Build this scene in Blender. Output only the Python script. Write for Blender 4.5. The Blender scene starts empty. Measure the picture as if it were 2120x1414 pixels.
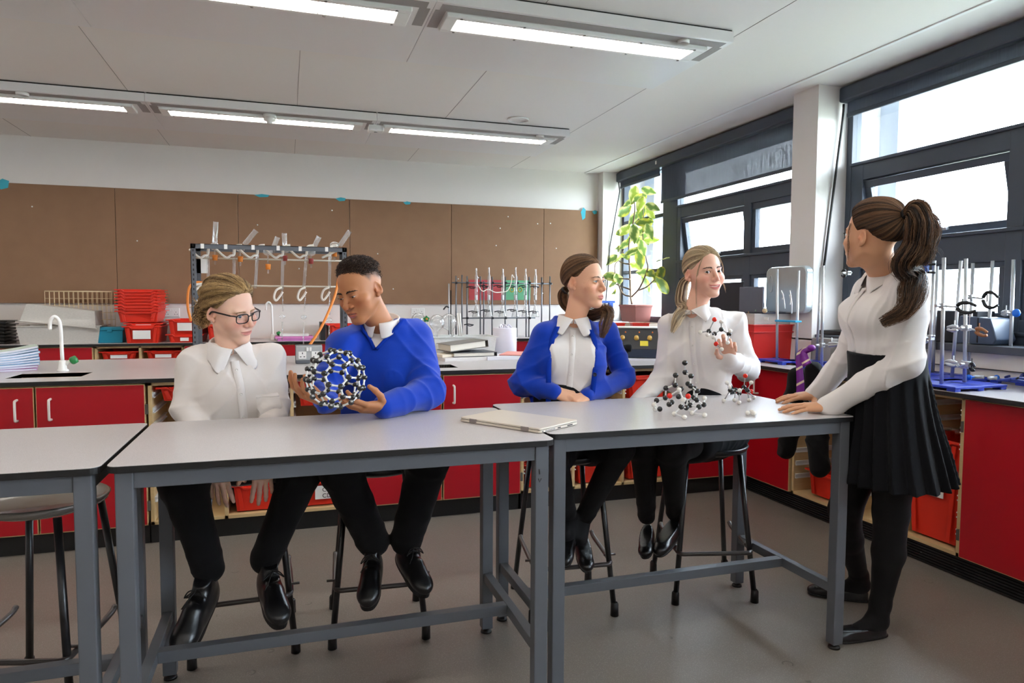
import bpy, bmesh, math, random
import numpy as np
from mathutils import Vector, Matrix

SC = bpy.context.scene
COL = SC.collection
random.seed(7)
RNG = np.random.default_rng(11)
PI = math.pi

# ---------------------------------------------------------------- camera
CAM_H = 1.28
_yaw, _pitch, _roll = math.radians(17.917), math.radians(3.381), math.radians(.266)
_F = Vector((math.sin(_yaw) * math.cos(_pitch), math.cos(_yaw) * math.cos(_pitch), -math.sin(_pitch)))
_R0 = Vector((math.cos(_yaw), -math.sin(_yaw), 0))
_U0 = _R0.cross(_F)
_R = _R0 * math.cos(_roll) + _U0 * math.sin(_roll)
_U = -_R0 * math.sin(_roll) + _U0 * math.cos(_roll)
cam_data = bpy.data.cameras.new('camera')
cam = bpy.data.objects.new('camera', cam_data)
COL.objects.link(cam)
cam.matrix_world = Matrix(((_R.x, _U.x, -_F.x, 0), (_R.y, _U.y, -_F.y, 0), (_R.z, _U.z, -_F.z, CAM_H), (0, 0, 0, 1)))
cam_data.sensor_width = 36.0
cam_data.lens = 1439.6 / 2120 * 36.0
cam_data.clip_start = .05
cam_data.clip_end = 300
SC.camera = cam

# ---------------------------------------------------------------- sky, exposure
SC.view_settings.view_transform = 'Standard'
SC.view_settings.look = 'None'
SC.view_settings.gamma = 1.0
SC.view_settings.use_curve_mapping = False
SC.view_settings.exposure = 1.0
world = bpy.data.worlds.new('sky')
SC.world = world
world.use_nodes = True
_nt = world.node_tree
_bg = _nt.nodes['Background']
_bg.inputs[0].default_value = (.80, .90, 1.0, 1)
_bg.inputs[1].default_value = 17.0
try:
    world.cycles.sampling_method = 'MANUAL'
    world.cycles.sample_map_resolution = 256
except Exception:
    pass
LAMP_STRENGTH = 8.5
# ---------------------------------------------------------------- materials
def srgb(r, g, b):
    f = lambda c: (c / 255) / 12.92 if c / 255 <= .04045 else ((c / 255 + .055) / 1.055) ** 2.4
    return (f(r), f(g), f(b))

_mats = {}
def pm(name, col, rough=.5, metal=0., var=.06, scale=18., bump=0., bscale=120., spec=.5, coat=0., stretch=None, sheen=0., sss=0.):
    """procedural principled material: noise-varied colour, optional bump."""
    if name in _mats:
        return _mats[name]
    m = bpy.data.materials.new(name)
    m.use_nodes = True
    nt = m.node_tree
    N, L = nt.nodes, nt.links
    b = N['Principled BSDF']
    tc = N.new('ShaderNodeTexCoord')
    vec = tc.outputs['Object']
    if stretch:
        mp = N.new('ShaderNodeMapping')
        mp.inputs['Scale'].default_value = stretch
        L.new(vec, mp.inputs['Vector'])
        vec = mp.outputs['Vector']
    nz = N.new('ShaderNodeTexNoise')
    nz.inputs['Scale'].default_value = scale
    nz.inputs['Detail'].default_value = 4
    L.new(vec, nz.inputs['Vector'])
    mx = N.new('ShaderNodeMix')
    mx.data_type = 'RGBA'
    lo = tuple(max(0, c * (1 - var)) for c in col)
    hi = tuple(min(1, c * (1 + var)) for c in col)
    mx.inputs[6].default_value = (*lo, 1)
    mx.inputs[7].default_value = (*hi, 1)
    L.new(nz.outputs['Fac'], mx.inputs[0])
    L.new(mx.outputs[2], b.inputs['Base Color'])
    b.inputs['Roughness'].default_value = rough
    b.inputs['Metallic'].default_value = metal
    b.inputs['Specular IOR Level'].default_value = spec
    if coat:
        b.inputs['Coat Weight'].default_value = coat
    if sheen:
        b.inputs['Sheen Weight'].default_value = sheen
        b.inputs['Sheen Roughness'].default_value = .5
    if bump:
        n2 = N.new('ShaderNodeTexNoise')
        n2.inputs['Scale'].default_value = bscale
        n2.inputs['Detail'].default_value = 3
        L.new(vec, n2.inputs['Vector'])
        bp = N.new('ShaderNodeBump')
        bp.inputs['Strength'].default_value = bump
        bp.inputs['Distance'].default_value = .004
        L.new(n2.outputs['Fac'], bp.inputs['Height'])
        L.new(bp.outputs['Normal'], b.inputs['Normal'])
    _mats[name] = m
    return m

def vcol_mat(name, rough=.5, spec=.4, sss=0., bump=0., bscale=200., sheen=0., noise=.0):
    """principled material whose colour is the mesh's own 'tint' attribute (skin, hair, irises)."""
    if name in _mats:
        return _mats[name]
    m = bpy.data.materials.new(name)
    m.use_nodes = True
    N, L = m.node_tree.nodes, m.node_tree.links
    b = N['Principled BSDF']
    at = N.new('ShaderNodeAttribute')
    at.attribute_name = 'tint'
    src = at.outputs['Color']
    tc = N.new('ShaderNodeTexCoord')
    if noise:
        nz = N.new('ShaderNodeTexNoise')
        nz.inputs['Scale'].default_value = 60
        L.new(tc.outputs['Object'], nz.inputs['Vector'])
        mx = N.new('ShaderNodeMix')
        mx.data_type = 'RGBA'
        mx.blend_type = 'MULTIPLY'
        mx.inputs[0].default_value = noise
        L.new(src, mx.inputs[6])
        L.new(nz.outputs['Color'], mx.inputs[7])
        src = mx.outputs[2]
    L.new(src, b.inputs['Base Color'])
    b.inputs['Roughness'].default_value = rough
    b.inputs['Specular IOR Level'].default_value = spec
    if sss:
        b.inputs['Subsurface Weight'].default_value = sss
        b.inputs['Subsurface Radius'].default_value = (.010, .004, .002)
        b.inputs['Subsurface Scale'].default_value = 1.0
    if sheen:
        b.inputs['Sheen Weight'].default_value = sheen
    if bump:
        n2 = N.new('ShaderNodeTexNoise')
        n2.inputs['Scale'].default_value = bscale
        L.new(tc.outputs['Object'], n2.inputs['Vector'])
        bp = N.new('ShaderNodeBump')
        bp.inputs['Strength'].default_value = bump
        bp.inputs['Distance'].default_value = .002
        L.new(n2.outputs['Fac'], bp.inputs['Height'])
        L.new(bp.outputs['Normal'], b.inputs['Normal'])
    _mats[name] = m
    return m

def glass_mat(name, tint=(1, 1, 1), refl=.9, base=.06, body=None, bodyfac=0.):
    """thin clear glass: transparent with a Fresnel-weighted gloss, so daylight passes through it."""
    if name in _mats:
        return _mats[name]
    m = bpy.data.materials.new(name)
    m.use_nodes = True
    N, L = m.node_tree.nodes, m.node_tree.links
    N.remove(N['Principled BSDF'])
    out = N['Material Output']
    tr = N.new('ShaderNodeBsdfTransparent')
    tr.inputs[0].default_value = (*tint, 1)
    gl = N.new('ShaderNodeBsdfGlossy')
    gl.inputs['Roughness'].default_value = .04
    lw = N.new('ShaderNodeLayerWeight')
    lw.inputs[0].default_value = .25
    mr = N.new('ShaderNodeMapRange')
    mr.inputs['To Min'].default_value = base
    mr.inputs['To Max'].default_value = refl
    L.new(lw.outputs['Facing'], mr.inputs['Value'])
    mx = N.new('ShaderNodeMixShader')
    L.new(mr.outputs[0], mx.inputs[0])
    L.new(tr.outputs[0], mx.inputs[1])
    L.new(gl.outputs[0], mx.inputs[2])
    last = mx
    if body:
        df = N.new('ShaderNodeBsdfDiffuse')
        nz = N.new('ShaderNodeTexNoise')
        nz.inputs['Scale'].default_value = 40
        df.inputs[0].default_value = (*body, 1)
        m2 = N.new('ShaderNodeMixShader')
        mp = N.new('ShaderNodeMapRange')
        mp.inputs['To Min'].default_value = bodyfac * .85
        mp.inputs['To Max'].default_value = min(1, bodyfac * 1.15)
        L.new(nz.outputs['Fac'], mp.inputs['Value'])
        L.new(mp.outputs[0], m2.inputs[0])
        L.new(mx.outputs[0], m2.inputs[1])
        L.new(df.outputs[0], m2.inputs[2])
        last = m2
    L.new(last.outputs[0], out.inputs[0])
    _mats[name] = m
    return m

# ---------------------------------------------------------------- object helpers
def tag(o, label=None, cat=None, group=None, kind=None):
    if label: o['label'] = label
    if cat: o['category'] = cat
    if group: o['group'] = group
    if kind: o['kind'] = kind
    return o

def thing(name, label, cat, loc=(0, 0, 0), rz=0., group=None):
    o = bpy.data.objects.new(name, None)
    o.empty_display_size = .05
    COL.objects.link(o)
    o.location = loc
    o.rotation_euler = (0, 0, rz)
    return tag(o, label, cat, group)

def link_mesh(name, me, mat, parent=None, world=False):
    o = bpy.data.objects.new(name, me)
    for m in (mat if isinstance(mat, (list, tuple)) else [mat]):
        me.materials.append(m)
    COL.objects.link(o)
    if parent is not None:
        o.parent = parent
        if world:                       # vertices given in room coordinates
            r = parent
            T = Matrix.Identity(4)
            while r is not None:
                T = Matrix.LocRotScale(r.location, r.rotation_euler, r.scale) @ T
                r = r.parent
            me.transform(T.inverted())
    return o

def dup(root, loc=None, rz=None, label=None, group=None, parent=None):
    """a copy of a thing with copies of its parts and their sub-parts."""
    c = root.copy()
    COL.objects.link(c)
    if parent is not None: c.parent = parent
    if loc is not None: c.location = loc
    if rz is not None: c.rotation_euler = (0, 0, rz)
    if label: c['label'] = label
    if group: c['group'] = group
    for ch in list(root.children):
        dup(ch, parent=c)
    return c

class MB:
    """collects primitive shapes into one mesh."""
    def __init__(s):
        s.v, s.f, s.m, s.sm = [], [], [], []
        s.cur = 0
    def add(s, vs, fs, smooth=False):
        n = len(s.v)
        s.v += [tuple(p) for p in vs]
        for f in fs:
            s.f.append(tuple(i + n for i in f)); s.m.append(s.cur); s.sm.append(smooth)
        return s
    def box(s, c, d, rz=0., M=None, taper=1.):
        x, y, z = d[0] / 2, d[1] / 2, d[2] / 2
        vs = []
        for k in (-1, 1):
            t = taper if k < 0 else 1.
            for i, j in ((-1, -1), (1, -1), (1, 1), (-1, 1)):
                vs.append(Vector((i * x * t, j * y * t, k * z)))
        if rz: M = Matrix.Rotation(rz, 3, 'Z')
        if M is not None: vs = [M @ v for v in vs]
        c = Vector(c)
        return s.add([v + c for v in vs], [(3, 2, 1, 0), (4, 5, 6, 7), (0, 1, 5, 4), (1, 2, 6, 5), (2, 3, 7, 6), (3, 0, 4, 7)])
    def bx(s, x0, x1, y0, y1, z0, z1):
        return s.box(((x0 + x1) / 2, (y0 + y1) / 2, (z0 + z1) / 2), (abs(x1 - x0), abs(y1 - y0), abs(z1 - z0)))
    def tube(s, pts, r, n=10, cap=True, closed=False):
        """a round bar swept along points; r one radius or one per point."""
        P = [Vector(p) for p in pts]
        k = len(P)
        rr = r if isinstance(r, (list, tuple)) else [r] * k
        T = []
        for i in range(k):
            a = P[(i - 1) % k] if (closed or i > 0) else P[i]
            b = P[(i + 1) % k] if (closed or i < k - 1) else P[i]
            T.append((b - a).normalized() if (b - a).length > 1e-9 else Vector((0, 0, 1)))
        up = Vector((0, 0, 1)) if abs(T[0].z) < .9 else Vector((1, 0, 0))
        u = T[0].cross(up).normalized()
        vs = []
        for i in range(k):
            u = (u - T[i] * u.dot(T[i])).normalized()
            w = T[i].cross(u)
            for j in range(n):
                a = 2 * PI * j / n
                vs.append(P[i] + (u * math.cos(a) + w * math.sin(a)) * rr[i])
        fs = []
        for i in range(k if closed else k - 1):
            i2 = (i + 1) % k
            for j in range(n):
                j2 = (j + 1) % n
                fs.append((i * n + j, i * n + j2, i2 * n + j2, i2 * n + j))
        if cap and not closed:
            fs.append(tuple(range(n - 1, -1, -1)))
            fs.append(tuple((k - 1) * n + j for j in range(n)))
        return s.add(vs, fs, True)
    def cyl(s, a, b, r, n=16, r2=None):
        return s.tube([a, b], [r, r if r2 is None else r2], n)
    def lathe(s, prof, c=(0, 0, 0), n=24, M=None):
        """profile of (radius, z) revolved about z, placed at c (optionally turned by M)."""
        vs, fs = [], []
        k = len(prof)
        c = Vector(c)
        for r, z in prof:
            for j in range(n):
                a = 2 * PI * j / n
                p = Vector((max(r, 1e-5) * math.cos(a), max(r, 1e-5) * math.sin(a), z))
                vs.append((M @ p if M is not None else p) + c)
        for i in range(k - 1):
            for j in range(n):
                j2 = (j + 1) % n
                fs.append((i * n + j, i * n + j2, (i + 1) * n + j2, (i + 1) * n + j))
        return s.add(vs, fs, True)
    def sphere(s, c, r, nu=14, nv=9, sc=(1, 1, 1), M=None):
        prof = [(r * math.sin(PI * i / nv), -r * math.cos(PI * i / nv)) for i in range(nv + 1)]
        S = Matrix.Diagonal(sc)
        return s.lathe(prof, c, nu, (M @ S) if M is not None else S)
    def prism(s, poly, z0, z1):
        n = len(poly)
        vs = [(x, y, z0) for x, y in poly] + [(x, y, z1) for x, y in poly]
        fs = [tuple(range(n - 1, -1, -1)), tuple(range(n, 2 * n))] + [(i, (i + 1) % n, (i + 1) % n + n, i + n) for i in range(n)]
        return s.add(vs, fs)
    def ext(s, poly3, off):
        """a planar outline (3-D points) thickened by the vector off."""
        n = len(poly3)
        o = Vector(off)
        A = [Vector(p) for p in poly3]
        vs = A + [p + o for p in A]
        fs = [tuple(range(n - 1, -1, -1)), tuple(range(n, 2 * n))] + [(i, (i + 1) % n, (i + 1) % n + n, i + n) for i in range(n)]
        return s.add(vs, fs)
    def mat(s, i):
        s.cur = i
        return s
    def build(s, name, mat, parent=None, bevel=0., world=False, seg=2):
        me = bpy.data.meshes.new(name)
        me.from_pydata(s.v, [], s.f)
        me.polygons.foreach_set('material_index', s.m)
        me.polygons.foreach_set('use_smooth', s.sm)
        bm = bmesh.new()
        bm.from_mesh(me)
        bmesh.ops.recalc_face_normals(bm, faces=bm.faces)
        bm.to_mesh(me)
        bm.free()
        me.update()
        o = link_mesh(name, me, mat, parent, world)
        if bevel:
            b = o.modifiers.new('edge', 'BEVEL')
            b.width = bevel
            b.segments = seg
            b.limit_method = 'ANGLE'
            b.angle_limit = math.radians(40)
        return o

def rrect(x0, x1, y0, y1, r, n=5):
    """rounded rectangle outline."""
    out = []
    for cx, cy, a0 in ((x1 - r, y0 + r, -PI / 2), (x1 - r, y1 - r, 0), (x0 + r, y1 - r, PI / 2), (x0 + r, y0 + r, PI)):
        for i in range(n + 1):
            a = a0 + PI / 2 * i / n
            out.append((cx + r * math.cos(a), cy + r * math.sin(a)))
    return out

def struct(mb, name, mat, **k):
    return tag(mb.build(name, mat, **k), kind='structure')

def spline(pts, n=8):
    """Catmull-Rom through points."""
    P = [np.array(p, float) for p in pts]
    P = [2 * P[0] - P[1]] + P + [2 * P[-1] - P[-2]]
    out = []
    for i in range(1, len(P) - 2):
        for t in np.linspace(0, 1, n, endpoint=False):
            a, b, c, d = P[i - 1:i + 3]
            out.append(.5 * (2 * b + (c - a) * t + (2 * a - 5 * b + 4 * c - d) * t * t + (3 * b - a - 3 * c + d) * t ** 3))
    out.append(P[-2])
    return [tuple(p) for p in out]

# ---------------------------------------------------------------- smooth bodies: blended distance fields, meshed
def _norm(v):
    v = np.asarray(v, float)
    return v / np.linalg.norm(v)

def frame(fwd, up=(0, 0, 1)):
    """columns right, forward, up."""
    f = _norm(fwd)
    r = _norm(np.cross(f, up))
    return np.stack([r, f, np.cross(r, f)], axis=1)

class Body:
    def __init__(s):
        s.ops = []
        s.R, s.t, s.s = np.eye(3), np.zeros(3), 1.
    def at(s, R=None, t=(0, 0, 0), sc=1.):
        s.R = np.eye(3) if R is None else np.asarray(R, float)
        s.t = np.asarray(t, float)
        s.s = sc
        return s
    def _w(s, p):
        return s.R @ (np.asarray(p, float) * s.s) + s.t
    def op(s, fn, c, r, mode='u', k=.01):
        R, t, sc = s.R.astype(np.float32), s.t.astype(np.float32), np.float32(s.s)
        ident = np.allclose(R, np.eye(3)) and sc == 1 and not t.any()
        g = fn if ident else (lambda P: fn(((P - t) @ R) / sc) * sc)
        s.ops.append((g, s._w(c), r * s.s, mode, k * s.s))
        return s
    def ell(s, c, r, mode='u', k=.01, rot=None):
        c32, r32 = np.asarray(c, np.float32), np.asarray(r, np.float32)
        if rot is not None:
            e = np.array(Matrix.Rotation(0, 3, 'X') if rot is None else (Matrix.Rotation(rot[2], 3, 'Z') @ Matrix.Rotation(rot[1], 3, 'Y') @ Matrix.Rotation(rot[0], 3, 'X')), np.float32)
        def fn(P):
            q = P - c32
            if rot is not None: q = q @ e
            a = q / r32
            k0 = np.sqrt((a * a).sum(-1))
            b = a / r32
            k1 = np.sqrt((b * b).sum(-1)) + 1e-9
            return k0 * (k0 - 1) / k1
        return s.op(fn, c, max(r), mode, k)
    def cone(s, a, b, ra, rb, mode='u', k=.01, flat=None):
        """tapered round bar; flat=(axis, factor) squeezes it along a direction."""
        A, B = np.asarray(a, np.float32), np.asarray(b, np.float32)
        d = B - A
        L2 = float(d @ d) + 1e-12
        if flat is not None:
            ax, fac = _norm(flat[0]).astype(np.float32), np.float32(1 / flat[1])
        def fn(P):
            q = P - A
            h = np.clip((q @ d) / L2, 0, 1)
            q = q - h[..., None] * d
            if flat is not None:
                w = q @ ax
                q = q + (w * (fac - 1))[..., None] * ax
            return np.sqrt((q * q).sum(-1)) - (ra + (rb - ra) * h)
        return s.op(fn, (np.asarray(a, float) + np.asarray(b, float)) / 2, math.sqrt(L2) / 2 + max(ra, rb), mode, k)
    def chain(s, pts, rs, mode='u', k=.01, flat=None):
        for i in range(len(pts) - 1):
            s.cone(pts[i], pts[i + 1], rs[i], rs[i + 1], mode, k if i == 0 else min(k, .02), flat)
        return s
    def loft(s, st, mode='u', k=.01, n=2.2):
        """stack of rounded sections: rows (z, cx, cy, rx, ry_front, ry_back); forward is +y."""
        A = np.array(spline([np.array(r, float) for r in st], 6))
        Z = A[:, 0]
        def fn(P):
            z = P[..., 2]
            g = lambda i: np.interp(z, Z, A[:, i]).astype(np.float32)
            rx = g(3)
            v = P[..., 1] - g(2)
            ry = np.where(v > 0, g(4), g(5))
            u = P[..., 0] - g(1)
            rho = (np.abs(u / rx) ** n + np.abs(v / ry) ** n) ** (1 / n)
            d = (rho - 1) * np.minimum(rx, ry)
            return np.maximum(d, np.maximum(z - Z[-1], Z[0] - z))
        c = (0, 0, (Z[0] + Z[-1]) / 2)
        r = (Z[-1] - Z[0]) / 2 + np.abs(A[:, 1:3]).max() + A[:, 3:].max()
        return s.op(fn, c, r, mode, k)
    def plane(s, p, nrm, mode='i', k=.003):
        """keeps (mode i) what lies behind the plane."""
        p32, n32 = np.asarray(p, np.float32), _norm(nrm).astype(np.float32)
        return s.op(lambda P: (P - p32) @ n32, p, 50, mode, k)
    def disp(s, fn, c=(0, 0, 0), r=50.):
        return s.op(fn, c, r, 'd', 0)
    def _comb(s, D, d, mode, k):
        if mode == 'd':
            return D + d
        if mode == 's':
            d = -d
        if mode in ('s', 'i'):
            if k <= 0: return np.maximum(D, d)
            h = np.maximum(k - np.abs(D - d), 0) / k
            return np.maximum(D, d) + h * h * k * .25
        if k <= 0: return np.minimum(D, d)
        h = np.maximum(k - np.abs(D - d), 0) / k
        return np.minimum(D, d) - h * h * k * .25
    def mesh(s, h, amp=.006):
        n = 8
        u = [o for o in s.ops if o[3] == 'u']
        lo = np.min([o[1] - o[2] for o in u], axis=0) - 2 * h
        hi = np.max([o[1] + o[2] for o in u], axis=0) + 2 * h
        nb = np.ceil((hi - lo) / (n * h)).astype(int)
        g = np.stack(np.meshgrid(*[np.arange(k) for k in nb], indexing='ij'), -1).reshape(-1, 3)
        rb = n * h * .87
        cen = (lo + (g + .5) * n * h).astype(np.float32)
        D = np.full(len(g), 1., np.float32)
        for fn, c, r, mode, k in s.ops:
            if mode == 'd': continue
            if r < 40:
                m = ((cen - c) ** 2).sum(1) < (r + k + 3 * rb) ** 2
                if not m.any(): continue
                D[m] = s._comb(D[m], fn(cen[m]), mode, k)
            else:
                D = s._comb(D, fn(cen), mode, k)
        act = np.abs(D) < rb * 1.25 + amp + .004
        g, cen = g[act], cen[act]
        loc = np.stack(np.meshgrid(*[np.arange(n + 1)] * 3, indexing='ij'), -1).astype(np.float32)
        base = (lo + g * n * h).astype(np.float32)
        F = np.full((len(g), n + 1, n + 1, n + 1), 1., np.float32)
        def pts(ix):
            return base[ix][:, None, None, None, :] + loc[None] * np.float32(h)
        for fn, c, r, mode, k in s.ops:
            ix = np.nonzero(((cen - c) ** 2).sum(1) < (r + k + 2.6 * rb + .006) ** 2)[0] if r < 40 else np.arange(len(g))
            for q in range(0, len(ix), 600):
                j = ix[q:q + 600]
                F[j] = s._comb(F[j], fn(pts(j)), mode, k)
        ins = F < 0
        cs = sum(ins[:, i:i + n, j:j + n, l:l + n].astype(np.int8) for i in (0, 1) for j in (0, 1) for l in (0, 1))
        ab = np.argwhere((cs > 0) & (cs < 8))
        b, ci = ab[:, 0], ab[:, 1:]
        cv = {}
        for i in (0, 1):
            for j in (0, 1):
                for l in (0, 1):
                    cv[i, j, l] = F[b, ci[:, 0] + i, ci[:, 1] + j, ci[:, 2] + l]
        acc = np.zeros((len(b), 3), np.float64)
        cnt = np.zeros(len(b))
        for ax in range(3):
            for p in (0, 1):
                for q in (0, 1):
                    a = [p, q]; a.insert(ax, 0)
                    e = [p, q]; e.insert(ax, 1)
                    va, ve = cv[tuple(a)], cv[tuple(e)]
                    m = (va < 0) != (ve < 0)
                    t = va / np.where(m, va - ve, 1)
                    pt = np.tile(np.array(a, float), (len(b), 1))
                    pt[:, ax] = t
                    acc[m] += pt[m]
                    cnt[m] += 1
        gc = g[b] * n + ci
        V = lo + (gc + acc / cnt[:, None]) * h
        dim = nb * n + 2
        key = (gc[:, 0] * dim[1] + gc[:, 1]) * dim[2] + gc[:, 2]
        o = np.argsort(key)
        key, V = key[o], V[o]
        Q = []
        for ax in range(3):
            sl0 = [slice(0, n)] * 3
            sl1 = list(sl0); sl1[ax] = slice(1, n + 1)
            A, E = ins[:, sl0[0], sl0[1], sl0[2]], ins[:, sl1[0], sl1[1], sl1[2]]
            w = np.argwhere(A != E)
            if not len(w): continue
            flip = A[w[:, 0], w[:, 1], w[:, 2], w[:, 3]]
            G = g[w[:, 0]] * n + w[:, 1:]
            o1, o2 = [(1, 2), (2, 0), (0, 1)][ax]
            ks = []
            for d1, d2 in ((-1, -1), (0, -1), (0, 0), (-1, 0)):
                c = G.copy(); c[:, o1] += d1; c[:, o2] += d2
                kk = (c[:, 0] * dim[1] + c[:, 1]) * dim[2] + c[:, 2]
                p = np.minimum(np.searchsorted(key, kk), len(key) - 1)
                ks.append(np.where(key[p] == kk, p, -1))
            q = np.stack(ks, 1)
            q = np.where(flip[:, None], q, q[:, ::-1])
            Q.append(q[(q >= 0).all(1)])
        return V, np.concatenate(Q)

def np_mesh(name, V, Q, smooth=True, tint=None):
    me = bpy.data.meshes.new(name)
    k = Q.shape[1]
    me.vertices.add(len(V))
    me.vertices.foreach_set('co', np.asarray(V, np.float32).ravel())
    me.loops.add(Q.size)
    me.loops.foreach_set('vertex_index', Q.astype(np.int32).ravel())
    me.polygons.add(len(Q))
    me.polygons.foreach_set('loop_start', np.arange(0, Q.size, k, dtype=np.int32))
    me.polygons.foreach_set('loop_total', np.full(len(Q), k, np.int32))
    me.polygons.foreach_set('use_smooth', np.full(len(Q), smooth))
    me.update(calc_edges=True)
    if tint is not None:
        a = me.color_attributes.new('tint', 'FLOAT_COLOR', 'POINT')
        t = np.ones((len(V), 4), np.float32)
        t[:, :3] = tint
        a.data.foreach_set('color', t.ravel())
    return me

def tubes(lines, r0, r1, n=4, col=None, root=1.):
    """many thin tapered strands as one mesh (V, Q, tint)."""
    Vs, Qs, Cs, off = [], [], [], 0
    for li, L in enumerate(lines):
        P = np.asarray(L, float)
        k = len(P)
        T = np.gradient(P, axis=0)
        T /= np.linalg.norm(T, axis=1)[:, None] + 1e-9
        up = np.array([0, 0, 1.]) if abs(T[0, 2]) < .9 else np.array([1., 0, 0])
        U = np.cross(T, up); U /= np.linalg.norm(U, axis=1)[:, None] + 1e-9
        W = np.cross(T, U)
        rr = np.interp(np.linspace(0, 1, k), [0, .12, .7, 1], [r0 * .6, r0, (r0 + r1) / 2, r1])
        a = 2 * PI * np.arange(n) / n
        v = P[:, None] + rr[:, None, None] * (U[:, None] * np.cos(a)[None, :, None] + W[:, None] * np.sin(a)[None, :, None])
        Vs.append(v.reshape(-1, 3))
        i, j = np.meshgrid(np.arange(k - 1), np.arange(n), indexing='ij')
        j2 = (j + 1) % n
        Qs.append(np.stack([i * n + j, i * n + j2, (i + 1) * n + j2, (i + 1) * n + j], -1).reshape(-1, 4) + off)
        off += k * n
        if col is not None:
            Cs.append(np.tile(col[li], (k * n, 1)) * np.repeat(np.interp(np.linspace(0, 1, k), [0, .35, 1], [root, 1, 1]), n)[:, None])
    return np.concatenate(Vs), np.concatenate(Qs), (np.concatenate(Cs) if col is not None else None)

def sstep(a, b, x):
    t = np.clip((x - a) / (b - a), 0, 1)
    return t * t * (3 - 2 * t)
# ---------------------------------------------------------------- surface materials
def floor_material():
    m = pm('floor_vinyl', srgb(120, 112, 104), .42, var=.10, scale=3.0, bump=.02, bscale=300)
    N, L = m.node_tree.nodes, m.node_tree.links
    b = N['Principled BSDF']
    src = b.inputs['Base Color'].links[0].from_socket
    tc = N.new('ShaderNodeTexCoord')
    def vor(scale, lo, hi, a, bcol, prev, mask=None):
        v = N.new('ShaderNodeTexVoronoi')
        v.inputs['Scale'].default_value = scale
        L.new(tc.outputs['Object'], v.inputs['Vector'])
        r = N.new('ShaderNodeValToRGB')
        e = r.color_ramp.elements
        e[0].position, e[0].color = lo, (1, 1, 1, 1)
        e[1].position, e[1].color = hi, (0, 0, 0, 1)
        L.new(v.outputs['Distance'], r.inputs[0])
        mx = N.new('ShaderNodeMix'); mx.data_type = 'RGBA'
        f = N.new('ShaderNodeMath'); f.operation = 'MULTIPLY'; f.inputs[1].default_value = a
        L.new(r.outputs[0], f.inputs[0])
        L.new(f.outputs[0], mx.inputs[0])
        L.new(prev, mx.inputs[6])
        mx.inputs[7].default_value = (*bcol, 1)
        return mx.outputs[2]
    o = vor(260, .10, .30, .55, srgb(196, 188, 178), src)
    o = vor(190, .10, .28, .5, srgb(96, 88, 80), o)
    # heel scuffs: thin broken rings
    v = N.new('ShaderNodeTexVoronoi'); v.inputs['Scale'].default_value = 5.0
    L.new(tc.outputs['Object'], v.inputs['Vector'])
    r = N.new('ShaderNodeValToRGB'); e = r.color_ramp.elements
    e[0].position, e[0].color = .070, (0, 0, 0, 1)
    e[1].position, e[1].color = .105, (0, 0, 0, 1)
    q = e.new(.088); q.color = (1, 1, 1, 1)
    L.new(v.outputs['Distance'], r.inputs[0])
    nz = N.new('ShaderNodeTexNoise'); nz.inputs['Scale'].default_value = 11
    L.new(tc.outputs['Object'], nz.inputs['Vector'])
    r2 = N.new('ShaderNodeValToRGB'); r2.color_ramp.elements[0].position = .54; r2.color_ramp.elements[1].position = .62
    L.new(nz.outputs['Fac'], r2.inputs[0])
    f = N.new('ShaderNodeMath'); f.operation = 'MULTIPLY'
    L.new(r.outputs[0], f.inputs[0]); L.new(r2.outputs[0], f.inputs[1])
    f2 = N.new('ShaderNodeMath'); f2.operation = 'MULTIPLY'; f2.inputs[1].default_value = .75
    L.new(f.outputs[0], f2.inputs[0])
    mx = N.new('ShaderNodeMix'); mx.data_type = 'RGBA'
    L.new(f2.outputs[0], mx.inputs[0]); L.new(o, mx.inputs[6]); mx.inputs[7].default_value = (*srgb(70, 62, 55), 1)
    L.new(mx.outputs[2], b.inputs['Base Color'])
    return m

def speckle(name, base, dark, light, rough, a=.45):
    m = pm(name, base, rough, var=.03, scale=6)
    N, L = m.node_tree.nodes, m.node_tree.links
    b = N['Principled BSDF']
    src = b.inputs['Base Color'].links[0].from_socket
    tc = N.new('ShaderNodeTexCoord')
    for sc_, col in ((420, dark), (330, light)):
        v = N.new('ShaderNodeTexVoronoi'); v.inputs['Scale'].default_value = sc_
        L.new(tc.outputs['Object'], v.inputs['Vector'])
        r = N.new('ShaderNodeValToRGB'); e = r.color_ramp.elements
        e[0].position, e[0].color = .12, (a, a, a, 1)
        e[1].position, e[1].color = .34, (0, 0, 0, 1)
        L.new(v.outputs['Distance'], r.inputs[0])
        mx = N.new('ShaderNodeMix'); mx.data_type = 'RGBA'
        L.new(r.outputs[0], mx.inputs[0]); L.new(src, mx.inputs[6]); mx.inputs[7].default_value = (*col, 1)
        src = mx.outputs[2]
    L.new(src, b.inputs['Base Color'])
    return m

def emit_mat(name, col, strength):
    m = bpy.data.materials.new(name); m.use_nodes = True
    N, L = m.node_tree.nodes, m.node_tree.links
    b = N['Principled BSDF']
    b.inputs['Base Color'].default_value = (.9, .9, .88, 1)
    nz = N.new('ShaderNodeTexNoise'); nz.inputs['Scale'].default_value = 3
    mr = N.new('ShaderNodeMapRange'); mr.inputs['To Min'].default_value = strength * .95; mr.inputs['To Max'].default_value = strength * 1.05
    L.new(nz.outputs['Fac'], mr.inputs['Value'])
    b.inputs['Emission Color'].default_value = (*col, 1)
    L.new(mr.outputs[0], b.inputs['Emission Strength'])
    return m

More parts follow.
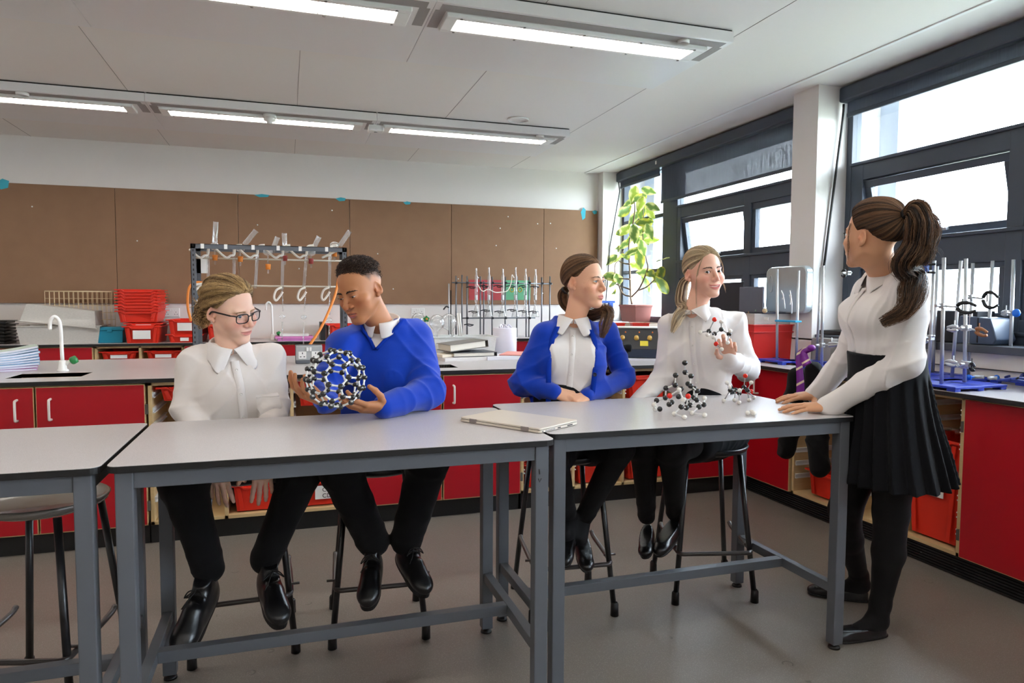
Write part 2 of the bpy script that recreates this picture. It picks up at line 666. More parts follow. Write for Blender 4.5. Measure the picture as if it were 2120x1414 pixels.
def wave_fabric(name, col, trans):
    """open-weave roller-blind cloth: part of the light comes straight through."""
    m = pm(name, col, .9, var=.25, scale=60, stretch=(1, 3, .15))
    N, L = m.node_tree.nodes, m.node_tree.links
    b = N['Principled BSDF']; out = N['Material Output']
    tr = N.new('ShaderNodeBsdfTransparent')
    tc = N.new('ShaderNodeTexCoord')
    mp = N.new('ShaderNodeMapping'); mp.inputs['Scale'].default_value = (1, 90, 6)
    L.new(tc.outputs['Object'], mp.inputs[0])
    nz = N.new('ShaderNodeTexNoise'); nz.inputs['Scale'].default_value = 1.0; nz.inputs['Detail'].default_value = 5
    L.new(mp.outputs[0], nz.inputs['Vector'])
    mr = N.new('ShaderNodeMapRange'); mr.inputs['From Min'].default_value = .3; mr.inputs['From Max'].default_value = .7
    mr.inputs['To Min'].default_value = trans * .5; mr.inputs['To Max'].default_value = trans * 1.5
    L.new(nz.outputs['Fac'], mr.inputs['Value'])
    mx = N.new('ShaderNodeMixShader')
    L.new(mr.outputs[0], mx.inputs[0]); L.new(b.outputs[0], mx.inputs[1]); L.new(tr.outputs[0], mx.inputs[2])
    L.new(mx.outputs[0], out.inputs[0])
    return m

M_WALL = pm('wall_paint', srgb(226, 219, 214), .75, var=.02, scale=2, bump=.02, bscale=90)
M_CEIL = pm('ceiling_board', srgb(228, 222, 216), .8, var=.02, scale=1.5)
M_PIN = pm('pinboard_hessian', srgb(140, 106, 80), .85, var=.10, scale=7, bump=.12, bscale=420, stretch=(1, 1, 1))
M_FRAME = pm('anthracite_metal', srgb(62, 70, 82), .42, var=.05, scale=5)
M_WHITE = pm('white_plastic', srgb(232, 230, 226), .4, var=.02)
M_RED = pm('red_laminate', srgb(176, 8, 26), .38, var=.05, scale=3)
M_WOOD = pm('birch_ply', srgb(206, 176, 128), .55, var=.12, scale=9, stretch=(1, 1, 12))
M_TOP = speckle('worktop_laminate', srgb(188, 182, 182), srgb(118, 112, 112), srgb(228, 224, 224), .28, .6)
M_BLACK = pm('black_edge', srgb(22, 21, 22), .45, var=.1)
M_PLINTH = pm('black_plinth', srgb(17, 17, 18), .5, var=.1)
M_STEEL = pm('grey_steel_paint', srgb(92, 95, 101), .45, var=.06, scale=12, bump=.04, bscale=500)
M_CHROME = pm('bright_rod', srgb(196, 198, 202), .42, metal=.75, var=.04)
M_TRAY = pm('red_tray_plastic', srgb(220, 46, 26), .35, var=.04)
M_RUN = pm('white_runner', srgb(225, 225, 225), .4, var=.03)
M_DARK = pm('dark_inside', srgb(40, 34, 30), .8, var=.1)
M_GLASS = glass_mat('window_glass', (.97, .99, 1), .6, .02)
M_LABEL = pm('paper_label', srgb(238, 236, 232), .6, var=.02)

# ---------------------------------------------------------------- room shell
ZC, YB, XW = 2.719, 7.30, 3.62
struct(MB().bx(-5.0, 4.3, -3.2, 7.5, -.12, 0), 'floor', floor_material())
struct(MB().bx(-5.0, 3.9, -3.2, 7.5, ZC, ZC + .15), 'ceiling', M_CEIL)
struct(MB().bx(-5.0, 3.9, YB, YB + .2, 0, ZC), 'wall_back', M_WALL)
struct(MB().bx(-5.2, -5.0, -3.2, 7.5, 0, ZC), 'wall_left', M_WALL)
struct(MB().bx(-5.0, 4.3, -3.4, -3.2, 0, ZC), 'wall_front', M_WALL)
# window wall: parapet below the sills, piers between the windows
w = MB()
w.bx(3.45, 3.90, -3.2, 7.3, 0, 1.02)
for y0, y1 in ((7.17, 7.3), (3.85, 4.09), (.58, .82), (-3.2, -2.70)):
    w.bx(3.375 if y0 < 7 else 3.38, 3.90, y0, y1, 0 if y0 > 7 else 1.02, ZC)
for y0, y1 in ((3.85, 4.09), (.58, .82)):
    w.bx(3.375, 3.46, y0, y1, .872, 1.03)
struct(w, 'wall_right', M_WALL)
struct(MB().bx(3.40, 3.64, -2.70, .58, 1.02, 1.06).bx(3.40, 3.64, .82, 3.85, 1.02, 1.06).bx(3.40, 3.64, 4.09, 7.17, 1.02, 1.06), 'trim_1', pm('sill_grey', srgb(74, 78, 86), .4, var=.05), bevel=.004)
struct(MB().bx(3.435, 3.45, -3.2, 3.84, .935, .938).bx(3.435, 3.45, 4.1, 7.1, .935, .938), 'trim_2', M_DARK)
# ceiling joints and the edge strip by the windows
for k, x in enumerate((-2.15, -1.03, .092, 1.213, 2.337)):
    struct(MB().bx(x - .0015, x + .0015, -3.2, YB, ZC - .0012, ZC + .01), 'trim_%d' % (3 + k), pm('joint_shadow', srgb(150, 142, 136), .9, var=.02))
struct(MB().bx(3.205, 3.235, -3.2, YB, ZC - .007, ZC + .01), 'trim_8', M_WHITE, bevel=.003)
# outside: cladding piers, ground
e = MB()
for y0, y1 in ((6.95, 8.5), (3.70, 4.22), (.45, .95), (-3.4, -2.6)):
    e.bx(3.90, 4.30, y0, y1, -.5, 3.2)
e.bx(3.90, 4.25, -3.4, 8.5, -.5, 1.0)
e.bx(3.90, 4.30, -3.4, 8.5, 2.72, 3.2)
struct(e, 'exterior', pm('pale_cladding', srgb(205, 212, 226), .6, var=.03))
struct(MB().bx(4.3, 60, -40, 60, -.6, -.5), 'ground', pm('lawn', srgb(150, 156, 138), .9, var=.2, scale=2))

# windows: frame bars, sashes and panes; (y, z) rectangles in the plane of the glass
FX0, FX1 = 3.62, 3.70
def bars(mb, rects, x0=FX0, x1=FX1):
    for i, (y0, y1, z0, z1) in enumerate(rects):
        e = .0006 * (i % 12)
        mb.bx(x0 + e, x1 - e, y0, y1, z0, z1)
    return mb
def pane(rects, par, x=3.66):
    for y0, y1, z0, z1 in rects:
        MB().bx(x - .004, x + .004, y0, y1, z0, z1).build('pane', M_GLASS, par, world=True)
def sash(y0, y1, z0, z1, par, ang, b=.045):
    """an open top-hung light: a framed pane swung out at the bottom."""
    zt = z1 - .03
    M = Matrix.Translation((3.665, 0, zt)) @ Matrix.Rotation(-ang, 4, 'Y') @ Matrix.Translation((-3.665, 0, -zt))
    m = bars(MB(), [(y0, y1, z1 - b, z1), (y0, y1, z0, z0 + b), (y0, y0 + b, z0 + b, z1 - b), (y1 - b, y1, z0 + b, z1 - b)], 3.64, 3.69)
    m.v = [tuple(M @ Vector(v)) for v in m.v]
    s = m.build('sash', M_FRAME, par, bevel=.003, world=True)
    g = MB().bx(3.661, 3.669, y0 + b, y1 - b, z0 + b, z1 - b)
    g.v = [tuple(M @ Vector(v)) for v in g.v]
    g.build('sash_pane', M_GLASS, s, world=True)
    h = MB().box((3.63, (y0 + y1) / 2 - .05, z0 + .035), (.022, .05, .016)).tube([(3.622, (y0 + y1) / 2 - .04, z0 + .038), (3.60, (y0 + y1) / 2, z0 + .05), (3.60, (y0 + y1) / 2 + .07, z0 + .10)], .006, 8)
    h.v = [tuple(M @ Vector(v)) for v in h.v]
    h.build('sash_handle', M_CHROME, s, world=True)

def window_block(n, yl, yr, left_light):
    """one window bay between yl (far end) and yr (near end)."""
    r = MB()
    R = [(yr, yl, 2.60, 2.719), (yl - .045, yl, 1.06, 2.6), (yr, yr + .045, 1.06, 2.6), (yr, yl, 1.06, 1.12)]
    panes, sashes = [], []
    a = yl - .045
    if left_light:
        R += [(6.00, 6.275, 1.12, 2.60), (6.275, a, 2.13, 2.17), (6.275, a, 1.58, 1.615)]
        panes += [(6.275, a, 2.17, 2.6), (6.275, a, 1.615, 2.13), (6.275, a, 1.12, 1.58)]
        a = 6.00
    b = yr + .045
    mids = []
    y = a - (.06 if left_light else .10)
    R += [(y, a, 1.12, 2.19)]
    k = 0
    while y - b > .3:
        y2 = max(b + .045, y - .98)
        if y2 - b < .35: y2 = b + .045
        R += [(y2 - .09 if y2 > b + .06 else b, y2, 1.12, 2.19)]
        mids.append((y2, y)); y = y2 - .09; k += 1
    R += [(b, a, 2.085, 2.195), (b, a, 1.50, 1.675), (b, a, 1.12, 1.19)]
    panes += [(b, a, 2.195, 2.6)]
    bars(r, R)
    r.bx(FX0 - .012, FX1, b, a, 2.185, 2.205).bx(FX0 - .014, FX1, b, a, 1.655, 1.675).bx(FX0 - .014, FX1, b, a, 1.105, 1.125)
    f = struct(r, 'window_%d' % n, M_FRAME, bevel=.004)
    for i, (y0, y1) in enumerate(mids):
        if i == 0:
            sash(y0, y1, 1.68, 2.08, f, math.radians(13 if n == 2 else 9))
        else:
            bars(MB(), [(y0, y1, 2.03, 2.085), (y0, y1, 1.675, 1.72), (y0, y0 + .04, 1.72, 2.03), (y1 - .04, y1, 1.72, 2.03)], 3.64, 3.69).build('casement', M_FRAME, f, bevel=.003, world=True)
            panes.append((y0 + .04, y1 - .04, 1.72, 2.03))
        bars(MB(), [(y0, y1, 1.47, 1.50), (y0, y1, 1.19, 1.225), (y0, y0 + .04, 1.225, 1.47), (y1 - .04, y1, 1.225, 1.47)], 3.64, 3.69).build('casement', M_FRAME, f, bevel=.003, world=True)
        panes.append((y0 + .04, y1 - .04, 1.225, 1.47))
    pane(panes, f)
    return f
window_block(1, 7.17, 4.09, True)
window_block(2, 3.85, .82, False)
window_block(3, .58, -2.70, False)

# roller blinds: cassette, woven cloth, bottom bar, cord
M_CLOTH = wave_fabric('blind_cloth', srgb(76, 84, 98), .10)
def blind(name, label, yl, yr, cloth, ztop=2.706, zbot=2.605):
    t = thing(name, label, 'blind', (3.575, (yl + yr) / 2, zbot), 0, 'roller blinds over the windows')
    MB().bx(3.525, 3.618, yr, yl, zbot, ztop).build('cassette', M_FRAME, t, bevel=.014, world=True)
    for y0, y1, z in cloth:
        MB().bx(3.570, 3.572, y0, y1, z, zbot + .01).build('cloth', M_CLOTH, t, world=True)
        MB().bx(3.562, 3.580, y0, y1, z - .022, z + .004).build('bottom_bar', M_FRAME, t, bevel=.004, world=True)
    return t
t = blind('roller_blind', 'dark roller blind over the far window beside the tall plant, pulled a third down', 7.15, 4.10, [(4.10, 6.22, 2.275), (6.26, 7.12, 2.555)])
MB().box((3.522, 6.25, 2.66), (.006, .03, .035)).build('clip_plate', M_WHITE, t, bevel=.002, world=True)
MB().tube([(3.55, 7.13, 2.61), (3.55, 7.10, 2.50), (3.47, 7.16, 1.9), (3.42, 7.15, 1.25)], .006, 8).build('pull_cord', M_BLACK, t, world=True)
t = blind('roller_blind', 'dark roller blind over the near window at the right edge, almost rolled up', 3.835, .83, [(.85, 3.80, 2.528)])
MB().tube(spline([(3.56, 3.825, 2.60), (3.555, 3.825, 2.50), (3.50, 3.83, 2.0), (3.44, 3.835, 1.45)], 4), .008, 8).build('pull_cord', M_BLACK, t, world=True)
blind('roller_blind', 'dark roller blind over the window behind the camera, rolled up', .57, -2.69, [(-2.68, .55, 2.52)])

# ---------------------------------------------------------------- ceiling light panels
M_PANEL = pm('panel_white_steel', srgb(222, 218, 216), .33, var=.015, scale=2)
M_PERF = pm('perforated_strip', srgb(150, 144, 140), .6, var=.18, scale=380)
M_DIFF = emit_mat('lamp_diffuser', (1.0, .94, .86), LAMP_STRENGTH)
def light_panel(label, x0, y0):
    L_, W_ = 1.562, .845
    t = thing('ceiling_light_panel', label, 'ceiling light', (x0 * 1.0239, y0 * 1.0239, 2.652), 0, 'suspended ceiling light panels')
    t.scale = (1.0239,) * 3
    MB().bx(0, L_, 0, W_, 0, .056).build('panel', M_PANEL, t, bevel=.003)
    MB().bx(.01, L_ - .003, .012, W_ - .03, .056, .0655).build('gap_shade_strip', M_BLACK, t)  # black filler: paints the shade in the gap between slab and ceiling
    p = MB()
    p.bx(.03, L_ - .03, .020, .088, -.0015, .0015).bx(.012, .062, .088, .30, -.0015, .0015).bx(L_ - .062, L_ - .012, .088, .30, -.0015, .0015)
    p.build('perforated_strip', M_PERF, t)
    f = MB()
    for a in ((.068, 1.468, .095, .128), (.068, 1.468, .262, .290), (.068, .125, .128, .262), (1.405, 1.468, .128, .262)):
        f.bx(a[0], a[1], a[2], a[3], -.020, .001)
    f.build('lamp_frame', M_WHITE, t, bevel=.004)
    MB().bx(.125, 1.405, .128, .262, -.014, -.004).build('diffuser', M_DIFF, t)
    d = MB()
    for i in range(1, 11):
        x = .125 + 1.28 * i / 11
        d.bx(x - .0018, x + .0018, .128, .262, -.019, -.014)
    d.build('louvre', M_WHITE, t)
    b = MB()
    for i in range(5):
        for y in (.110, .277):
            b.cyl((.14 + i * .315, y, -.0225), (.14 + i * .315, y, -.02), .007, 8)
    b.build('bolt', pm('bolt_grey', srgb(110, 105, 100), .5), t)
    return t
XS = [.660, -.903, -2.466, -4.029]
nm = {0: 'right-hand end of the row, nearest the windows', 1: 'second from the windows', 2: 'third from the windows', 3: 'farthest from the windows'}
for y0, row in ((5.355, 'back row of lights near the pinboard wall'), (3.16, 'front row of lights above the tables'), (.965, 'row overhead above the camera'), (-1.23, 'row behind the camera')):
    for i, x0 in enumerate(XS):
        light_panel('white ceiling light panel in the %s, %s' % (row, nm[i]), x0, y0)

# things on the ceiling
def disc(x, y, r, h, z, name, label, cat):
    o = MB().lathe([(r * .96, 0), (r, h * .4), (r, h), (.0, h)], (0, 0, 0), 28).build(name, M_WHITE)
    o.location = (x, y, z - h)
    tag(o, label, cat)
disc(1.77, 5.34, .085, .012, ZC, 'ceiling_speaker', 'round white speaker flush in the ceiling between the light rows', 'speaker')
disc(2.006, 3.292, .031, .020, 2.652, 'sensor', 'white disc sensor at the right end of the front light row', 'sensor')
disc(-1.667, 5.523, .039, .020, 2.652, 'sensor', 'white disc sensor on the back light row at the left', 'sensor')
disc(2.025, 5.529, .035, .020, 2.652, 'sensor', 'white disc sensor at the right end of the back light row', 'sensor')
t = thing('smoke_detector', 'white domed smoke detector hanging under the middle lamp of the back row', 'smoke detector', (-.105, 5.570, 2.632))
MB().lathe([(0, -.045), (.018, -.045), (.022, -.030), (.042, -.024), (.045, 0), (0, 0)]).build('dome', M_WHITE, t)
MB().lathe([(.0, .0), (.048, .0), (.048, .02), (0, .02)]).build('mounting_ring', M_WHITE, t)
t = thing('detector_box', 'small white square box between two lamps of the back light row', 'sensor', (.688, 5.662, 2.632))
MB().box((0, 0, 0), (.12, .10, .05)).build('housing', M_WHITE, t, bevel=.008)
MB().lathe([(0, -.028), (.014, -.028), (.014, -.02)]).build('lens', pm('grey_lens', srgb(140, 140, 140), .3), t)

# ---------------------------------------------------------------- pinboard
edges = [-2.55, -1.495, -.44, .616, 1.671, 2.718, 3.372]
pl = ['far left panel above the black trays', 'panel left of the red tray stack', 'panel behind the grey glassware rack, left half', 'panel behind the head of the student in the blue jumper', 'panel behind the red and green posters', 'narrow panel at the corner by the window pier']
for i in range(6):
    o = MB().bx(edges[i] + .002, edges[i + 1] - .002, YB - .022, YB - .0008, 1.236, 2.296).build('pinboard', M_PIN, bevel=.002)
    tag(o, 'brown hessian pinboard, ' + pl[i], 'pinboard', 'pinboard panels along the back wall')
for px, pz, sx, sz, lab in ((-2.37, 2.27, .05, .06, 'at the far left end of the pinboard'), (-.22, 2.285, .07, .02, 'above the grey glassware rack'), (.53, 2.285, .05, .025, 'above the student in the blue jumper'),
                            (1.20, 2.28, .04, .022, 'above the gap between the seated pairs'), (3.19, 2.24, .03, .09, 'near the window end of the pinboard'), (3.33, 2.275, .03, .03, 'at the window corner of the pinboard')):
    tag(MB().ext([(px - sx, YB - .0222, pz + sz * .4), (px - sx * .3, YB - .0222, pz - sz * .6), (px + sx * .8, YB - .0222, pz - sz * .3), (px + sx, YB - .0222, pz + sz * .7), (px, YB - .0222, pz + sz)], (0, -.0015, 0)).build('paper_scrap', pm('turquoise_paper', srgb(60, 170, 190), .7)),
        'torn turquoise paper scrap ' + lab, 'paper', 'paper scraps on the pinboard')
rp = random.Random(3)
pin = None
for i in range(22):
    x, z = rp.uniform(1.5, 3.3) if i % 3 else rp.uniform(-2.2, 1.5), rp.uniform(1.3, 2.25)
    if pin is None:
        pin = tag(MB().lathe([(0, 0), (.006, .001), (.007, .004), (0, .006)], (0, 0, 0), 10, Matrix.Rotation(PI / 2, 3, 'X')).build('drawing_pin', M_WHITE), 'tiny white drawing pin stuck in the brown pinboard', 'pin', 'drawing pins in the pinboard')
        o = pin
    else:
        o = dup(pin)
    o.location = (x, YB - .022, z)
for x0, x1, z0, z1, col, lab in ((1.865, 2.235, 1.282, 1.50, (176, 62, 66), 'red poster pinned behind the row of glass tubes'), (2.255, 2.565, 1.285, 1.50, (92, 160, 118), 'green poster pinned beside the red one behind the glass tubes')):
    tag(MB().bx(x0, x1, YB - .0245, YB - .0222, z0, z1).build('poster', pm('poster_' + lab[:5].strip(), srgb(*col), .6, var=.12, scale=14)), lab, 'poster', 'posters on the pinboard')
# ---------------------------------------------------------------- worktops and base units
ZT = .872
def slab(name, x0, x1, y0, y1, z0, z1, holes=()):
    """worktop: speckled top, black core edge, rectangular cut-outs."""
    xs = sorted({x0, x1, *[h[0] for h in holes], *[h[1] for h in holes]})
    ys = sorted({y0, y1, *[h[2] for h in holes], *[h[3] for h in holes]})
    m = MB()
    for i in range(len(xs) - 1):
        for j in range(len(ys) - 1):
            cx, cy = (xs[i] + xs[i + 1]) / 2, (ys[j] + ys[j + 1]) / 2
            if any(h[0] < cx < h[1] and h[2] < cy < h[3] for h in holes): continue
            m.mat(1).bx(xs[i], xs[i + 1], ys[j], ys[j + 1], z0, z1 - .002)
            m.mat(0).bx(xs[i], xs[i + 1], ys[j], ys[j + 1], z1 - .002, z1)
    return m.build(name, [M_TOP, M_BLACK])
SINK_L, SINK_R = (-1.37, -1.03, 4.13, 4.375), (.62, .985, 4.10, 4.325)
tag(slab('worktop', -4.4, 2.883, 3.942, 5.27, .850, ZT, [SINK_L, SINK_R]), 'long pale speckled worktop with two sinks behind the seated students', 'worktop', 'pale worktops with black edges')
tag(slab('worktop', 2.883, 3.45, -3.0, 6.74, .850, ZT), 'pale worktop running under the windows, holding the blue based stands', 'worktop', 'pale worktops with black edges')
tag(slab('worktop', -4.4, 3.45, 6.74, 7.298, .870, .892), 'pale worktop along the pinboard wall holding red trays', 'worktop', 'pale worktops with black edges')
M_SINK = pm('sink_grey', srgb(150, 146, 134), .35, var=.05)
for (x0, x1, y0, y1), lab in ((SINK_L, 'inset rectangular sink below the white swan-neck tap'), (SINK_R, 'inset rectangular sink beside the student in the blue jumper')):
    m = MB()
    th = .004
    for a in ((x0 - th, x0, y0, y1, .70, ZT - .003), (x1, x1 + th, y0, y1, .70, ZT - .003), (x0 - th, x1 + th, y0 - th, y0, .70, ZT - .003), (x0 - th, x1 + th, y1, y1 + th, .70, ZT - .003), (x0, x1, y0, y1, .695, .702)):
        m.bx(*a)
    r = thing('sink', lab, 'sink', ((x0 + x1) / 2, (y0 + y1) / 2, .70), 0, 'sinks in the long worktop')
    m.build('basin', M_SINK, r, world=True)
    MB().lathe([(0, .002), (.02, .002), (.022, .0)], ((x0 + x1) / 2, (y0 + y1) / 2, .7025), 16).build('drain', M_CHROME, r, world=True)

def orient(face):
    """local unit space: x along the run, y into the unit. face 'S' looks to -Y, 'W' looks to -X."""
    return 0. if face == 'S' else -PI / 2

def d_handle(par, x, z0, z1, y=0.):
    MB().tube(spline([(x, y, z1), (x, y - .028, z1 - .002), (x, y - .034, z1 - .014), (x, y - .034, z0 + .014), (x, y - .028, z0 + .002), (x, y, z0)], 4), .0062, 10).build('handle', pm('handle_white', srgb(226, 216, 208), .35, var=.02), par)

def door(par, x0, x1, z0=.108, z1=.842, handle=None, hinge=None):
    """a red-faced ply door with its pale edges showing."""
    m = MB()
    m.mat(1).bx(x0, x1, -.018, 0, z0, z1)
    m.mat(0).bx(x0 + .003, x1 - .003, -.0188, -.017, z0 + .003, z1 - .003)
    d = m.build('door', [M_RED, M_WOOD], par)
    if handle is not None:
        d_handle(d, handle, .680, .782, -.018)
    if hinge is not None:
        h = MB()
        for z in (z0 + .10, z1 - .13):
            h.box((hinge, -.012, z), (.014, .016, .05))
        h.build('hinge', pm('hinge_steel', srgb(120, 118, 112), .4, metal=.8), d)
    return d

def carcass(par, x0, x1, z0=.10, z1=.849, depth=.46, open_front=True, shelf=()):
    m = MB()
    t = .018
    m.bx(x0, x0 + t, 0, depth, z0, z1).bx(x1 - t, x1, 0, depth, z0, z1).bx(x0, x1, 0, depth, z0, z0 + t).bx(x0, x1, 0, depth, z1 - t, z1).bx(x0, x1, depth - .01, depth, z0, z1)
    for x in shelf:
        m.bx(x - t / 2, x + t / 2, 0, depth, z0, z1)
    return m.build('carcass', M_WOOD, par, bevel=.001)

def runners(par, bays, zs):
    for a, b in bays:
        for z in zs:
            for x, s in ((a, 1), (b, -1)):
                m = MB().box((x + s * .006, .20, z), (.012, .38, .006)).box((x + s * .006, .20, z + .022), (.012, .38, .006)).box((x + s * .002, .20, z + .011), (.004, .38, .026))
                m.build('tray_runner', M_RUN, par)

def tray_mesh(w, d, h, dip=True):
    """open-topped plastic tray: tapered walls, flanged rim with a dropped front lip."""
    m = MB()
    n = 2.0
    iw, idp = w - .040, d - .030
    bt = .88
    def wall(p, q, pb, qb):
        m.add([p, q, (q[0] * .97, q[1] * .985, q[2]), (p[0] * .97, p[1] * .985, p[2]), pb, qb, (qb[0] * .96, qb[1] * .98, qb[2] + .004), (pb[0] * .96, pb[1] * .98, pb[2] + .004)],
              [(0, 1, 5, 4), (2, 3, 7, 6), (0, 3, 2, 1), (4, 5, 6, 7), (1, 2, 6, 5), (0, 4, 7, 3)])
    T = [(-iw / 2, -idp / 2, h), (iw / 2, -idp / 2, h), (iw / 2, idp / 2, h), (-iw / 2, idp / 2, h)]
    B = [(x * bt, y * .95, 0) for x, y, _ in T]
    for i in range(4):
        wall(T[i], T[(i + 1) % 4], B[i], B[(i + 1) % 4])
    m.bx(-iw / 2 * bt, iw / 2 * bt, -idp / 2 * .95, idp / 2 * .95, 0, .004)
    # rim
    m.bx(-w / 2, -iw / 2 + .004, -d / 2, d / 2, h - .006, h).bx(iw / 2 - .004, w / 2, -d / 2, d / 2, h - .006, h).bx(-iw / 2, iw / 2, idp / 2 - .004, d / 2, h - .006, h)
    y0 = -idp / 2
    z = h
    lip = [(-w / 2, z), (-w / 2 + .055, z), (-w / 2 + .075, z - .016), (w / 2 - .075, z - .016), (w / 2 - .055, z), (w / 2, z)]
    pts = lip + [(x, zz - .010) for x, zz in reversed(lip)]
    m.ext([(x, y0 - .016, zz) for x, zz in pts], (0, .02, 0))
    m.ext([(x, y0 - .002, zz) for x, zz in [(-iw * .44, h - .02), (-iw * .36, h - .02), (-iw * .30, .01), (-iw * .38, .01)]], (0, -.006, 0))
    m.ext([(x, y0 - .002, zz) for x, zz in [(iw * .44, h - .02), (iw * .36, h - .02), (iw * .30, .01), (iw * .38, .01)]], (0, -.006, 0))
    return m
_tray = {}
def tray(label, loc, rz=0., h=.075, w=.312, d=.427, lab=None, group='red storage trays', flip=False, mat=None, cat='tray'):
    key = (h, w, d, mat.name if mat else '')
    if key not in _tray:
        t = thing('storage_tray', label, cat, loc, rz, group)
        tray_mesh(w, d, h).build('tray_shell', mat or M_TRAY, t, bevel=.0015)
        _tray[key] = t.children[0]
    else:
        t = thing('storage_tray', label, cat, loc, rz, group)
        c = _tray[key].copy(); COL.objects.link(c); c.parent = t
    if flip:
        t.rotation_euler = (PI, 0, rz)
    if lab:
        lw, lh, zc = lab
        MB().box((0, -d / 2 + .004, zc), (lw, .003, lh)).build('label_card', M_LABEL, t)
    return t

def unit(name, label, loc, face, cat, group):
    return thing(name, label, cat, loc, orient(face), group)
G1 = 'base units under the long worktop'
Y0 = 3.97
def plinth(par, x0, x1, y=.02, ribs=False):
    m = MB().bx(x0, x1, y, y + .02, 0, .10)
    if ribs:
        for i in range(7):
            m.bx(x0, x1, y - .010, y, .006 + i * .0135, .014 + i * .0135)
    m.build('plinth', M_PLINTH, par)
# long worktop, left to right
u = unit('base_cupboard', 'red double door cupboard at the far left beyond the frame', (-2.66, Y0, 0), 'S', 'cupboard', G1)
carcass(u, 0, .97); plinth(u, 0, .97); door(u, 0, .482, handle=.44); door(u, .488, .97, handle=.53)
u = unit('base_cupboard', 'red double door cupboard under the left sink behind the empty stool', (-1.68, Y0, 0), 'S', 'cupboard', G1)
carcass(u, 0, .978); plinth(u, 0, .985); door(u, .006, .488, handle=.418, hinge=None); door(u, .497, .978, handle=.561, hinge=.985)
u = unit('tray_unit', 'open birch tray unit behind the two seated boys', (-.69, Y0, 0), 'S', 'tray unit', G1)
carcass(u, 0, 1.05, shelf=(.365, .708)); plinth(u, -.01, 1.06)
runners(u, [(.018, .356), (.374, .699), (.717, 1.032)], (.22, .30, .53, .61, .69, .77))
u = unit('base_cupboard', 'red double door cupboard between the two pairs of seated students', (.365, Y0, 0), 'S', 'cupboard', G1)
carcass(u, 0, .975); plinth(u, 0, .985); door(u, .005, .484, handle=.43); door(u, .495, .970, handle=.553, hinge=.978)
u = unit('tray_unit', 'open birch tray unit behind the two seated girls', (1.345, Y0, 0), 'S', 'tray unit', G1)
carcass(u, 0, 1.06, shelf=(.347, .690)); plinth(u, -.01, 1.07)
runners(u, [(.018, .338), (.356, .681), (.699, 1.042)], (.22, .30, .38, .61, .69, .77))
u = unit('base_cupboard', 'single red door cupboard in the corner behind the smiling girl', (2.41, Y0, 0), 'S', 'cupboard', G1)
carcass(u, 0, .50); plinth(u, 0, .57); door(u, .004, .535, handle=.06)
# trays in those units
TY = Y0 + .225
for x, z, h, lab, txt in ((-.50, .745, .075, None, 'red tray on the top runner beside the seated student in glasses'),
                          (-.155, .125, .150, None, 'deep red tray between the knees of the student in glasses'),
                          (.185, .125, .150, (.10, .075, .075), 'deep red tray labelled C2 CD low behind the boy with the ball model'),
                          (-.155, .745, .075, None, 'red tray on the top runner behind the student in glasses'),
                          (.185, .690, .150, None, 'deep red tray on the top runner behind the ball model'),
                          (1.525, .125, .150, None, 'deep red tray on the unit floor behind the girl in the cardigan'),
                          (1.865, .125, .150, None, 'deep red tray on the middle unit floor between the two girls'),
                          (1.525, .40, .075, None, 'shallow red tray on a middle runner behind the girl in the cardigan'),
                          (2.215, .650, .150, None, 'deep red tray on the top runner between the two girls'),
                          (2.215, .125, .150, None, 'deep red tray on the unit floor behind the smiling girl'),
                          (1.865, .730, .075, None, 'shallow red tray on the top runner behind the girl in the cardigan')):
    t = tray(txt, (x, TY, z), 0, h, lab=lab)
    if lab:
        for s_, dx, dz in (('C 2', -.012, .012), ('CD', -.012, -.022)):
            fc = bpy.data.curves.new('lettering', 'FONT'); fc.body = s_; fc.size = .034; fc.extrude = .0004
            f0 = bpy.data.objects.new('f', fc); COL.objects.link(f0)
            me = bpy.data.meshes.new_from_object(f0.evaluated_get(bpy.context.evaluated_depsgraph_get()))
            bpy.data.objects.remove(f0)
            me.materials.clear()
            o = link_mesh('lettering', me, M_BLACK, t)
            o.location = (dx, -.427 / 2 + .0015, .075 + dz - .008); o.rotation_euler = (PI / 2, 0, 0)
# under the windows (local x runs towards the camera)
G2 = 'base units under the windows'
XF = 2.95
u = unit('base_cupboard', 'red door cupboard under the window worktop beside the smiling girl', (XF, 3.945, 0), 'W', 'cupboard', G2)
carcass(u, 0, .44); plinth(u, 0, .45, ribs=True); door(u, .004, .44, handle=.13)
u = unit('tray_unit', 'open birch tray unit behind the standing girl', (XF, 3.50, 0), 'W', 'tray unit', G2)
carcass(u, 0, 1.13, shelf=(.45, .80)); plinth(u, 0, 1.14, ribs=True)
runners(u, [(.018, .441), (.459, .791), (.809, 1.112)], (.20, .28, .36, .60, .68, .76))
u = unit('base_cupboard', 'wide red door cupboard at the right edge under the near window', (XF, 2.362, 0), 'W', 'cupboard', G2)
carcass(u, 0, .97); plinth(u, 0, .98, ribs=True); door(u, .004, .60, hinge=-.004); door(u, .608, .97)
u = unit('base_cupboard', 'red cupboard under the window beside the camera', (XF, 1.38, 0), 'W', 'cupboard', G2)
carcass(u, 0, .97); plinth(u, 0, .98, ribs=True); door(u, .004, .48); door(u, .49, .97)
tray('deep red tray with a white label low in the unit behind the standing girl', (XF + .23, 2.545, .13), -PI / 2, .290, lab=(.13, .045, .235))
tray('red tray of goggles high in the unit behind the standing girl', (XF + .23, 2.545, .475), -PI / 2, .150)
tray('deep red tray behind the leg of the standing girl', (XF + .23, 3.25, .13), -PI / 2, .150)
m = MB()
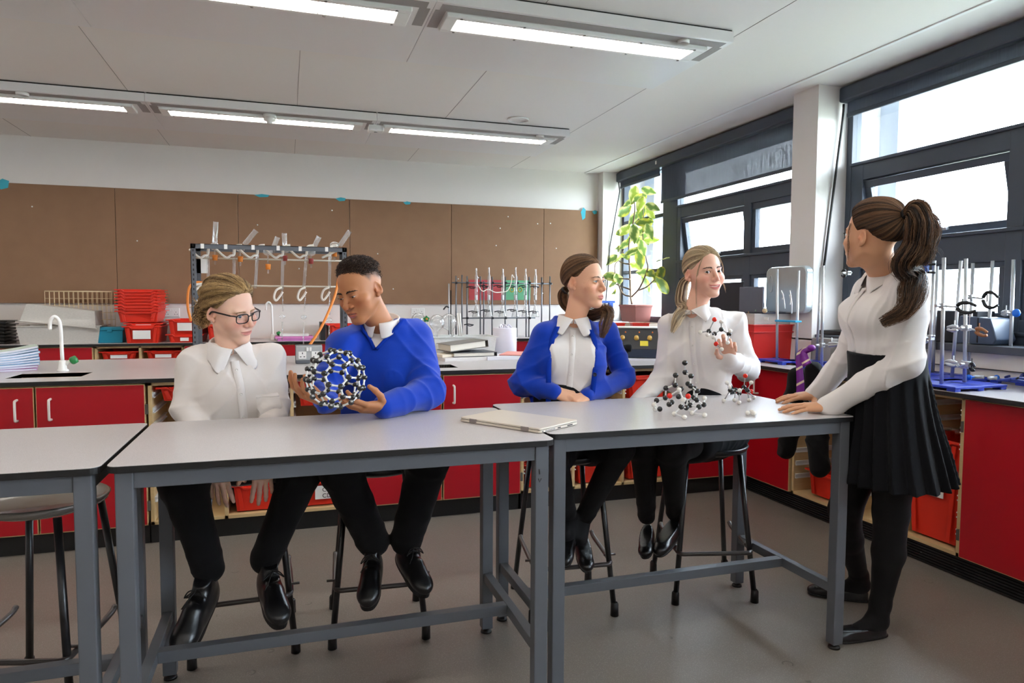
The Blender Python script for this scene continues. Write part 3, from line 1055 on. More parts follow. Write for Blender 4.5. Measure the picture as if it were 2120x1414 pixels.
# the tray of safety glasses: curved clear shields
M_CLEAR = glass_mat('clear_plastic', (.95, .93, .93), .8, .12)
for i in range(4):
    y = 2.46 + i * .05
    c = []
    for k in range(9):
        a = -1.2 + 2.4 * k / 8
        c.append((XF + .10 + .05 * math.cos(a) + .01 * i, y + .055 * math.sin(a)))
    mm = MB()
    pts = [(x, yy, .61) for x, yy in c] + [(x, yy, .655) for x, yy in reversed(c)]
    for k in range(8):
        mm.add([(c[k][0], c[k][1], .612), (c[k + 1][0], c[k + 1][1], .612), (c[k + 1][0], c[k + 1][1], .66), (c[k][0], c[k][1], .66)], [(0, 1, 2, 3)])
    mm.tube([(x, yy, .66) for x, yy in c], .0022, 6)
    g = thing('safety_goggles', 'clear safety goggles heaped in the red tray behind the standing girl', 'goggles', (XF + .12, y, .612), 0, 'goggles in the red tray')
    mm.build('shield', M_CLEAR, g, world=True)
# along the back wall
G3 = 'base units under the pinboard'
YR = 6.78
xs = [(-3.45, -2.51, 2, 'far left under the pinboard'), (-2.505, -1.59, 2, 'under the clear storage boxes')]
for x0, x1, n, lab in xs:
    u = unit('base_cupboard', 'red double door cupboard ' + lab, (x0, YR, 0), 'S', 'cupboard', G3)
    wd = x1 - x0
    carcass(u, 0, wd, z1=.868); plinth(u, 0, wd); door(u, .004, wd / 2 - .004, z1=.862); door(u, wd / 2 + .004, wd - .004, z1=.862)
u = unit('tray_unit', 'open birch tray unit under the stack of red trays', (-1.582, YR, 0), 'S', 'tray unit', G3)
carcass(u, 0, .70, z1=.868, shelf=(.35,)); plinth(u, 0, .70)
tray('red tray with a white label under the stacked red trays', (-1.40, YR + .225, .745), 0, .075, lab=(.13, .03, .03))
tray('red tray with a white label right of the one under the stack', (-1.05, YR + .225, .745), 0, .075, lab=(.13, .03, .03))
for x0, x1, lab in ((-.878, .10, 'behind the grey glassware rack'), (.105, 1.08, 'behind the boy in the blue jumper'), (1.085, 2.06, 'behind the white tub of glassware'), (2.065, 2.95, 'behind the girl in the cardigan')):
    u = unit('base_cupboard', 'red double door cupboard ' + lab, (x0, YR, 0), 'S', 'cupboard', G3)
    wd = x1 - x0
    carcass(u, 0, wd, z1=.868); plinth(u, 0, wd); door(u, .004, wd / 2 - .004, z1=.862); door(u, wd / 2 + .004, wd - .004, z1=.862)

# ---------------------------------------------------------------- lab tables
def lab_table(label, x0, y0):
    W_, D_, H_ = 1.186, .652, .868
    t = thing('lab_table', label, 'table', (x0, y0, 0), 0, 'high lab tables pushed end to end')
    m = MB()
    o = rrect(0, W_, 0, D_, .028)
    m.mat(1).prism(o, H_ - .018, H_ - .0015)
    m.mat(0).prism([(x * .9992 + .0005, y * .9985 + .0005) for x, y in o], H_ - .0015, H_)
    m.build('tabletop', [M_TOP, M_BLACK], t, bevel=.0012)
    b = .042
    ix, iy = .018, .012
    L = [(ix, iy), (W_ - ix - b, iy), (ix, D_ - iy - b), (W_ - ix - b, D_ - iy - b)]
    for x, y in L:
        lg = MB().bx(x, x + b, y, y + b, .018, H_ - .018).build('leg', M_STEEL, t, bevel=.003)
        MB().cyl((x + b / 2, y + b / 2, .008), (x + b / 2, y + b / 2, .022), .007, 10).lathe([(0, 0), (.022, 0), (.020, .008), (.008, .012)], (x + b / 2, y + b / 2, 0), 18).build('levelling_foot', M_BLACK, lg)
    a = MB()
    z0, z1 = H_ - .062, H_ - .018
    a.bx(ix + b, W_ - ix - b, iy + .004, iy + .034, z0, z1).bx(ix + b, W_ - ix - b, D_ - iy - .034, D_ - iy - .004, z0, z1)
    a.bx(ix + .004, ix + .034, iy + b, D_ - iy - b, z0, z1).bx(W_ - ix - .034, W_ - ix - .004, iy + b, D_ - iy - b, z0, z1)
    a.build('apron', M_STEEL, t, bevel=.002)
    z0, z1 = .205, .240
    for xa in (ix + .006, W_ - ix - .036):
        MB().bx(xa, xa + .030, iy + b, D_ - iy - b, z0, z1).build('side_stretcher', M_STEEL, t, bevel=.002)
    MB().bx(ix + .036, W_ - ix - .036, D_ / 2 - .018, D_ / 2 + .018, z0, z1).build('long_stretcher', M_STEEL, t, bevel=.002)
    return t
T1 = lab_table('high grey steel lab table at the left edge, in front of the empty stool', -1.629, 1.904)
T2 = lab_table('high lab table in the middle with the two boys seated behind it', -.431, 1.904)
T3 = lab_table('high lab table with molecule models and the two seated girls, at the right', .766, 1.985)
# pen mark on the leg of the middle table
MB().tube([(.706, 1.9145, .780), (.707, 1.9145, .765)], .0012, 5).tube([(.703, 1.9145, .752), (.707, 1.9145, .741), (.713, 1.9145, .752)], .0012, 5).build('pen_mark', M_BLACK, T2, world=True)

# ---------------------------------------------------------------- stools
M_STOOLLEG = pm('black_tube', srgb(26, 26, 29), .32, var=.1, spec=.6)
M_SEAT = pm('black_seat', srgb(30, 32, 36), .28, var=.08)
def make_stool(label, loc, rz, mat=None, hs=.64):
    t = thing('lab_stool', label, 'stool', loc, rz, 'black lab stools')
    m = MB()
    prof = [(0, hs - .004), (.12, hs - .006), (.165, hs + .004), (.182, hs + .016), (.188, hs + .012), (.180, hs - .006), (.14, hs - .022), (0, hs - .024)]
    m.lathe(prof, (0, 0, 0), 40)
    m.build('seat', mat or M_SEAT, t)
    a, b = .115, .172
    for sx in (-1, 1):
        for sy in (-1, 1):
            lg = MB().tube([(sx * a, sy * a, hs - .018), (sx * b, sy * b, .012)], .0115, 12).build('leg', M_STOOLLEG, t)
            MB().lathe([(0, 0), (.017, 0), (.0155, .05), (.0115, .055)], (sx * b, sy * b, 0), 14).build('rubber_foot', M_BLACK, lg)
    f = (hs - .2) / hs
    q = a + (b - a) * (hs - .215) / hs + .008
    q2 = q
    r = MB()
    r.tube(spline([(-q, q - .06, .26), (-q, q - .10, .245), (-q, -q + .05, .222), (-q + .01, -q - .004, .215), (-q + .06, -q - .012, .215), (q - .06, -q - .012, .215), (q - .01, -q - .004, .215), (q, -q + .05, .222), (q, q - .10, .245), (q, q - .06, .26)], 5), .0095, 10)
    r.cyl((-q - .03, -q + .04, .235), (-q + .02, -q + .04, .235), .005, 8).cyl((q + .03, -q + .04, .235), (q - .02, -q + .04, .235), .005, 8)
    r.build('footrest', pm('worn_footrest', srgb(60, 52, 50), .3, var=.3, scale=30, spec=.7), t)
    return t
M_SHINY = pm('shiny_grey_seat', srgb(120, 112, 104), .18, var=.06, spec=.7)
ST = [make_stool('empty black lab stool with a shiny grey seat at the left edge', (-.74, 2.50, 0), math.radians(-16), M_SHINY, .645),
      make_stool('black lab stool under the student in glasses', (-.165, 2.745, 0), math.radians(2)),
      make_stool('black lab stool under the boy holding the ball model', (.325, 2.725, 0), math.radians(-4)),
      make_stool('black lab stool under the girl in the blue cardigan', (1.10, 2.69, 0), math.radians(-6)),
      make_stool('black lab stool under the smiling girl with the raised model', (1.755, 2.645, 0), math.radians(-14))]
# ---------------------------------------------------------------- people: heads, hands, hair
def add_head(B, R, t, sc, neck, neck_r=.047, smile=0., mouth_open=0., fem=0., lids=(.0060, .0047), nose=1., jaw=1.):
    """one head (local: x right, y face, z up) blended into the body B; neck = base point of the neck in the room."""
    B.at(R, t, sc)
    e = B.ell
    e((0, -.012, .036), (.0745, .096, .084), k=.01)
    e((0, .016, -.020), (.0650, .069, .062), k=.03)
    e((0, .020, -.062), (.049 * jaw, .060, .050), k=.025)
    e((0, .0695, -.0985), (.020 * jaw, .0175, .0165), k=.022)
    for s in (-1, 1):
        B.cone((s * .051 * jaw, -.010, -.048), (s * .018 * jaw, .064, -.100), .014, .0122, k=.022)
        e((s * .045, .053, -.024), (.024, .022, .018), k=.022)
        e((s * .022, .0745, .0195), (.023, .0115 - .003 * fem, .008), k=.016)
        e((s * .034, .048, -.046), (.023, .026, .026), k=.02)
    e((0, .066, -.064), (.032, .0220, .024), k=.02)
    for s in (-1, 1):
        e((s * .0315, .0965, .002), (.0185, .0135, .0115), 's', k=.012)
    n = nose
    B.cone((0, .0845, .010), (0, .1035 * n ** .15, -.026), .0068, .0088, k=.011)
    e((0, .1050 * n ** .15, -.0315), (.0105, .0108, .0095), k=.006)
    e((0, .0880, -.0360), (.0115, .0145, .0100), k=.008)
    for s in (-1, 1):
        e((s * .0130 * n, .0935, -.0350), (.0074, .0098, .0068), k=.006)
        e((s * .0064, .1015, -.0420), (.0038, .0052, .0042), 's', k=.003)
    # eyelids: a dome over each eyeball with an almond opening
    for s in (-1, 1):
        ex = np.array((s * .0315, .0725, .002))
        e(ex, (.0140, .0139, .0136), k=.0035)
        e32 = ex.astype(np.float32)
        def cav(P, e32=e32, s=s):
            q = P - e32
            u = q[..., 0] * s + .0005
            w = q[..., 2] - u * .06
            f = 1 - np.clip(np.abs(u) / .0162, 0, 1.3) ** 2
            dd = np.maximum(w - lids[0] * f, -lids[1] * f - w)
            r = np.sqrt((q * q).sum(-1))
            return np.maximum(np.maximum(dd, .0106 - r), -q[..., 1])
        B.op(cav, ex, .018, 's', .0012)
    # lips follow the face: find the surface along the mouth line first
    sm, mo = smile, mouth_open
    cx = .0235 + .0050 * sm
    B.mouth = (cx, sm, mo)
    xs = np.linspace(-cx, cx, 11)
    zm = -.0660 + (.0015 + .0055 * sm) * (xs / cx) ** 2
    ys = np.linspace(.050, .110, 121)
    W_ = (np.stack([np.repeat(xs, 121), np.tile(ys, 11), np.repeat(zm, 121)], 1) * sc) @ R.T + t
    D_ = np.full(len(W_), 1., np.float32)
    W_ = W_.astype(np.float32)
    for fn, c_, r_, md, k_ in B.ops:
        if md != 'd': D_ = B._comb(D_, fn(W_), md, k_)
    D_ = D_.reshape(11, 121)
    y0 = np.array([ys[np.nonzero(D_[i] < 0)[0].max()] if (D_[i] < 0).any() else .08 for i in range(11)])
    g = 1 - np.abs(xs / cx) ** 2.2
    bow = np.where(np.abs(xs) < .002, -.0007, .0008 * np.exp(-((np.abs(xs) - .005) / .004) ** 2))
    up = [(x, y - .0012, z + .0012 + .0036 * gg + bw + mo * .25) for x, y, z, gg, bw in zip(xs, y0, zm, g, bow)]
    lw = [(x, y - .0010, z - .0010 - .0048 * gg - mo * .75 * gg) for x, y, z, gg in zip(xs, y0, zm, g)]
    B.chain(up, list(.0016 + .0022 * g), k=.0045)
    B.chain(lw, list(.0016 + .0034 * g), k=.0045)
    def slit(P):
        x = P[..., 0]
        u = np.clip(np.abs(x) / cx, 0, 1.4)
        zc = -.0660 + (.0015 + .0055 * sm) * u ** 2 - mo * .25 * (1 - u ** 2)
        th = (.0012 + mo * .52) * np.sqrt(np.clip(1 - u ** 2, 0, 1)) + .0003
        yy = np.interp(np.abs(x), xs[5:], y0[5:]).astype(np.float32)
        return np.maximum(np.maximum(np.abs(P[..., 2] - zc) - th, np.abs(x) - cx), yy - (.0030 + mo * .9) - P[..., 1])
    B.op(slit, (0, .085, -.066), .05, 's', .0012)
    if sm > .3:
        for s in (-1, 1):
            e((s * (cx + .0065), y0[0] + .004, -.0605 + .003 * sm), (.0030, .006, .008), 's', k=.008)
            e((s * .040, .058, -.034), (.020, .022, .016), k=.02)
    e((0, .0970, -.0850), (.017, .0075, .0055), 's', k=.012)
    # ears
    for s in (-1, 1):
        rt = (-.20, s * -.12, s * .36)
        e((s * .0765, -.0170, -.004), (.0068, .0170, .0275), k=.005, rot=rt)
        e((s * .0826, -.0155, -.001), (.0060, .0102, .0175), 's', k=.003, rot=rt)
        e((s * .0770, -.0030, -.007), (.0045, .0050, .0075), k=.004)
        e((s * .0742, -.0080, -.0290), (.0055, .0075, .0085), k=.005)
    B.at()
    # neck
    top = R @ (np.array((0, -.028, -.045)) * sc) + t
    th = R @ (np.array((0, .006, -.085)) * sc) + t
    B.cone(top, neck, neck_r * sc, neck_r * sc * 1.04, k=.018)
    B.cone(th, np.asarray(neck) + R @ np.array((0, .012, 0)), neck_r * sc * .72, neck_r * sc * .86, k=.02)

def head_tint(V, R, t, sc, skin, lip, blush, freckle=0., out=None, fade=None, mouth=(.0235, 0, 0)):
    q = ((V - t) @ R) / sc
    c = np.tile(np.array(skin), (len(V), 1)) if out is None else out
    x, y, z = np.abs(q[:, 0]), q[:, 1], q[:, 2]
    def mixc(m, col):
        c[:] = c * (1 - m[:, None]) + np.array(col) * m[:, None]
    front = sstep(.02, .05, y)
    mixc(.55 * np.exp(-(((x - .043) / .022) ** 2 + ((z + .030) / .020) ** 2)) * front, blush)
    mixc(.40 * np.exp(-((x / .014) ** 2 + ((z + .032) / .012) ** 2)) * front, blush)
    mixc(.45 * np.exp(-(((x - .078) / .012) ** 2 + ((y + .012) / .02) ** 2 + (z / .03) ** 2)), blush)
    cx, sm, mo = mouth
    u = np.clip(x / cx, 0, 2)
    zl = z + .0660 - (.0015 + .0055 * sm) * u ** 2
    gu = np.clip(1 - u ** 2.2, 0, 1)
    lipm = sstep(1.04, .94, u) * sstep(.0068 * gu + .0026 + mo * .3, .0048 * gu + .0012 + mo * .3, zl) * sstep(-.0108 * gu - .0026 - mo, -.0084 * gu - .0012 - mo, zl) * sstep(.060, .068, y)
    mixc(.80 * lipm, lip)
    if fade is not None:          # closely clipped hair at the sides and nape
        d = q - CR_C
        d /= np.linalg.norm(d, axis=1)[:, None] + 1e-9
        az, el = np.abs(np.arctan2(d[:, 0], d[:, 1])), np.arcsin(np.clip(d[:, 2], -1, 1))
        lo = np.interp(az, np.radians([0, 48, 58, 75, 90, 120, 150, 180]), np.radians([60, 40, 14, -8, 2, -14, -24, -28]))
        mixc(.85 * sstep(lo, lo + .38, el) * sstep(-.16, -.10, z * 0 + q[:, 2]), fade)
    if freckle:
        f = np.sin(q[:, 0] * 910 + 3 * np.sin(q[:, 2] * 700)) * np.sin(q[:, 2] * 870 + 2.5 * np.sin(q[:, 0] * 630))
        mixc(freckle * sstep(.55, .85, f) * front * np.exp(-((z + .012) / .035) ** 2), (blush[0] * .75, blush[1] * .7, blush[2] * .65))
    return c

def eye_part(parent, R, t, sc, gaze, iris):
    """two eyeballs with iris and pupil; gaze is a direction in the head's own frame."""
    g = _norm(gaze)
    nu, nv = 28, 20
    for s in (-1, 1):
        a = frame(g, (0, 0, 1))
        V, T = [], []
        for i in range(nv + 1):
            th = PI * (i / nv) ** 1.6
            for j in range(nu):
                ph = 2 * PI * j / nu
                d = np.array((math.sin(th) * math.cos(ph), math.cos(th), math.sin(th) * math.sin(ph)))
                r = .01235 + (.0006 * (1 - (th / .55) ** 2) if th < .55 else 0)
                V.append(a @ d * r + np.array((s * .0315, .0725, .002)))
                T.append((.006, .005, .005) if th < .19 else (tuple(np.array(iris) * (.5 if th > .44 else 1)) if th < .51 else (.60, .57, .55)))
        Q = np.array([(i * nu + j, i * nu + (j + 1) % nu, (i + 1) * nu + (j + 1) % nu, (i + 1) * nu + j) for i in range(nv) for j in range(nu)])
        W = (np.array(V) * sc) @ R.T + t
        o = link_mesh('eye', np_mesh('eye', W, Q, tint=np.array(T)), vcol_mat('eye_surface', .08, .6), parent, world=True)
        tag(o, 'glossy eye with dark iris')

def brows(parent, R, t, sc, V, col, thick=1., lift=0., lid=.0060):
    Q0 = ((V - t) @ R) / sc
    Q0 = Q0[(Q0[:, 1] > .045) & (Q0[:, 2] > -.01) & (Q0[:, 2] < .06)]
    for s in (-1, 1):
        L, C = [], []
        for i in range(120):
            u = i / 119
            x = s * (.0115 + .036 * u + RNG.normal(0, .0008))
            z = .0185 + lift + .0070 * math.sin(u * 2.1) - .004 * u + RNG.normal(0, .0015 * thick) * (1 - .6 * u)
            dd = (Q0[:, 0] - x) ** 2 + (Q0[:, 2] - z) ** 2
            y = Q0[np.argpartition(dd, 6)[:6], 1].mean() + .0003
            d = np.array((s * (.5 + .5 * u), -.25 * u, .75 - 1.0 * u)) * .0075
            p = np.array((x, y, z))
            L.append([p, p + d * .5 + (0, .0006, 0), p + d])
            C.append(np.array(col) * RNG.uniform(.75, 1.2))
        V, Q, T = tubes(L, .0006 * thick, .0002, 3, C)
        o = link_mesh('eyebrow', np_mesh('eyebrow', (V * sc) @ R.T + t, Q, tint=T), vcol_mat('hair_strand', .48, .28), parent, world=True)
        # lashes along the upper lid
        L = []
        for i in range(17):
            u = -1 + 2 * i / 16
            f = 1 - (abs(u) * .0148 / .0150) ** 2
            p = np.array((s * (.0315 + u * .0146), 0, max(.002 + (lid - .0006) * f + u * .0146 * .06, -.0095)))
            r2 = .0140 ** 2 - (u * .0146) ** 2 - (p[2] - .002) ** 2
            p[1] = .0725 + math.sqrt(max(r2, 1e-8))
            L.append([p, p + np.array((s * u * .003, .004, .0012)), p + np.array((s * u * .005, .006, .0035))])
        V, Q, T = tubes(L, .00045, .00015, 3, [np.array(col) * .35] * len(L))
        link_mesh('eyelashes', np_mesh('eyelashes', (V * sc) @ R.T + t, Q, tint=T), vcol_mat('hair_strand', .48, .28), parent, world=True)

def add_hand(B, wrist, fdir, dorsal, side, curl, spread=(.12, .02, -.08, -.2), thumb=None, sc=1., slim=1.):
    """palm, four jointed fingers and a thumb. fdir: towards the fingers, dorsal: out of the back of the hand,
    side: +1 puts the thumb on the local +x side. curl: four triples of joint bends (radians)."""
    f = _norm(fdir)
    z = _norm(np.asarray(dorsal, float) - f * np.dot(dorsal, f))
    x = np.cross(f, z)
    R = np.stack([x, f, z], axis=1)
    B.at(R, wrist, sc)
    s = side
    kn = [(.0265, .086, .001), (.0085, .090, .004), (-.0100, .086, .002), (-.0265, .077, -.003)]
    ln = [(.041, .024, .020), (.045, .028, .021), (.041, .026, .020), (.032, .020, .018)]
    rd = [.0088, .0090, .0085, .0075]
    B.ell((0, .043, -.005), (.033 * slim, .044, .0125), k=.012)
    for i in range(4):
        k0 = np.array(kn[i]) * (s, 1, 1)
        B.cone((s * (.012 - .009 * i), .004, 0), k0, .0150 * slim, .0108 * slim, k=.012)
    for i in range(4):
        p = np.array(kn[i]) * (s, 1, 1)
        a = 0
        sp = spread[i] * s
        pts = [p]
        for jn in range(3):
            a += curl[i][jn]
            d = np.array((math.sin(sp) * math.cos(a), math.cos(sp) * math.cos(a), -math.sin(a)))
            p = p + d * ln[i][jn]
            pts.append(p)
        r = rd[i] * slim
        B.chain(pts, [r * 1.08, r, r * .9, r * .76], k=.0035)
    th = thumb or ((.80, .58, -.15), (.55, .82, -.20), (.38, .90, -.25))
    p = np.array((s * .020, .016, -.008))
    pts = [p]
    for d, l in zip(th, (.042, .034, .027)):
        d = _norm(d) * (s, 1, 1)
        p = p + d * l
        pts.append(p)
    B.chain(pts, [.0145 * slim, .0110 * slim, .0098 * slim, .0078 * slim], k=.006)
    B.at()
    return R

# hair: shells and strands over the cranium (unit directions from its centre)
CR_C, CR_R = np.array((0, -.012, .036)), np.array((.0745, .096, .084))
def cr_dir(az, el):
    """azimuth from the face (+ = person's right), elevation; radians."""
    return np.stack([np.cos(el) * np.sin(az), np.cos(el) * np.cos(az), np.sin(el)], -1)
def cr_rad(d):
    return 1 / np.sqrt(((d / CR_R) ** 2).sum(-1))
HAIRLINE = (np.radians([0, 25, 48, 62, 74, 84, 100, 116, 140, 180]), np.radians([29, 27, 16, -2, -15, -16, -12, -34, -44, -46]))
def hairline(az, shift=0., line=HAIRLINE):
    return np.interp(np.abs(az), *line) + shift

def hair_cap(parent, R, t, sc, cols, thick=.006, flow=None, shift=0., lump=.0, line=HAIRLINE, streak=60., name='hair', extra=None):
    na, ne = 180, 46
    az = np.linspace(-PI, PI, na, endpoint=False)
    A, U = np.meshgrid(az, np.linspace(0, 1, ne), indexing='ij')
    th = hairline(A, shift, line)
    E = th + (PI / 2 - th) * U
    d = cr_dir(A, E)
    f = _norm(flow if flow is not None else (0, -.9, .35))
    ang = np.arctan2(d @ _norm(np.cross(f, (1, 0, 0))), d[..., 0])
    g = np.sin(ang * streak + 2 * np.sin(ang * 7)) * .5 + np.sin(ang * streak * 2.3 + 1) * .3
    off = -.005 + (thick + .005) * sstep(0, .16, U) + .0005 * g * sstep(.05, .2, U)
    if lump:
        off = off + lump * (np.sin(d[..., 0] * 75 + 4 * np.sin(d[..., 2] * 40)) * np.sin(d[..., 1] * 70 + 3 * np.sin(d[..., 0] * 50)) * np.sin(d[..., 2] * 80)) * sstep(.05, .25, U)
    if extra is not None:
        off = off + extra(d) * sstep(.02, .2, U)
    V = CR_C + d * (cr_rad(d) + off)[..., None]
    m = np.clip(.5 + .5 * g, 0, 1)[..., None]
    T = np.array(cols[0]) * (1 - m) + np.array(cols[1]) * m
    i, j = np.meshgrid(np.arange(na), np.arange(ne - 1), indexing='ij')
    i2 = (i + 1) % na
    Q = np.stack([i * ne + j, i2 * ne + j, i2 * ne + j + 1, i * ne + j + 1], -1).reshape(-1, 4)
    W = (V.reshape(-1, 3) * sc) @ R.T + t
    return link_mesh(name, np_mesh(name, W, Q, tint=T.reshape(-1, 3)), vcol_mat('hair_shell', .8, .12), parent, world=True)

def streaks(cols, ang, k=11.):
    w = .5 + .30 * np.sin(ang * k + 2 * np.sin(ang * 5)) + .22 * np.sin(ang * k * 2.7 + 1) + RNG.normal(0, .16, len(ang))
    w = np.clip(w, 0, 1)[:, None]
    return (np.array(cols[0]) * (1 - w) + np.array(cols[1]) * w) * RNG.uniform(.88, 1.1, (len(ang), 1))

def pick(cols, n):
    w = RNG.random((n, 1)) ** 1.3
    return (np.array(cols[0]) * (1 - w) + np.array(cols[1]) * w) * RNG.uniform(.8, 1.15, (n, 1))

def swept_hair(parent, R, t, sc, cols, knot, n=1100, thick=.006, shift=0., r=.0007, wave=0., line=HAIRLINE, name='swept_hair', azr=(-PI, PI), extra=None):
    """strands combed over the cranium from the hairline and crown to a knot (local point)."""
    kd = _norm(np.asarray(knot) - CR_C)
    L, An = [], []
    side_k = _norm(np.cross(kd, (1, 0, 0)))
    for i in range(n):
        a = RNG.uniform(*azr)
        h = hairline(np.array([a]), shift, line)[0]
        u = RNG.random() ** 2.2 * .85
        el = h + .012 + (PI / 2 - h) * u
        s = cr_dir(np.array(a), np.array(el))
        om = math.acos(np.clip(s @ kd, -1, 1))
        if om < .25: continue
        tt = np.linspace(0, 1, 14)
        P = (np.sin((1 - tt) * om)[:, None] * s + np.sin(tt * om)[:, None] * kd) / math.sin(om)
        az_, el_ = np.arctan2(P[:, 0], P[:, 1]), np.arcsin(np.clip(P[:, 2], -1, 1))
        hh = hairline(az_, shift, line)
        uu = np.clip((el_ - hh) / (PI / 2 - hh), 0, 1)
        lift = -.0048 + (thick + .005) * sstep(0, .16, uu) + RNG.uniform(-.0002, .0012) * sstep(0, .1, tt)
        if extra is not None: lift = lift + extra(P) * sstep(.02, .2, uu)
        if wave:
            ph = RNG.uniform(0, 6)
            side = np.cross(P, kd)
            side /= np.linalg.norm(side, axis=1)[:, None] + 1e-6
            P = P + side * (wave * np.sin(tt * om * 22 + ph) * sstep(.05, .2, tt))[:, None]
            lift = lift + wave * .05 * np.cos(tt * om * 20 + ph)
            P /= np.linalg.norm(P, axis=1)[:, None]
        Pl = CR_C + P * (cr_rad(P) + lift)[:, None]
        Pl[-1] = Pl[-1] * .5 + np.asarray(knot) * .5
        L.append((Pl * sc) @ R.T + t)
        An.append(math.atan2(s @ side_k, s[0]))
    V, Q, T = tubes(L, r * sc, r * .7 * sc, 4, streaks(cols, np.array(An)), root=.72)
    return link_mesh(name, np_mesh(name, V, Q, tint=T), vcol_mat('hair_strand', .48, .28), parent, world=True)

def tail(parent, path, rad, cols, n=150, r=.0013, wave=.004, name='ponytail', freq=9., tip=.35, core=True):
    """a bundle of strands along a path (room coordinates) with a radius per path point."""
    P = np.array(spline(path, 8))
    k = len(P)
    rad = np.interp(np.linspace(0, 1, k), np.linspace(0, 1, len(rad)), rad)
    T = np.gradient(P, axis=0)
    T /= np.linalg.norm(T, axis=1)[:, None]
    U = np.cross(T, (0.31, .9, .2)); U /= np.linalg.norm(U, axis=1)[:, None]
    W = np.cross(T, U)
    L, An = [], []
    for i in range(n):
        a, q = RNG.uniform(0, 2 * PI), RNG.random() ** .5
        ph, fr = RNG.uniform(0, 6), freq * RNG.uniform(.85, 1.15)
        tt = np.linspace(0, 1, k)
        m = max(6, int(k * (1 - tip * RNG.random() ** 2)))
        rr = rad * q
        w = wave * np.sin(tt * fr + ph * .35) * sstep(0, .15, tt)
        w2 = wave * .6 * np.cos(tt * fr * .9 + ph) * sstep(0, .15, tt)
        S = P + U * (np.cos(a) * rr + w)[:, None] + W * (np.sin(a) * rr + w2)[:, None]
        L.append(S[:m]); An.append(a)
    C = streaks(cols, np.array(An), 3.)
    V, Q, Tn = tubes(L, r, r * .5, 4, C)
    if core:
        cr = [0.0] * k
        mb = MB()
        ang = 12
        Vc = P[:, None] + (U[:, None] * np.cos(2 * PI * np.arange(ang) / ang)[None, :, None] + W[:, None] * np.sin(2 * PI * np.arange(ang) / ang)[None, :, None]) * (rad * .72 * (1 - .97 * sstep(.55, .95, np.linspace(0, 1, k))))[:, None, None]
        i, j = np.meshgrid(np.arange(k - 1), np.arange(ang), indexing='ij')
        j2 = (j + 1) % ang
        Qc = np.stack([i * ang + j, i * ang + j2, (i + 1) * ang + j2, (i + 1) * ang + j], -1).reshape(-1, 4) + len(V)
        V = np.concatenate([V, Vc.reshape(-1, 3)])
        Q = np.concatenate([Q, Qc])
        Tn = np.concatenate([Tn, np.tile(np.array(cols[0]) * .8, (k * ang, 1))])
    return link_mesh(name, np_mesh(name, V, Q, tint=Tn), vcol_mat('hair_strand', .48, .28), parent, world=True)

def loose(parent, lines, cols, r=.0006, name='loose_strands'):
    L = [np.array(spline(l, 6)) for l in lines]
    V, Q, T = tubes(L, r, r * .4, 3, pick(cols, len(L)))
    return link_mesh(name, np_mesh(name, V, Q, tint=T), vcol_mat('hair_strand', .48, .28), parent, world=True)

def curly(parent, R, t, sc, cols, n, size, line, shift=0., thick=.015, r=.0016, name='curls', top=None):
    """short tight curls standing on the scalp."""
    L = []
    for i in range(n):
        a = RNG.uniform(-PI, PI)
        h = hairline(np.array([a]), shift, line)[0]
        el = math.asin(np.clip(math.sin(h) + (1 - math.sin(h)) * RNG.random(), -1, 1))
        d = cr_dir(np.array(a), np.array(el))
        fade = float(sstep(h, h + .45, el))
        if top is not None and RNG.random() > top(d): continue
        u = _norm(np.cross(d, RNG.normal(size=3)))
        w = np.cross(d, u)
        base = CR_C + d * (cr_rad(d) - .001)
        ln = thick * (.22 + .78 * fade) * RNG.uniform(.75, 1.2)
        tt = np.linspace(0, 1, 15)
        q = size * RNG.uniform(.7, 1.2)
        turns = RNG.uniform(1.2, 2.2) * 2 * PI
        S = base + d * (ln * tt)[:, None] + u * (q * (np.cos(turns * tt) - 1) * tt)[:, None] + w * (q * np.sin(turns * tt) * tt)[:, None]
        L.append((S * sc) @ R.T + t)
    V, Q, T = tubes(L, r, r * .6, 4, pick(cols, len(L)))
    return link_mesh(name, np_mesh(name, V, Q, tint=T), vcol_mat('hair_strand', .48, .28), parent, world=True)
# ---------------------------------------------------------------- people: clothes and poses
def head_R(yaw, pitch, roll):
    """yaw from -Y towards +X, pitch up, roll; degrees."""
    y, p, r = map(math.radians, (yaw, pitch, roll))
    f = np.array([math.sin(y) * math.cos(p), -math.cos(y) * math.cos(p), math.sin(p)])
    a = _norm(np.cross(f, (0, 0, 1)))
    u = np.cross(a, f)
    a2 = a * math.cos(r) + u * math.sin(r)
    return np.stack([a2, f, np.cross(a2, f)], 1)

def yawv(deg):
    return np.array((math.sin(math.radians(deg)), -math.cos(math.radians(deg)), 0.))

def torso_frame(pelvis, neck, fwd):
    up = _norm(np.asarray(neck) - np.asarray(pelvis))
    r = _norm(np.cross(fwd, up))
    return np.stack([r, np.cross(up, r), up], 1)

MALE = [(-.06, 0, 0, .150, .110, .115), (.08, 0, 0, .158, .118, .120), (.28, 0, .004, .150, .112, .108), (.50, 0, .010, .158, .112, .108), (.70, 0, .008, .160, .104, .108), (.84, 0, -.004, .138, .080, .090), (.93, 0, -.014, .092, .058, .068), (1.0, 0, -.016, .060, .046, .050)]
FEM = [(-.06, 0, 0, .158, .108, .120), (.08, 0, 0, .160, .110, .125), (.30, 0, .002, .132, .098, .098), (.45, 0, .006, .134, .100, .096), (.62, 0, .008, .142, .104, .098), (.78, 0, .002, .138, .086, .092), (.90, 0, -.012, .098, .058, .070), (1.0, 0, -.014, .056, .042, .046)]

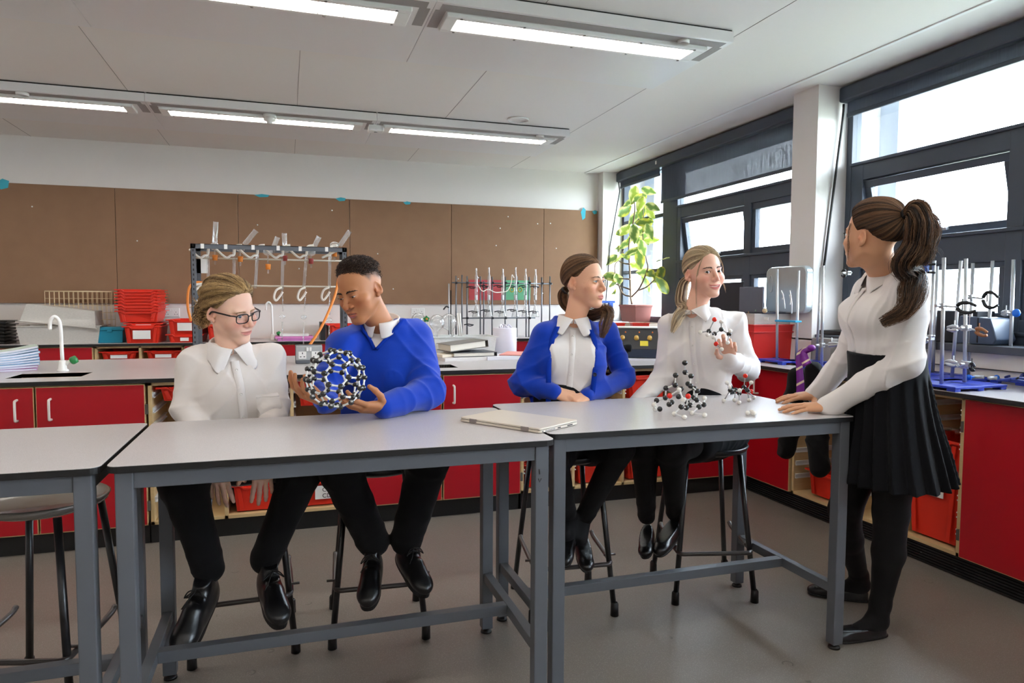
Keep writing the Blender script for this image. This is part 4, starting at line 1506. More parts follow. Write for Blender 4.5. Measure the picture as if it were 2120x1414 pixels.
def torso(B, R, pel, neck, prof, w=1., d=1., grow=0., n=2.4, bust=0.):
    H = np.linalg.norm(np.asarray(neck) - np.asarray(pel))
    B.at(R, pel)
    B.loft([(z * H, cx, cy, rx * w + grow, a * d + grow, b * d + grow) for z, cx, cy, rx, a, b in prof], n=n)
    if bust:
        for s in (-1, 1):
            B.ell((s * .066 * w, .075 * d + grow, .655 * H), (.062, .052 * bust, .062), k=.045)
    B.at()
    return H

def limb(B, pts, rs, k=.03, flat=None):
    B.chain([np.asarray(p, float) for p in pts], rs, k=k, flat=flat)

def folds(amp, seed, f=1.):
    r = np.random.default_rng(seed)
    A = r.normal(size=(5, 3)); A /= np.linalg.norm(A, axis=1)[:, None]
    A = (A * f).astype(np.float32)
    ph = r.uniform(0, 6, 5).astype(np.float32)
    def fn(P):
        w = np.sin(P @ A[0] * 17 + ph[0]) * 1.7
        a = 1 - np.abs(np.sin(P @ A[1] * 21 + w + ph[1]))
        b = 1 - np.abs(np.sin(P @ A[2] * 33 + 1.6 * np.sin(P @ A[3] * 19 + ph[3]) + ph[2]))
        c = np.sin(P @ A[4] * 9 + ph[4])
        return (-amp * (a * a * .9 + b * b * .55 + c * .5 - .5)).astype(np.float32)
    return fn

def crease(B, c, axis, amp=.004, freq=95., r=.075):
    c32, a32 = np.asarray(c, np.float32), _norm(axis).astype(np.float32)
    o = np.cross(a32, (.3, .5, .8)).astype(np.float32)
    def fn(P):
        q = P - c32
        s = q @ a32
        t = q @ o
        g = np.exp(-(q * q).sum(-1) / (r * r * .5))
        return (-amp * (1 - np.abs(np.sin(s * freq * .5 + np.sin(t * 30) * 1.2))) ** 1.5 * g).astype(np.float32)
    B.disp(fn, c, r * 1.6)

def dress(name, B, h, mat, par, amp=.013, label=None):
    V, Q = B.mesh(h, amp)
    o = link_mesh(name, np_mesh(name, V, Q), mat, par, world=True)
    if label: o['label'] = label
    return o, V

def collar(par, c, R, r, mat, back=.046, front=.020, leaf=.052, point=.078, spread=.045, gap=1.2, rnd=False, name='collar', tilt=0., flare=1.):
    """a turned-down shirt collar round the neck: c its centre at the base, R torso frame."""
    nt = 61
    rows = []
    te = 180 - gap
    for i in range(nt):
        a = -te + 2 * te * i / (nt - 1)
        t = math.radians(a)
        q = abs(a) / te
        d = np.array((math.sin(t), -math.cos(t), 0))
        s = math.copysign(1, a)
        ht = back + (front - back) * q ** 1.5
        lf = leaf + (point - leaf) * float(sstep(.55, .97, q))
        if rnd: lf *= 1 - .35 * float(sstep(.92, 1, q)) ** 2
        out = (.014 + .016 * float(sstep(.3, .8, q)) - .014 * float(sstep(.8, 1, q))) * flare
        b = np.array((0, 0, tilt * (math.cos(t) * -.5)))
        p0 = d * r * .97 + (0, 0, -.012) + b
        p1 = d * r + (0, 0, ht * .55) + b
        p2 = d * (r + .003) + (0, 0, ht) + b
        p3 = d * (r + .007) + (0, 0, ht + .0015) + b
        sh = np.array((s * spread * float(sstep(.6, 1, q)) ** 1.3, 0, 0))
        e = d * (r + .007 + out) + (0, 0, ht - lf) + b + sh
        p4 = p3 * .55 + e * .45 + d * .004
        rows.append([p0, p1, p2, p3, p4, e])
    m = len(rows[0])
    V = np.array(rows).reshape(-1, 3) @ R.T + np.asarray(c)
    Q = np.array([(i * m + j, i * m + j + 1, (i + 1) * m + j + 1, (i + 1) * m + j) for i in range(nt - 1) for j in range(m - 1)])
    o = link_mesh(name, np_mesh(name, V, Q), mat, par, world=True)
    so = o.modifiers.new('cloth', 'SOLIDIFY'); so.thickness = .0022; so.offset = 0
    sb = o.modifiers.new('soft', 'SUBSURF'); sb.levels = 1; sb.render_levels = 1
    return o

def front_y(q, x, z, rad=.008):
    m = (np.abs(q[:, 0] - x) < rad) & (np.abs(q[:, 2] - z) < rad) & (q[:, 1] < .165)
    return q[m, 1].max() if m.any() else None

def placket(par, V, R, t, z0, z1, mat, mbut, x0=0., w=.014, nb=6, first=.03, buttons=True, slant=0.):
    q = (V - np.asarray(t)) @ R
    zs = np.linspace(z0, z1, 30)
    pts = []
    for z in zs:
        xc = x0 + slant * (z1 - z)
        y = front_y(q, xc, z)
        if y is None: y = pts[-1][1] - .0012 if pts else .1
        pts.append((xc, y + .0012, z))
    P = np.array(pts)
    P[:, 1] = np.convolve(np.pad(P[:, 1], 2, 'edge'), np.ones(5) / 5, 'valid')
    rows = []
    for x, y, z in P:
        rows.append([(x - w, y - .003, z), (x - w + .0015, y, z), (x + w - .0015, y, z), (x + w, y - .003, z)])
    Vv = np.array(rows).reshape(-1, 3) @ R.T + np.asarray(t)
    Q = np.array([(i * 4 + j, i * 4 + j + 1, (i + 1) * 4 + j + 1, (i + 1) * 4 + j) for i in range(29) for j in range(3)])
    link_mesh('placket', np_mesh('placket', Vv, Q), mat, par, world=True)
    if buttons:
        Mx = Matrix([list(r) for r in (R @ np.array([[1, 0, 0], [0, 0, 1], [0, -1, 0]]))])
        for i in range(nb):
            z = z1 - first - i * .082
            if z < z0: break
            y = np.interp(z, P[:, 2], P[:, 1])
            p = R @ np.array((x0 + slant * (z1 - z), y + .0004, z)) + np.asarray(t)
            MB().lathe([(0, .0008), (.0028, .0008), (.0036, .0020), (.0052, .0020), (.0055, .0008), (.0055, -.0005)], tuple(p), 14, Mx).build('button', mbut, par, world=True)

def pocket(par, V, R, t, x0, x1, z0, z1, mat):
    q = (V - np.asarray(t)) @ R
    n = 12
    G = np.zeros((n, n, 3))
    for i, x in enumerate(np.linspace(x0, x1, n)):
        for j, z in enumerate(np.linspace(z0, z1, n)):
            zz = z + (.012 * (1 - abs(i / (n - 1) * 2 - 1)) * -1 if j == 0 else 0)
            y = front_y(q, x, zz, .009)
            G[i, j] = (x, (y if y is not None else .09) + (.0012 if 0 < i < n - 1 and 0 < j < n - 1 else -.0008), zz)
    Vv = G.reshape(-1, 3) @ R.T + np.asarray(t)
    Q = np.array([(i * n + j, (i + 1) * n + j, (i + 1) * n + j + 1, i * n + j + 1) for i in range(n - 1) for j in range(n - 1)])
    link_mesh('pocket', np_mesh('pocket', Vv, Q), mat, par, world=True)
    m = MB()
    e = [tuple(R @ (G[i, n - 2] + (0, .0012, 0)) + np.asarray(t)) for i in range(n)]
    m.tube(e, .0011, 6).build('pocket_seam', mat, par, world=True)

def shoe(par, heel, toe, up, mat, msole, kind='lace', sc=1., name='shoe'):
    """heel and toe are sole points; up is out of the top of the foot."""
    heel, toe = np.asarray(heel, float), np.asarray(toe, float)
    L = np.linalg.norm(toe - heel)
    s = L / .265
    f = _norm(toe - heel)
    r = _norm(np.cross(f, up))
    R = np.stack([r, f, np.cross(r, f)], 1)
    B = Body()
    B.at(R, heel, s)
    if kind == 'lace':
        B.loft([(0, 0, .130, .034, .128, .128), (.010, 0, .130, .040, .136, .132), (.030, 0, .128, .041, .136, .130), (.048, 0, .112, .037, .122, .114), (.066, 0, .075, .033, .095, .074), (.085, 0, .050, .031, .060, .048), (.104, 0, .044, .030, .044, .042)], n=2.5)
        B.ell((0, .215, .030), (.042, .052, .026), k=.02)
        B.cone((0, .150, .060), (0, .215, .040), .030, .026, k=.02)
    else:
        B.loft([(0, 0, .130, .032, .132, .130), (.008, 0, .130, .037, .136, .131), (.022, 0, .130, .037, .134, .130), (.036, 0, .126, .034, .124, .126), (.044, 0, .120, .031, .112, .118)], n=2.4)
        B.ell((0, .222, .020), (.034, .045, .020), k=.015)
    B.at()
    B.plane(heel + R @ np.array((0, 0, .002)) , R @ np.array((0, 0, -1.)), 'i', .002)
    V, Q = B.mesh(.0042, .002)
    o = link_mesh(name, np_mesh(name, V, Q), mat, par, world=True)
    m = MB()
    out = []
    for i in range(40):
        a = 2 * PI * i / 40
        y = .130 + .139 * math.sin(a)
        w = (.036 + .009 * sstep(.12, .22, y) - .004 * sstep(.05, 0., y)) if kind == 'lace' else (.034 + .004 * sstep(.12, .22, y))
        x = w * math.copysign(abs(math.cos(a)) ** .7, math.cos(a))
        out.append((x, y))
    z0, z1 = (-.010, .010) if kind == 'lace' else (-.004, .004)
    m.prism(out, z0, z1)
    m.v = [tuple(R @ (np.array(v) * s) + heel) for v in m.v]
    m.build('sole', msole, o, bevel=.002, world=True)
    if kind == 'lace':
        k = MB()
        for i in range(4):
            y = .105 + i * .024
            z = .094 - i * .012
            k.tube(spline([(-.026, y, z - .016), (-.012, y + .004, z), (.012, y + .006, z), (.026, y, z - .016)], 4), .0028, 6)
        k.tube(spline([(0, .098, .106), (.022, .110, .108), (.036, .120, .086), (.020, .112, .098), (0, .100, .106)], 4), .0022, 6)
        k.tube(spline([(0, .098, .106), (-.020, .112, .110), (-.038, .118, .088), (-.022, .110, .098), (0, .100, .106)], 4), .0022, 6)
        k.tube(spline([(0, .10, .106), (.02, .135, .09), (.034, .150, .07)], 4), .002, 6)
        k.v = [tuple(R @ (np.array(v) * s) + heel) for v in k.v]
        k.build('laces', M_LACE, o, world=True)
    else:
        k = MB().tube(spline([(0, .232, .034), (.018, .236, .040), (.026, .230, .032), (.012, .230, .030), (0, .232, .034), (-.018, .238, .040), (-.026, .232, .032), (-.012, .230, .030), (0, .232, .034)], 4), .0026, 6)
        k.v = [tuple(R @ (np.array(v) * s) + heel) for v in k.v]
        k.build('bow', M_LACE, o, world=True)
    return o

M_SKIN = vcol_mat('skin', .48, .35, sss=.12, bump=.05, bscale=420)
M_SHIRT = pm('white_cotton', srgb(222, 214, 209), .8, var=.02, scale=30, bump=.10, bscale=700, spec=.2, sheen=.1)
M_SHIRT2 = pm('white_poplin', srgb(226, 220, 217), .7, var=.015, scale=30, bump=.08, bscale=700, spec=.25)
M_BLUE = pm('royal_blue_knit', srgb(10, 58, 172), .85, var=.08, scale=40, bump=.35, bscale=900, spec=.15, sheen=.25)
M_BLUED = pm('blue_rib', srgb(8, 50, 158), .85, var=.08, scale=40, bump=.4, bscale=600, spec=.15)
M_BLACKCLOTH = pm('black_cloth', srgb(13, 13, 15), .85, var=.15, scale=30, bump=.15, bscale=800, spec=.2, sheen=.06)
M_TIGHTS = pm('black_tights', srgb(12, 11, 13), .75, var=.12, scale=30, bump=.1, bscale=900, spec=.25, sheen=.03)
M_NAVY = pm('dark_skirt', srgb(15, 16, 20), .85, var=.12, scale=20, bump=.12, bscale=700, spec=.15, sheen=.03)
M_LEATHER = pm('black_leather', srgb(20, 20, 22), .28, var=.1, scale=20, bump=.08, bscale=260, spec=.6)
M_SOLE = pm('black_rubber', srgb(18, 18, 19), .6, var=.1)
M_LACE = pm('black_lace', srgb(24, 24, 26), .7, var=.1)
M_BUT = pm('pearl_button', srgb(232, 228, 224), .25, var=.03)
M_BUTD = pm('dark_blue_button', srgb(20, 30, 70), .3, var=.03)
PEOPLE = {}
HV = .0026

def skin_body(name, label, t, R, sc, neck, skin, lip, blush, arms, hands, pel, tR, prof, freckle=0., neck_r=.046, w=1., extra=None, fade=None, **hk):
    """the person's own continuous body: head, neck, trunk, arms and hands."""
    B = Body()
    torso(B, tR, pel, np.asarray(neck) - tR[:, 2] * .035, prof, w * .88, .86, -.004)
    add_head(B, R, t, sc, np.asarray(neck) - tR[:, 2] * .03, neck_r, **hk)
    for sh, el, wr in arms:
        limb(B, [sh, el, wr], [.040, .033, .0245], k=.03)
    for h in hands:
        add_hand(B, **h)
    if extra: extra(B)
    V, Q = B.mesh(HV, .002)
    tint = head_tint(V, R, t, sc, skin, lip, blush, freckle, fade=fade, mouth=B.mouth)
    o = link_mesh('person', np_mesh('person', V, Q, tint=tint), M_SKIN)
    tag(o, label, 'person')
    PEOPLE[name] = o
    return o, V

def sleeve_cuff(B, el, wr, r0=.034, r1=.031, ln=.055):
    d = _norm(np.asarray(wr) - np.asarray(el))
    w = np.asarray(wr)
    B.cone(w - d * ln, w, r0, r1, k=.008)
    B.plane(w + d * .004, d, 'i', .002) if False else None

def trousers(par, hips, knees, ankles, pel, mat, r=(.092, .070, .052), name='trousers', seed=1, seat=True, amp=.0035, lab=None):
    B = Body()
    if seat: B.ell(pel, (.165, .120, .105), k=.04)
    for h, k_, a in zip(hips, knees, ankles):
        limb(B, [h, k_, a], list(r), k=.03)
        d = _norm(np.asarray(a) - np.asarray(k_))
        crease(B, k_, d, .006, 80, .10)
        crease(B, np.asarray(a) - d * .03, d, .005, 90, .09)
    B.disp(folds(amp, seed))
    return dress(name, B, .006, mat, par, .010, lab)

# ---- the student in glasses
def person_glasses():
    pel, nk = np.array((-.175, 2.775, .665)), np.array((-.205, 2.735, 1.118))
    tR = torso_frame(pel, nk, yawv(16))
    R, t, sc = head_R(49, -13, -9), np.array((-.196, 2.72, 1.238)), .945
    shR, elR, wrR = (-.325, 2.745, 1.052), (-.352, 2.70, .885), (-.232, 2.50, .742)
    shL, elL, wrL = (-.060, 2.765, 1.062), (-.045, 2.70, .885), (-.085, 2.50, .742)
    cu = [(.30, .35, .25), (.35, .35, .25), (.40, .35, .3), (.45, .4, .3)]
    o, V = skin_body('glasses', 'person in a white shirt and black glasses with tied-back fair curly hair, seated looking right', t, R, sc, nk,
                     srgb(232, 188, 164), srgb(196, 112, 108), srgb(222, 128, 110), [(shR, elR, wrR), (shL, elL, wrL)],
                     [dict(wrist=wrR, fdir=(.12, -.42, -.90), dorsal=(-.1, -.9, .42), side=-1, curl=cu, sc=.92),
                      dict(wrist=wrL, fdir=(-.02, -.42, -.90), dorsal=(.1, -.9, .42), side=1, curl=cu, sc=.92)],
                     pel, tR, MALE, .12, .045, w=.88, smile=.55, fem=.5, lids=(.0046, .0044))
    eye_part(o, R, t, sc, (.20, 1, -.12), srgb(96, 110, 120))
    brows(o, R, t, sc, V, srgb(168, 128, 90), .7, -.0035)
    hc = (srgb(92, 66, 38), srgb(214, 178, 124))
    lump = lambda d: .004 * sstep(-.1, .6, d[..., 2]) + .008 * sstep(.2, -.6, d[..., 1]) + .0035 * np.sin(np.arctan2(d[..., 0], d[..., 2]) * 9 + 3 * d[..., 1])
    kn = (0, -.118, -.022)
    hair_cap(o, R, t, sc, hc, .010, (0, -.9, -.3), extra=lump)
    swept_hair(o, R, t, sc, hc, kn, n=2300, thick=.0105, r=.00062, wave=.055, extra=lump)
    L = lambda *p: tuple(R @ (np.array(p) * sc) + t)
    tail(o, [L(0, -.112, -.020), L(.012, -.128, -.035), L(.016, -.126, -.065), L(.018, -.106, -.096)], [.030, .036, .033, .016], hc, 190, .0011, .007, freq=16)
    loose(o, [[L(.01, -.11, -.01), L(.02, -.15, .0), L(.028, -.175, .002 + .008 * i)] for i in range(-2, 4)] + [[L(.01, -.11, -.01), L(.03, -.15, -.012), L(.02 + .01 * i, -.17, -.022)] for i in range(4)], hc, .0009)
    # glasses
    g = thing('spectacles', 'black-rimmed glasses on the face of the student in the white shirt', 'glasses', tuple(t))
    fm = MB()
    for s in (-1, 1):
        ring = []
        for i in range(28):
            a = 2 * PI * i / 28
            x = s * .0335 + .0245 * math.copysign(abs(math.cos(a)) ** .62, math.cos(a))
            z = -.003 + .0175 * math.copysign(abs(math.sin(a)) ** .62, math.sin(a))
            ring.append(L(x, .1010 - 3.2 * x * x, z))
        fm.tube(ring, .0021 * sc, 8, closed=True)
        fm.tube([L(s * .058, .0915, .008), L(s * .0655, .0845, .010), L(s * .0705, .072, .009)], .0026, 8)
    fm.tube(spline([L(-.0095, .1012, .003), L(0, .1030, .006), L(.0095, .1012, .003)], 4), .0021, 8)
    mg = pm('black_acetate', srgb(28, 22, 24), .2, var=.2, scale=60)
    fm.build('rim', mg, g, world=True)
    for s in (-1, 1):
        MB().tube(spline([L(s * .0705, .072, .009), L(s * .0790, .03, .010), L(s * .0815, -.006, .008), L(s * .0800, -.022, -.006)], 5), .0030, 8).build('temple_arm', mg, g, world=True)
        vs = []
        for i in range(24):
            a = 2 * PI * i / 24
            x = s * .0335 + .0240 * math.copysign(abs(math.cos(a)) ** .62, math.cos(a))
            vs.append(L(x, .1006 - 3.2 * x * x, -.003 + .0170 * math.copysign(abs(math.sin(a)) ** .62, math.sin(a))))
        MB().add(vs, [tuple(range(24))]).build('lens', glass_mat('lens_glass', (1, 1, 1), .5, .04), g, world=True)
    # shirt
    B = Body()
    H = torso(B, tR, pel, nk, MALE, .93, 1.0, .004)
    limb(B, [np.array(nk) - (.06, 0, .045), shR], [.046, .052])
    limb(B, [np.array(nk) + (.06, 0, -.050), shL], [.046, .052])
    limb(B, [shR, elR, wrR], [.054, .050, .038])
    limb(B, [shL, elL, wrL], [.054, .050, .038])
    for sh, el, wr in ((shR, elR, wrR), (shL, elL, wrL)):
        crease(B, el, np.array(el) - sh, .008, 95, .10)
        crease(B, np.array(sh) * .6 + np.array(el) * .4, (.6, .2, -.7), .006, 80, .09)
    B.disp(folds(0.0073, 5))
    s_, SV = dress('shirt', B, .0042, M_SHIRT, o)
    collar(s_, nk - tR[:, 2] * .020 + tR[:, 1] * .002, tR, .058, M_SHIRT2, spread=.050, point=.086, front=.006)
    placket(s_, SV, tR, pel, .05, H - .055, M_SHIRT2, M_BUT)
    pocket(s_, SV, tR, pel, -.125, -.050, .185, .275, M_SHIRT2)
    hipR, hipL = (-.265, 2.72, .70), (-.085, 2.72, .70)
    knR, knL = (-.325, 2.40, .70), (.045, 2.46, .70)
    akR, akL = (-.262, 2.49, .375), (-.085, 2.53, .375)
    trousers(o, [hipR, hipL], [knR, knL], [akR, akL], (-.175, 2.775, .71), M_BLACKCLOTH, seed=2)
    shoe(o, (-.250, 2.545, .292), (-.335, 2.33, .165), (-.1, -.5, .85), M_LEATHER, M_SOLE)
    shoe(o, (-.095, 2.57, .292), (-.035, 2.34, .210), (.15, -.4, .9), M_LEATHER, M_SOLE)

# ---- the boy with the ball model
BALL_C, BALL_R = np.array((.148, 2.335, 1.022)), .094
def person_jumper():
    pel, nk = np.array((.345, 2.79, .665)), np.array((.352, 2.715, 1.205))
    tR = torso_frame(pel, nk, yawv(-24))
    R, t, sc = head_R(-47, -20, -8), np.array((.262, 2.65, 1.312)), .945
    shR, elR, wrR = (.205, 2.70, 1.105), (.125, 2.60, .945), (.128, 2.46, .925)
    shL, elL, wrL = (.480, 2.735, 1.130), (.500, 2.575, .935), (.318, 2.425, .905)
    cup = [(.30, .38, .25), (.28, .35, .22), (.30, .34, .22), (.36, .36, .25)]
    o, V = skin_body('jumper', 'person with short dark curly hair and blue jumper, seated holding up the ball model', t, R, sc, nk,
                     srgb(176, 118, 80), srgb(176, 96, 84), srgb(170, 92, 62), [(shR, elR, wrR), (shL, elL, wrL)],
                     [dict(wrist=wrL, fdir=(-.90, -.42, .10), dorsal=(.04, -.52, -.85), side=1, curl=cup, thumb=((.75, .60, -.30), (.45, .80, -.40), (.2, .86, -.45))),
                      dict(wrist=wrR, fdir=(-.80, -.22, .34), dorsal=(-.35, -.05, -.93), side=-1, curl=[(.45, .45, .3)] * 4, thumb=((.70, .55, -.35), (.4, .75, -.5), (.2, .7, -.6)))],
                     pel, tR, MALE, 0, .047, w=.98, fade=srgb(58, 42, 34), smile=0., mouth_open=.0022, lids=(.0004, .0036), nose=1.2)
    eye_part(o, R, t, sc, (.05, 1, -.42), srgb(48, 30, 20))
    brows(o, R, t, sc, V, srgb(38, 28, 24), 1.25, lid=.0006)
    hc = (srgb(24, 18, 16), srgb(82, 60, 48))
    line = (np.radians([0, 25, 45, 60, 75, 90, 110, 140, 180]), np.radians([40, 39, 35, 22, 20, 20, 10, -8, -18]))
    ext = lambda d: .003 * sstep(.35, .75, d[..., 2])
    hair_cap(o, R, t, sc, (srgb(26, 20, 18), srgb(54, 40, 34)), .0015, lump=.002, line=line, extra=ext)
    curly(o, R, t, sc, hc, 4600, .0056, line, .02, .020, .00095, top=lambda d: .06 + .94 * float(sstep(.28, .58, d[2])))
    MB().box((0, .0845, -.0652), (.026, .003, .0032)).build('teeth', pm('teeth', srgb(235, 228, 215), .25, var=.01), o)
    tee = o.children[-1]
    tee.data.transform(Matrix(np.vstack([np.hstack([R * sc, t[:, None]]), [0, 0, 0, 1]]).tolist()))
    # shirt under the jumper (shows at the neck), jumper
    B = Body()
    H = torso(B, tR, pel, nk, MALE, .97, .98, .000)
    s_, SV = dress('shirt', B, .005, M_SHIRT2, o)
    collar(s_, nk - tR[:, 2] * .022 + tR[:, 1] * .004, tR, .058, M_SHIRT2, spread=.012, point=.060, leaf=.040, back=.040, front=.016, gap=4, flare=.25)
    B = Body()
    torso(B, tR, pel, nk - tR[:, 2] * .012, MALE, 1.03, 1.05, .007)
    limb(B, [np.array(nk) + tR @ np.array((.07, -.01, -.055)), shR], [.050, .060])
    limb(B, [np.array(nk) + tR @ np.array((-.07, -.01, -.055)), shL], [.050, .060])
    limb(B, [shR, elR, wrR], [.062, .056, .042])
    limb(B, [shL, elL, wrL], [.063, .056, .043])
    for sh, el, wr in ((shR, elR, wrR), (shL, elL, wrL)):
        crease(B, el, np.array(el) - sh, .010, 80, .11)
        crease(B, np.array(sh) * .35 + np.array(el) * .65, np.array(el) - sh, .007, 75, .09)
        d = _norm(np.array(wr) - el)
        crease(B, np.array(wr) - d * .08, d, .006, 90, .06)
        B.cone(np.array(wr) - d * .055, np.array(wr) + d * .002, .037, .034, k=.010)
    B.disp(folds(0.0088, 12, .9))
    zv = H - .098
    pel32, tR32 = pel.astype(np.float32), tR.astype(np.float32)
    def vneck(P):
        q = (P - pel32) @ tR32
        return np.maximum(np.abs(q[..., 0]) * .82 - np.maximum(q[..., 2] - zv, -1) * .60, .01 - q[..., 1])
    B.op(vneck, nk, .16, 's', .004)
    j_, JV = dress('jumper', B, .0045, M_BLUE, o)
    q = (JV - pel) @ tR
    for s in (-1, 1):
        pts = []
        for u in np.linspace(0, .86, 12):
            z = zv - .004 + u * .125
            x = s * .73 * (z - zv + .006) * 1.02
            y = front_y(q, x + s * .004, z, .009)
            if y is not None: pts.append(tuple(tR @ np.array((x + s * .003, y - .001, z)) + pel))
        MB().tube(pts, .0062, 8).build('neck_band', M_BLUED, j_, world=True)
    hipR, hipL = (.26, 2.73, .70), (.42, 2.73, .70)
    trousers(o, [hipR, hipL], [(.165, 2.42, .70), (.475, 2.44, .70)], [(.285, 2.505, .405), (.405, 2.505, .40)], (.335, 2.79, .71), M_BLACKCLOTH, (.094, .074, .056), seed=4)
    shoe(o, (.300, 2.555, .320), (.245, 2.335, .235), (-.12, -.35, .9), M_LEATHER, M_SOLE)
    shoe(o, (.385, 2.56, .325), (.445, 2.345, .250), (.2, -.35, .9), M_LEATHER, M_SOLE)

# ---- the girl in the cardigan
def person_cardigan():
    pel, nk = np.array((1.125, 2.745, .665)), np.array((1.190, 2.815, 1.205))
    tR = torso_frame(pel, nk, yawv(-20))
    R, t, sc = head_R(34, 0, -1), np.array((1.236, 2.80, 1.360)), .95
    shR, elR, wrR = (1.055, 2.80, 1.128), (.955, 2.80, .930), (1.045, 2.665, .905)
    shL, elL, wrL = (1.372, 2.855, 1.135), (1.440, 2.80, .935), (1.185, 2.645, .885)
    fist = [(1.0, 1.0, .5), (1.05, 1.0, .5), (1.1, 1.0, .5), (1.15, 1.0, .5)]
    o, V = skin_body('cardigan', 'person in a bright blue cardigan and white blouse with low brown ponytail, seated looking right', t, R, sc, nk,
                     srgb(226, 172, 140), srgb(198, 116, 110), srgb(214, 126, 92), [(shR, elR, wrR), (shL, elL, wrL)],
                     [dict(wrist=wrR, fdir=(.86, -.34, -.30), dorsal=(-.05, -.75, .62), side=-1, curl=fist, sc=.90, slim=.9, thumb=((.55, .75, -.25), (.30, .85, -.35), (.05, .90, -.40))),
                      dict(wrist=wrL, fdir=(-.85, -.40, -.20), dorsal=(.0, -.5, .8), side=1, curl=fist, sc=.90, slim=.9)],
                     pel, tR, FEM, .35, .042, smile=.05, fem=1., mouth_open=.0012, lids=(.0058, .0044), nose=.90, jaw=.90)
    eye_part(o, R, t, sc, (.10, 1, .02), srgb(96, 116, 130))
    brows(o, R, t, sc, V, srgb(96, 66, 44), .95)
    hc = (srgb(62, 42, 28), srgb(140, 104, 72))
    kn = (0, -.112, -.030)
    ext = lambda d: .004 * sstep(.3, .9, d[..., 2]) + .004 * sstep(0, -.7, d[..., 1])
    hair_cap(o, R, t, sc, hc, .007, (0, -.9, -.3), extra=ext)
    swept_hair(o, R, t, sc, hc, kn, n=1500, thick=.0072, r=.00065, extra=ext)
    L = lambda *p: np.array(R @ (np.array(p) * sc) + t)
    tail(o, [L(0, -.100, -.030), L(-.004, -.122, -.050), L(-.014, -.116, -.095), L(-.045, -.075, -.135), L(-.072, -.010, -.150), np.array((1.318, 2.745, 1.235)), np.array((1.300, 2.728, 1.175)), np.array((1.282, 2.720, 1.115))],
         [.016, .024, .024, .026, .028, .030, .030, .008], hc, 260, .0009, .004, freq=8)
    MB().lathe([(.010, -.007), (.0175, -.006), (.0195, 0), (.0175, .006), (.010, .007)], tuple(L(0, -.108, -.036)), 18, Matrix((R @ np.array([[1, 0, 0], [0, .6, .8], [0, -.8, .6]])).tolist())).build('hair_tie', M_LACE, o, world=True)
    # blouse
    B = Body()
    H = torso(B, tR, pel, nk, FEM, 1.0, 1.02, .002, bust=.8)
    B.disp(folds(0.0079, 21))
    s_, SV = dress('blouse', B, .0042, M_SHIRT2, o)
    collar(s_, nk - tR[:, 2] * .022 + tR[:, 1] * .004, tR, .056, M_SHIRT2, spread=.044, point=.078, front=.006)
    placket(s_, SV, tR, pel, .16, H - .060, M_SHIRT2, M_BUT, w=.013)
    # cardigan, open down the front
    B = Body()
    torso(B, tR, pel, nk - tR[:, 2] * .010, FEM, 1.08, 1.08, .010, bust=.8)
    pel32, tR32 = pel.astype(np.float32), tR.astype(np.float32)
    H32 = np.float32(H)
    zz = np.array([0, .10, .22, .34, .44, .50, H + .1]); ww = np.array([.070, .074, .084, .090, .082, .062, .058])
    def opening(P):
        q = (P - pel32) @ tR32
        w = np.interp(q[..., 2], zz, ww).astype(np.float32)
        return np.maximum(np.abs(q[..., 0] + .004) - w, -.02 - q[..., 1] + np.maximum(q[..., 2] - H32 * .9, 0) * 1.2)
    B.op(opening, (pel + nk) / 2, .42, 's', .003)
    limb(B, [nk + tR @ np.array((.06, -.012, -.055)), shR], [.048, .054])
    limb(B, [nk + tR @ np.array((-.06, -.012, -.055)), shL], [.048, .054])
    limb(B, [shR, elR, wrR], [.056, .050, .038])
    limb(B, [shL, elL, wrL], [.057, .051, .040])
    for sh, el, wr in ((shR, elR, wrR), (shL, elL, wrL)):
        crease(B, el, np.array(el) - sh, .009, 85, .10)
        crease(B, np.array(sh) * .4 + np.array(el) * .6, np.array(el) - sh, .006, 80, .09)
    B.disp(folds(0.0080, 33, .9))
    c_, CV = dress('cardigan', B, .0045, M_BLUE, o)
    q = (CV - pel) @ tR
    for s in (-1, 1):
        pts = []
        for z in np.linspace(.06, H - .055, 26):
            x = s * (np.interp(z, zz, ww) + .008) - .004
            y = front_y(q, x, z, .010)
            if y is not None: pts.append((x, y, z))
        P = np.array(pts)
        P[:, 1] = np.convolve(np.pad(P[:, 1], 5, 'edge'), np.ones(11) / 11, 'valid') + .002
        rows = [[(x - .011, y - .004, z), (x - .009, y + .001, z), (x + .009, y + .001, z), (x + .011, y - .004, z)] for x, y, z in P]
        Vv = np.array(rows).reshape(-1, 3) @ tR.T + pel
        Q = np.array([(i * 4 + j, i * 4 + j + 1, (i + 1) * 4 + j + 1, (i + 1) * 4 + j) for i in range(len(P) - 1) for j in range(3)])
        link_mesh('button_band', np_mesh('button_band', Vv, Q), M_BLUED, c_, world=True)
        if s < 0:
            Mx = Matrix((tR @ np.array([[1, 0, 0], [0, 0, 1], [0, -1, 0]])).tolist())
            for z in (.14, .22, .30, .38):
                x, y = np.interp(z, P[:, 2], P[:, 0]), np.interp(z, P[:, 2], P[:, 1])
                MB().lathe([(0, .001), (.006, .001), (.0065, .003), (.0085, .003), (.009, 0)], tuple(tR @ np.array((x, y + .001, z)) + pel), 14, Mx).build('button', M_BUTD, c_, world=True)
    # skirt and tights
    hipR, hipL = (1.05, 2.69, .70), (1.20, 2.69, .70)
    knR, knL = (.950, 2.42, .70), (1.235, 2.44, .70)
    B = Body()
    B.ell(pel + (0, 0, .07), (.165, .125, .125), k=.03)
    B.ell(pel + (0, 0, .20), (.138, .105, .08), k=.03)
    for h, k_ in ((hipR, knR), (hipL, knL)):
        limb(B, [h, np.array(h) * .22 + np.array(k_) * .78], [.105, .092], k=.09)
    B.disp(folds(.004, 40))
    dress('skirt', B, .006, M_NAVY, o)
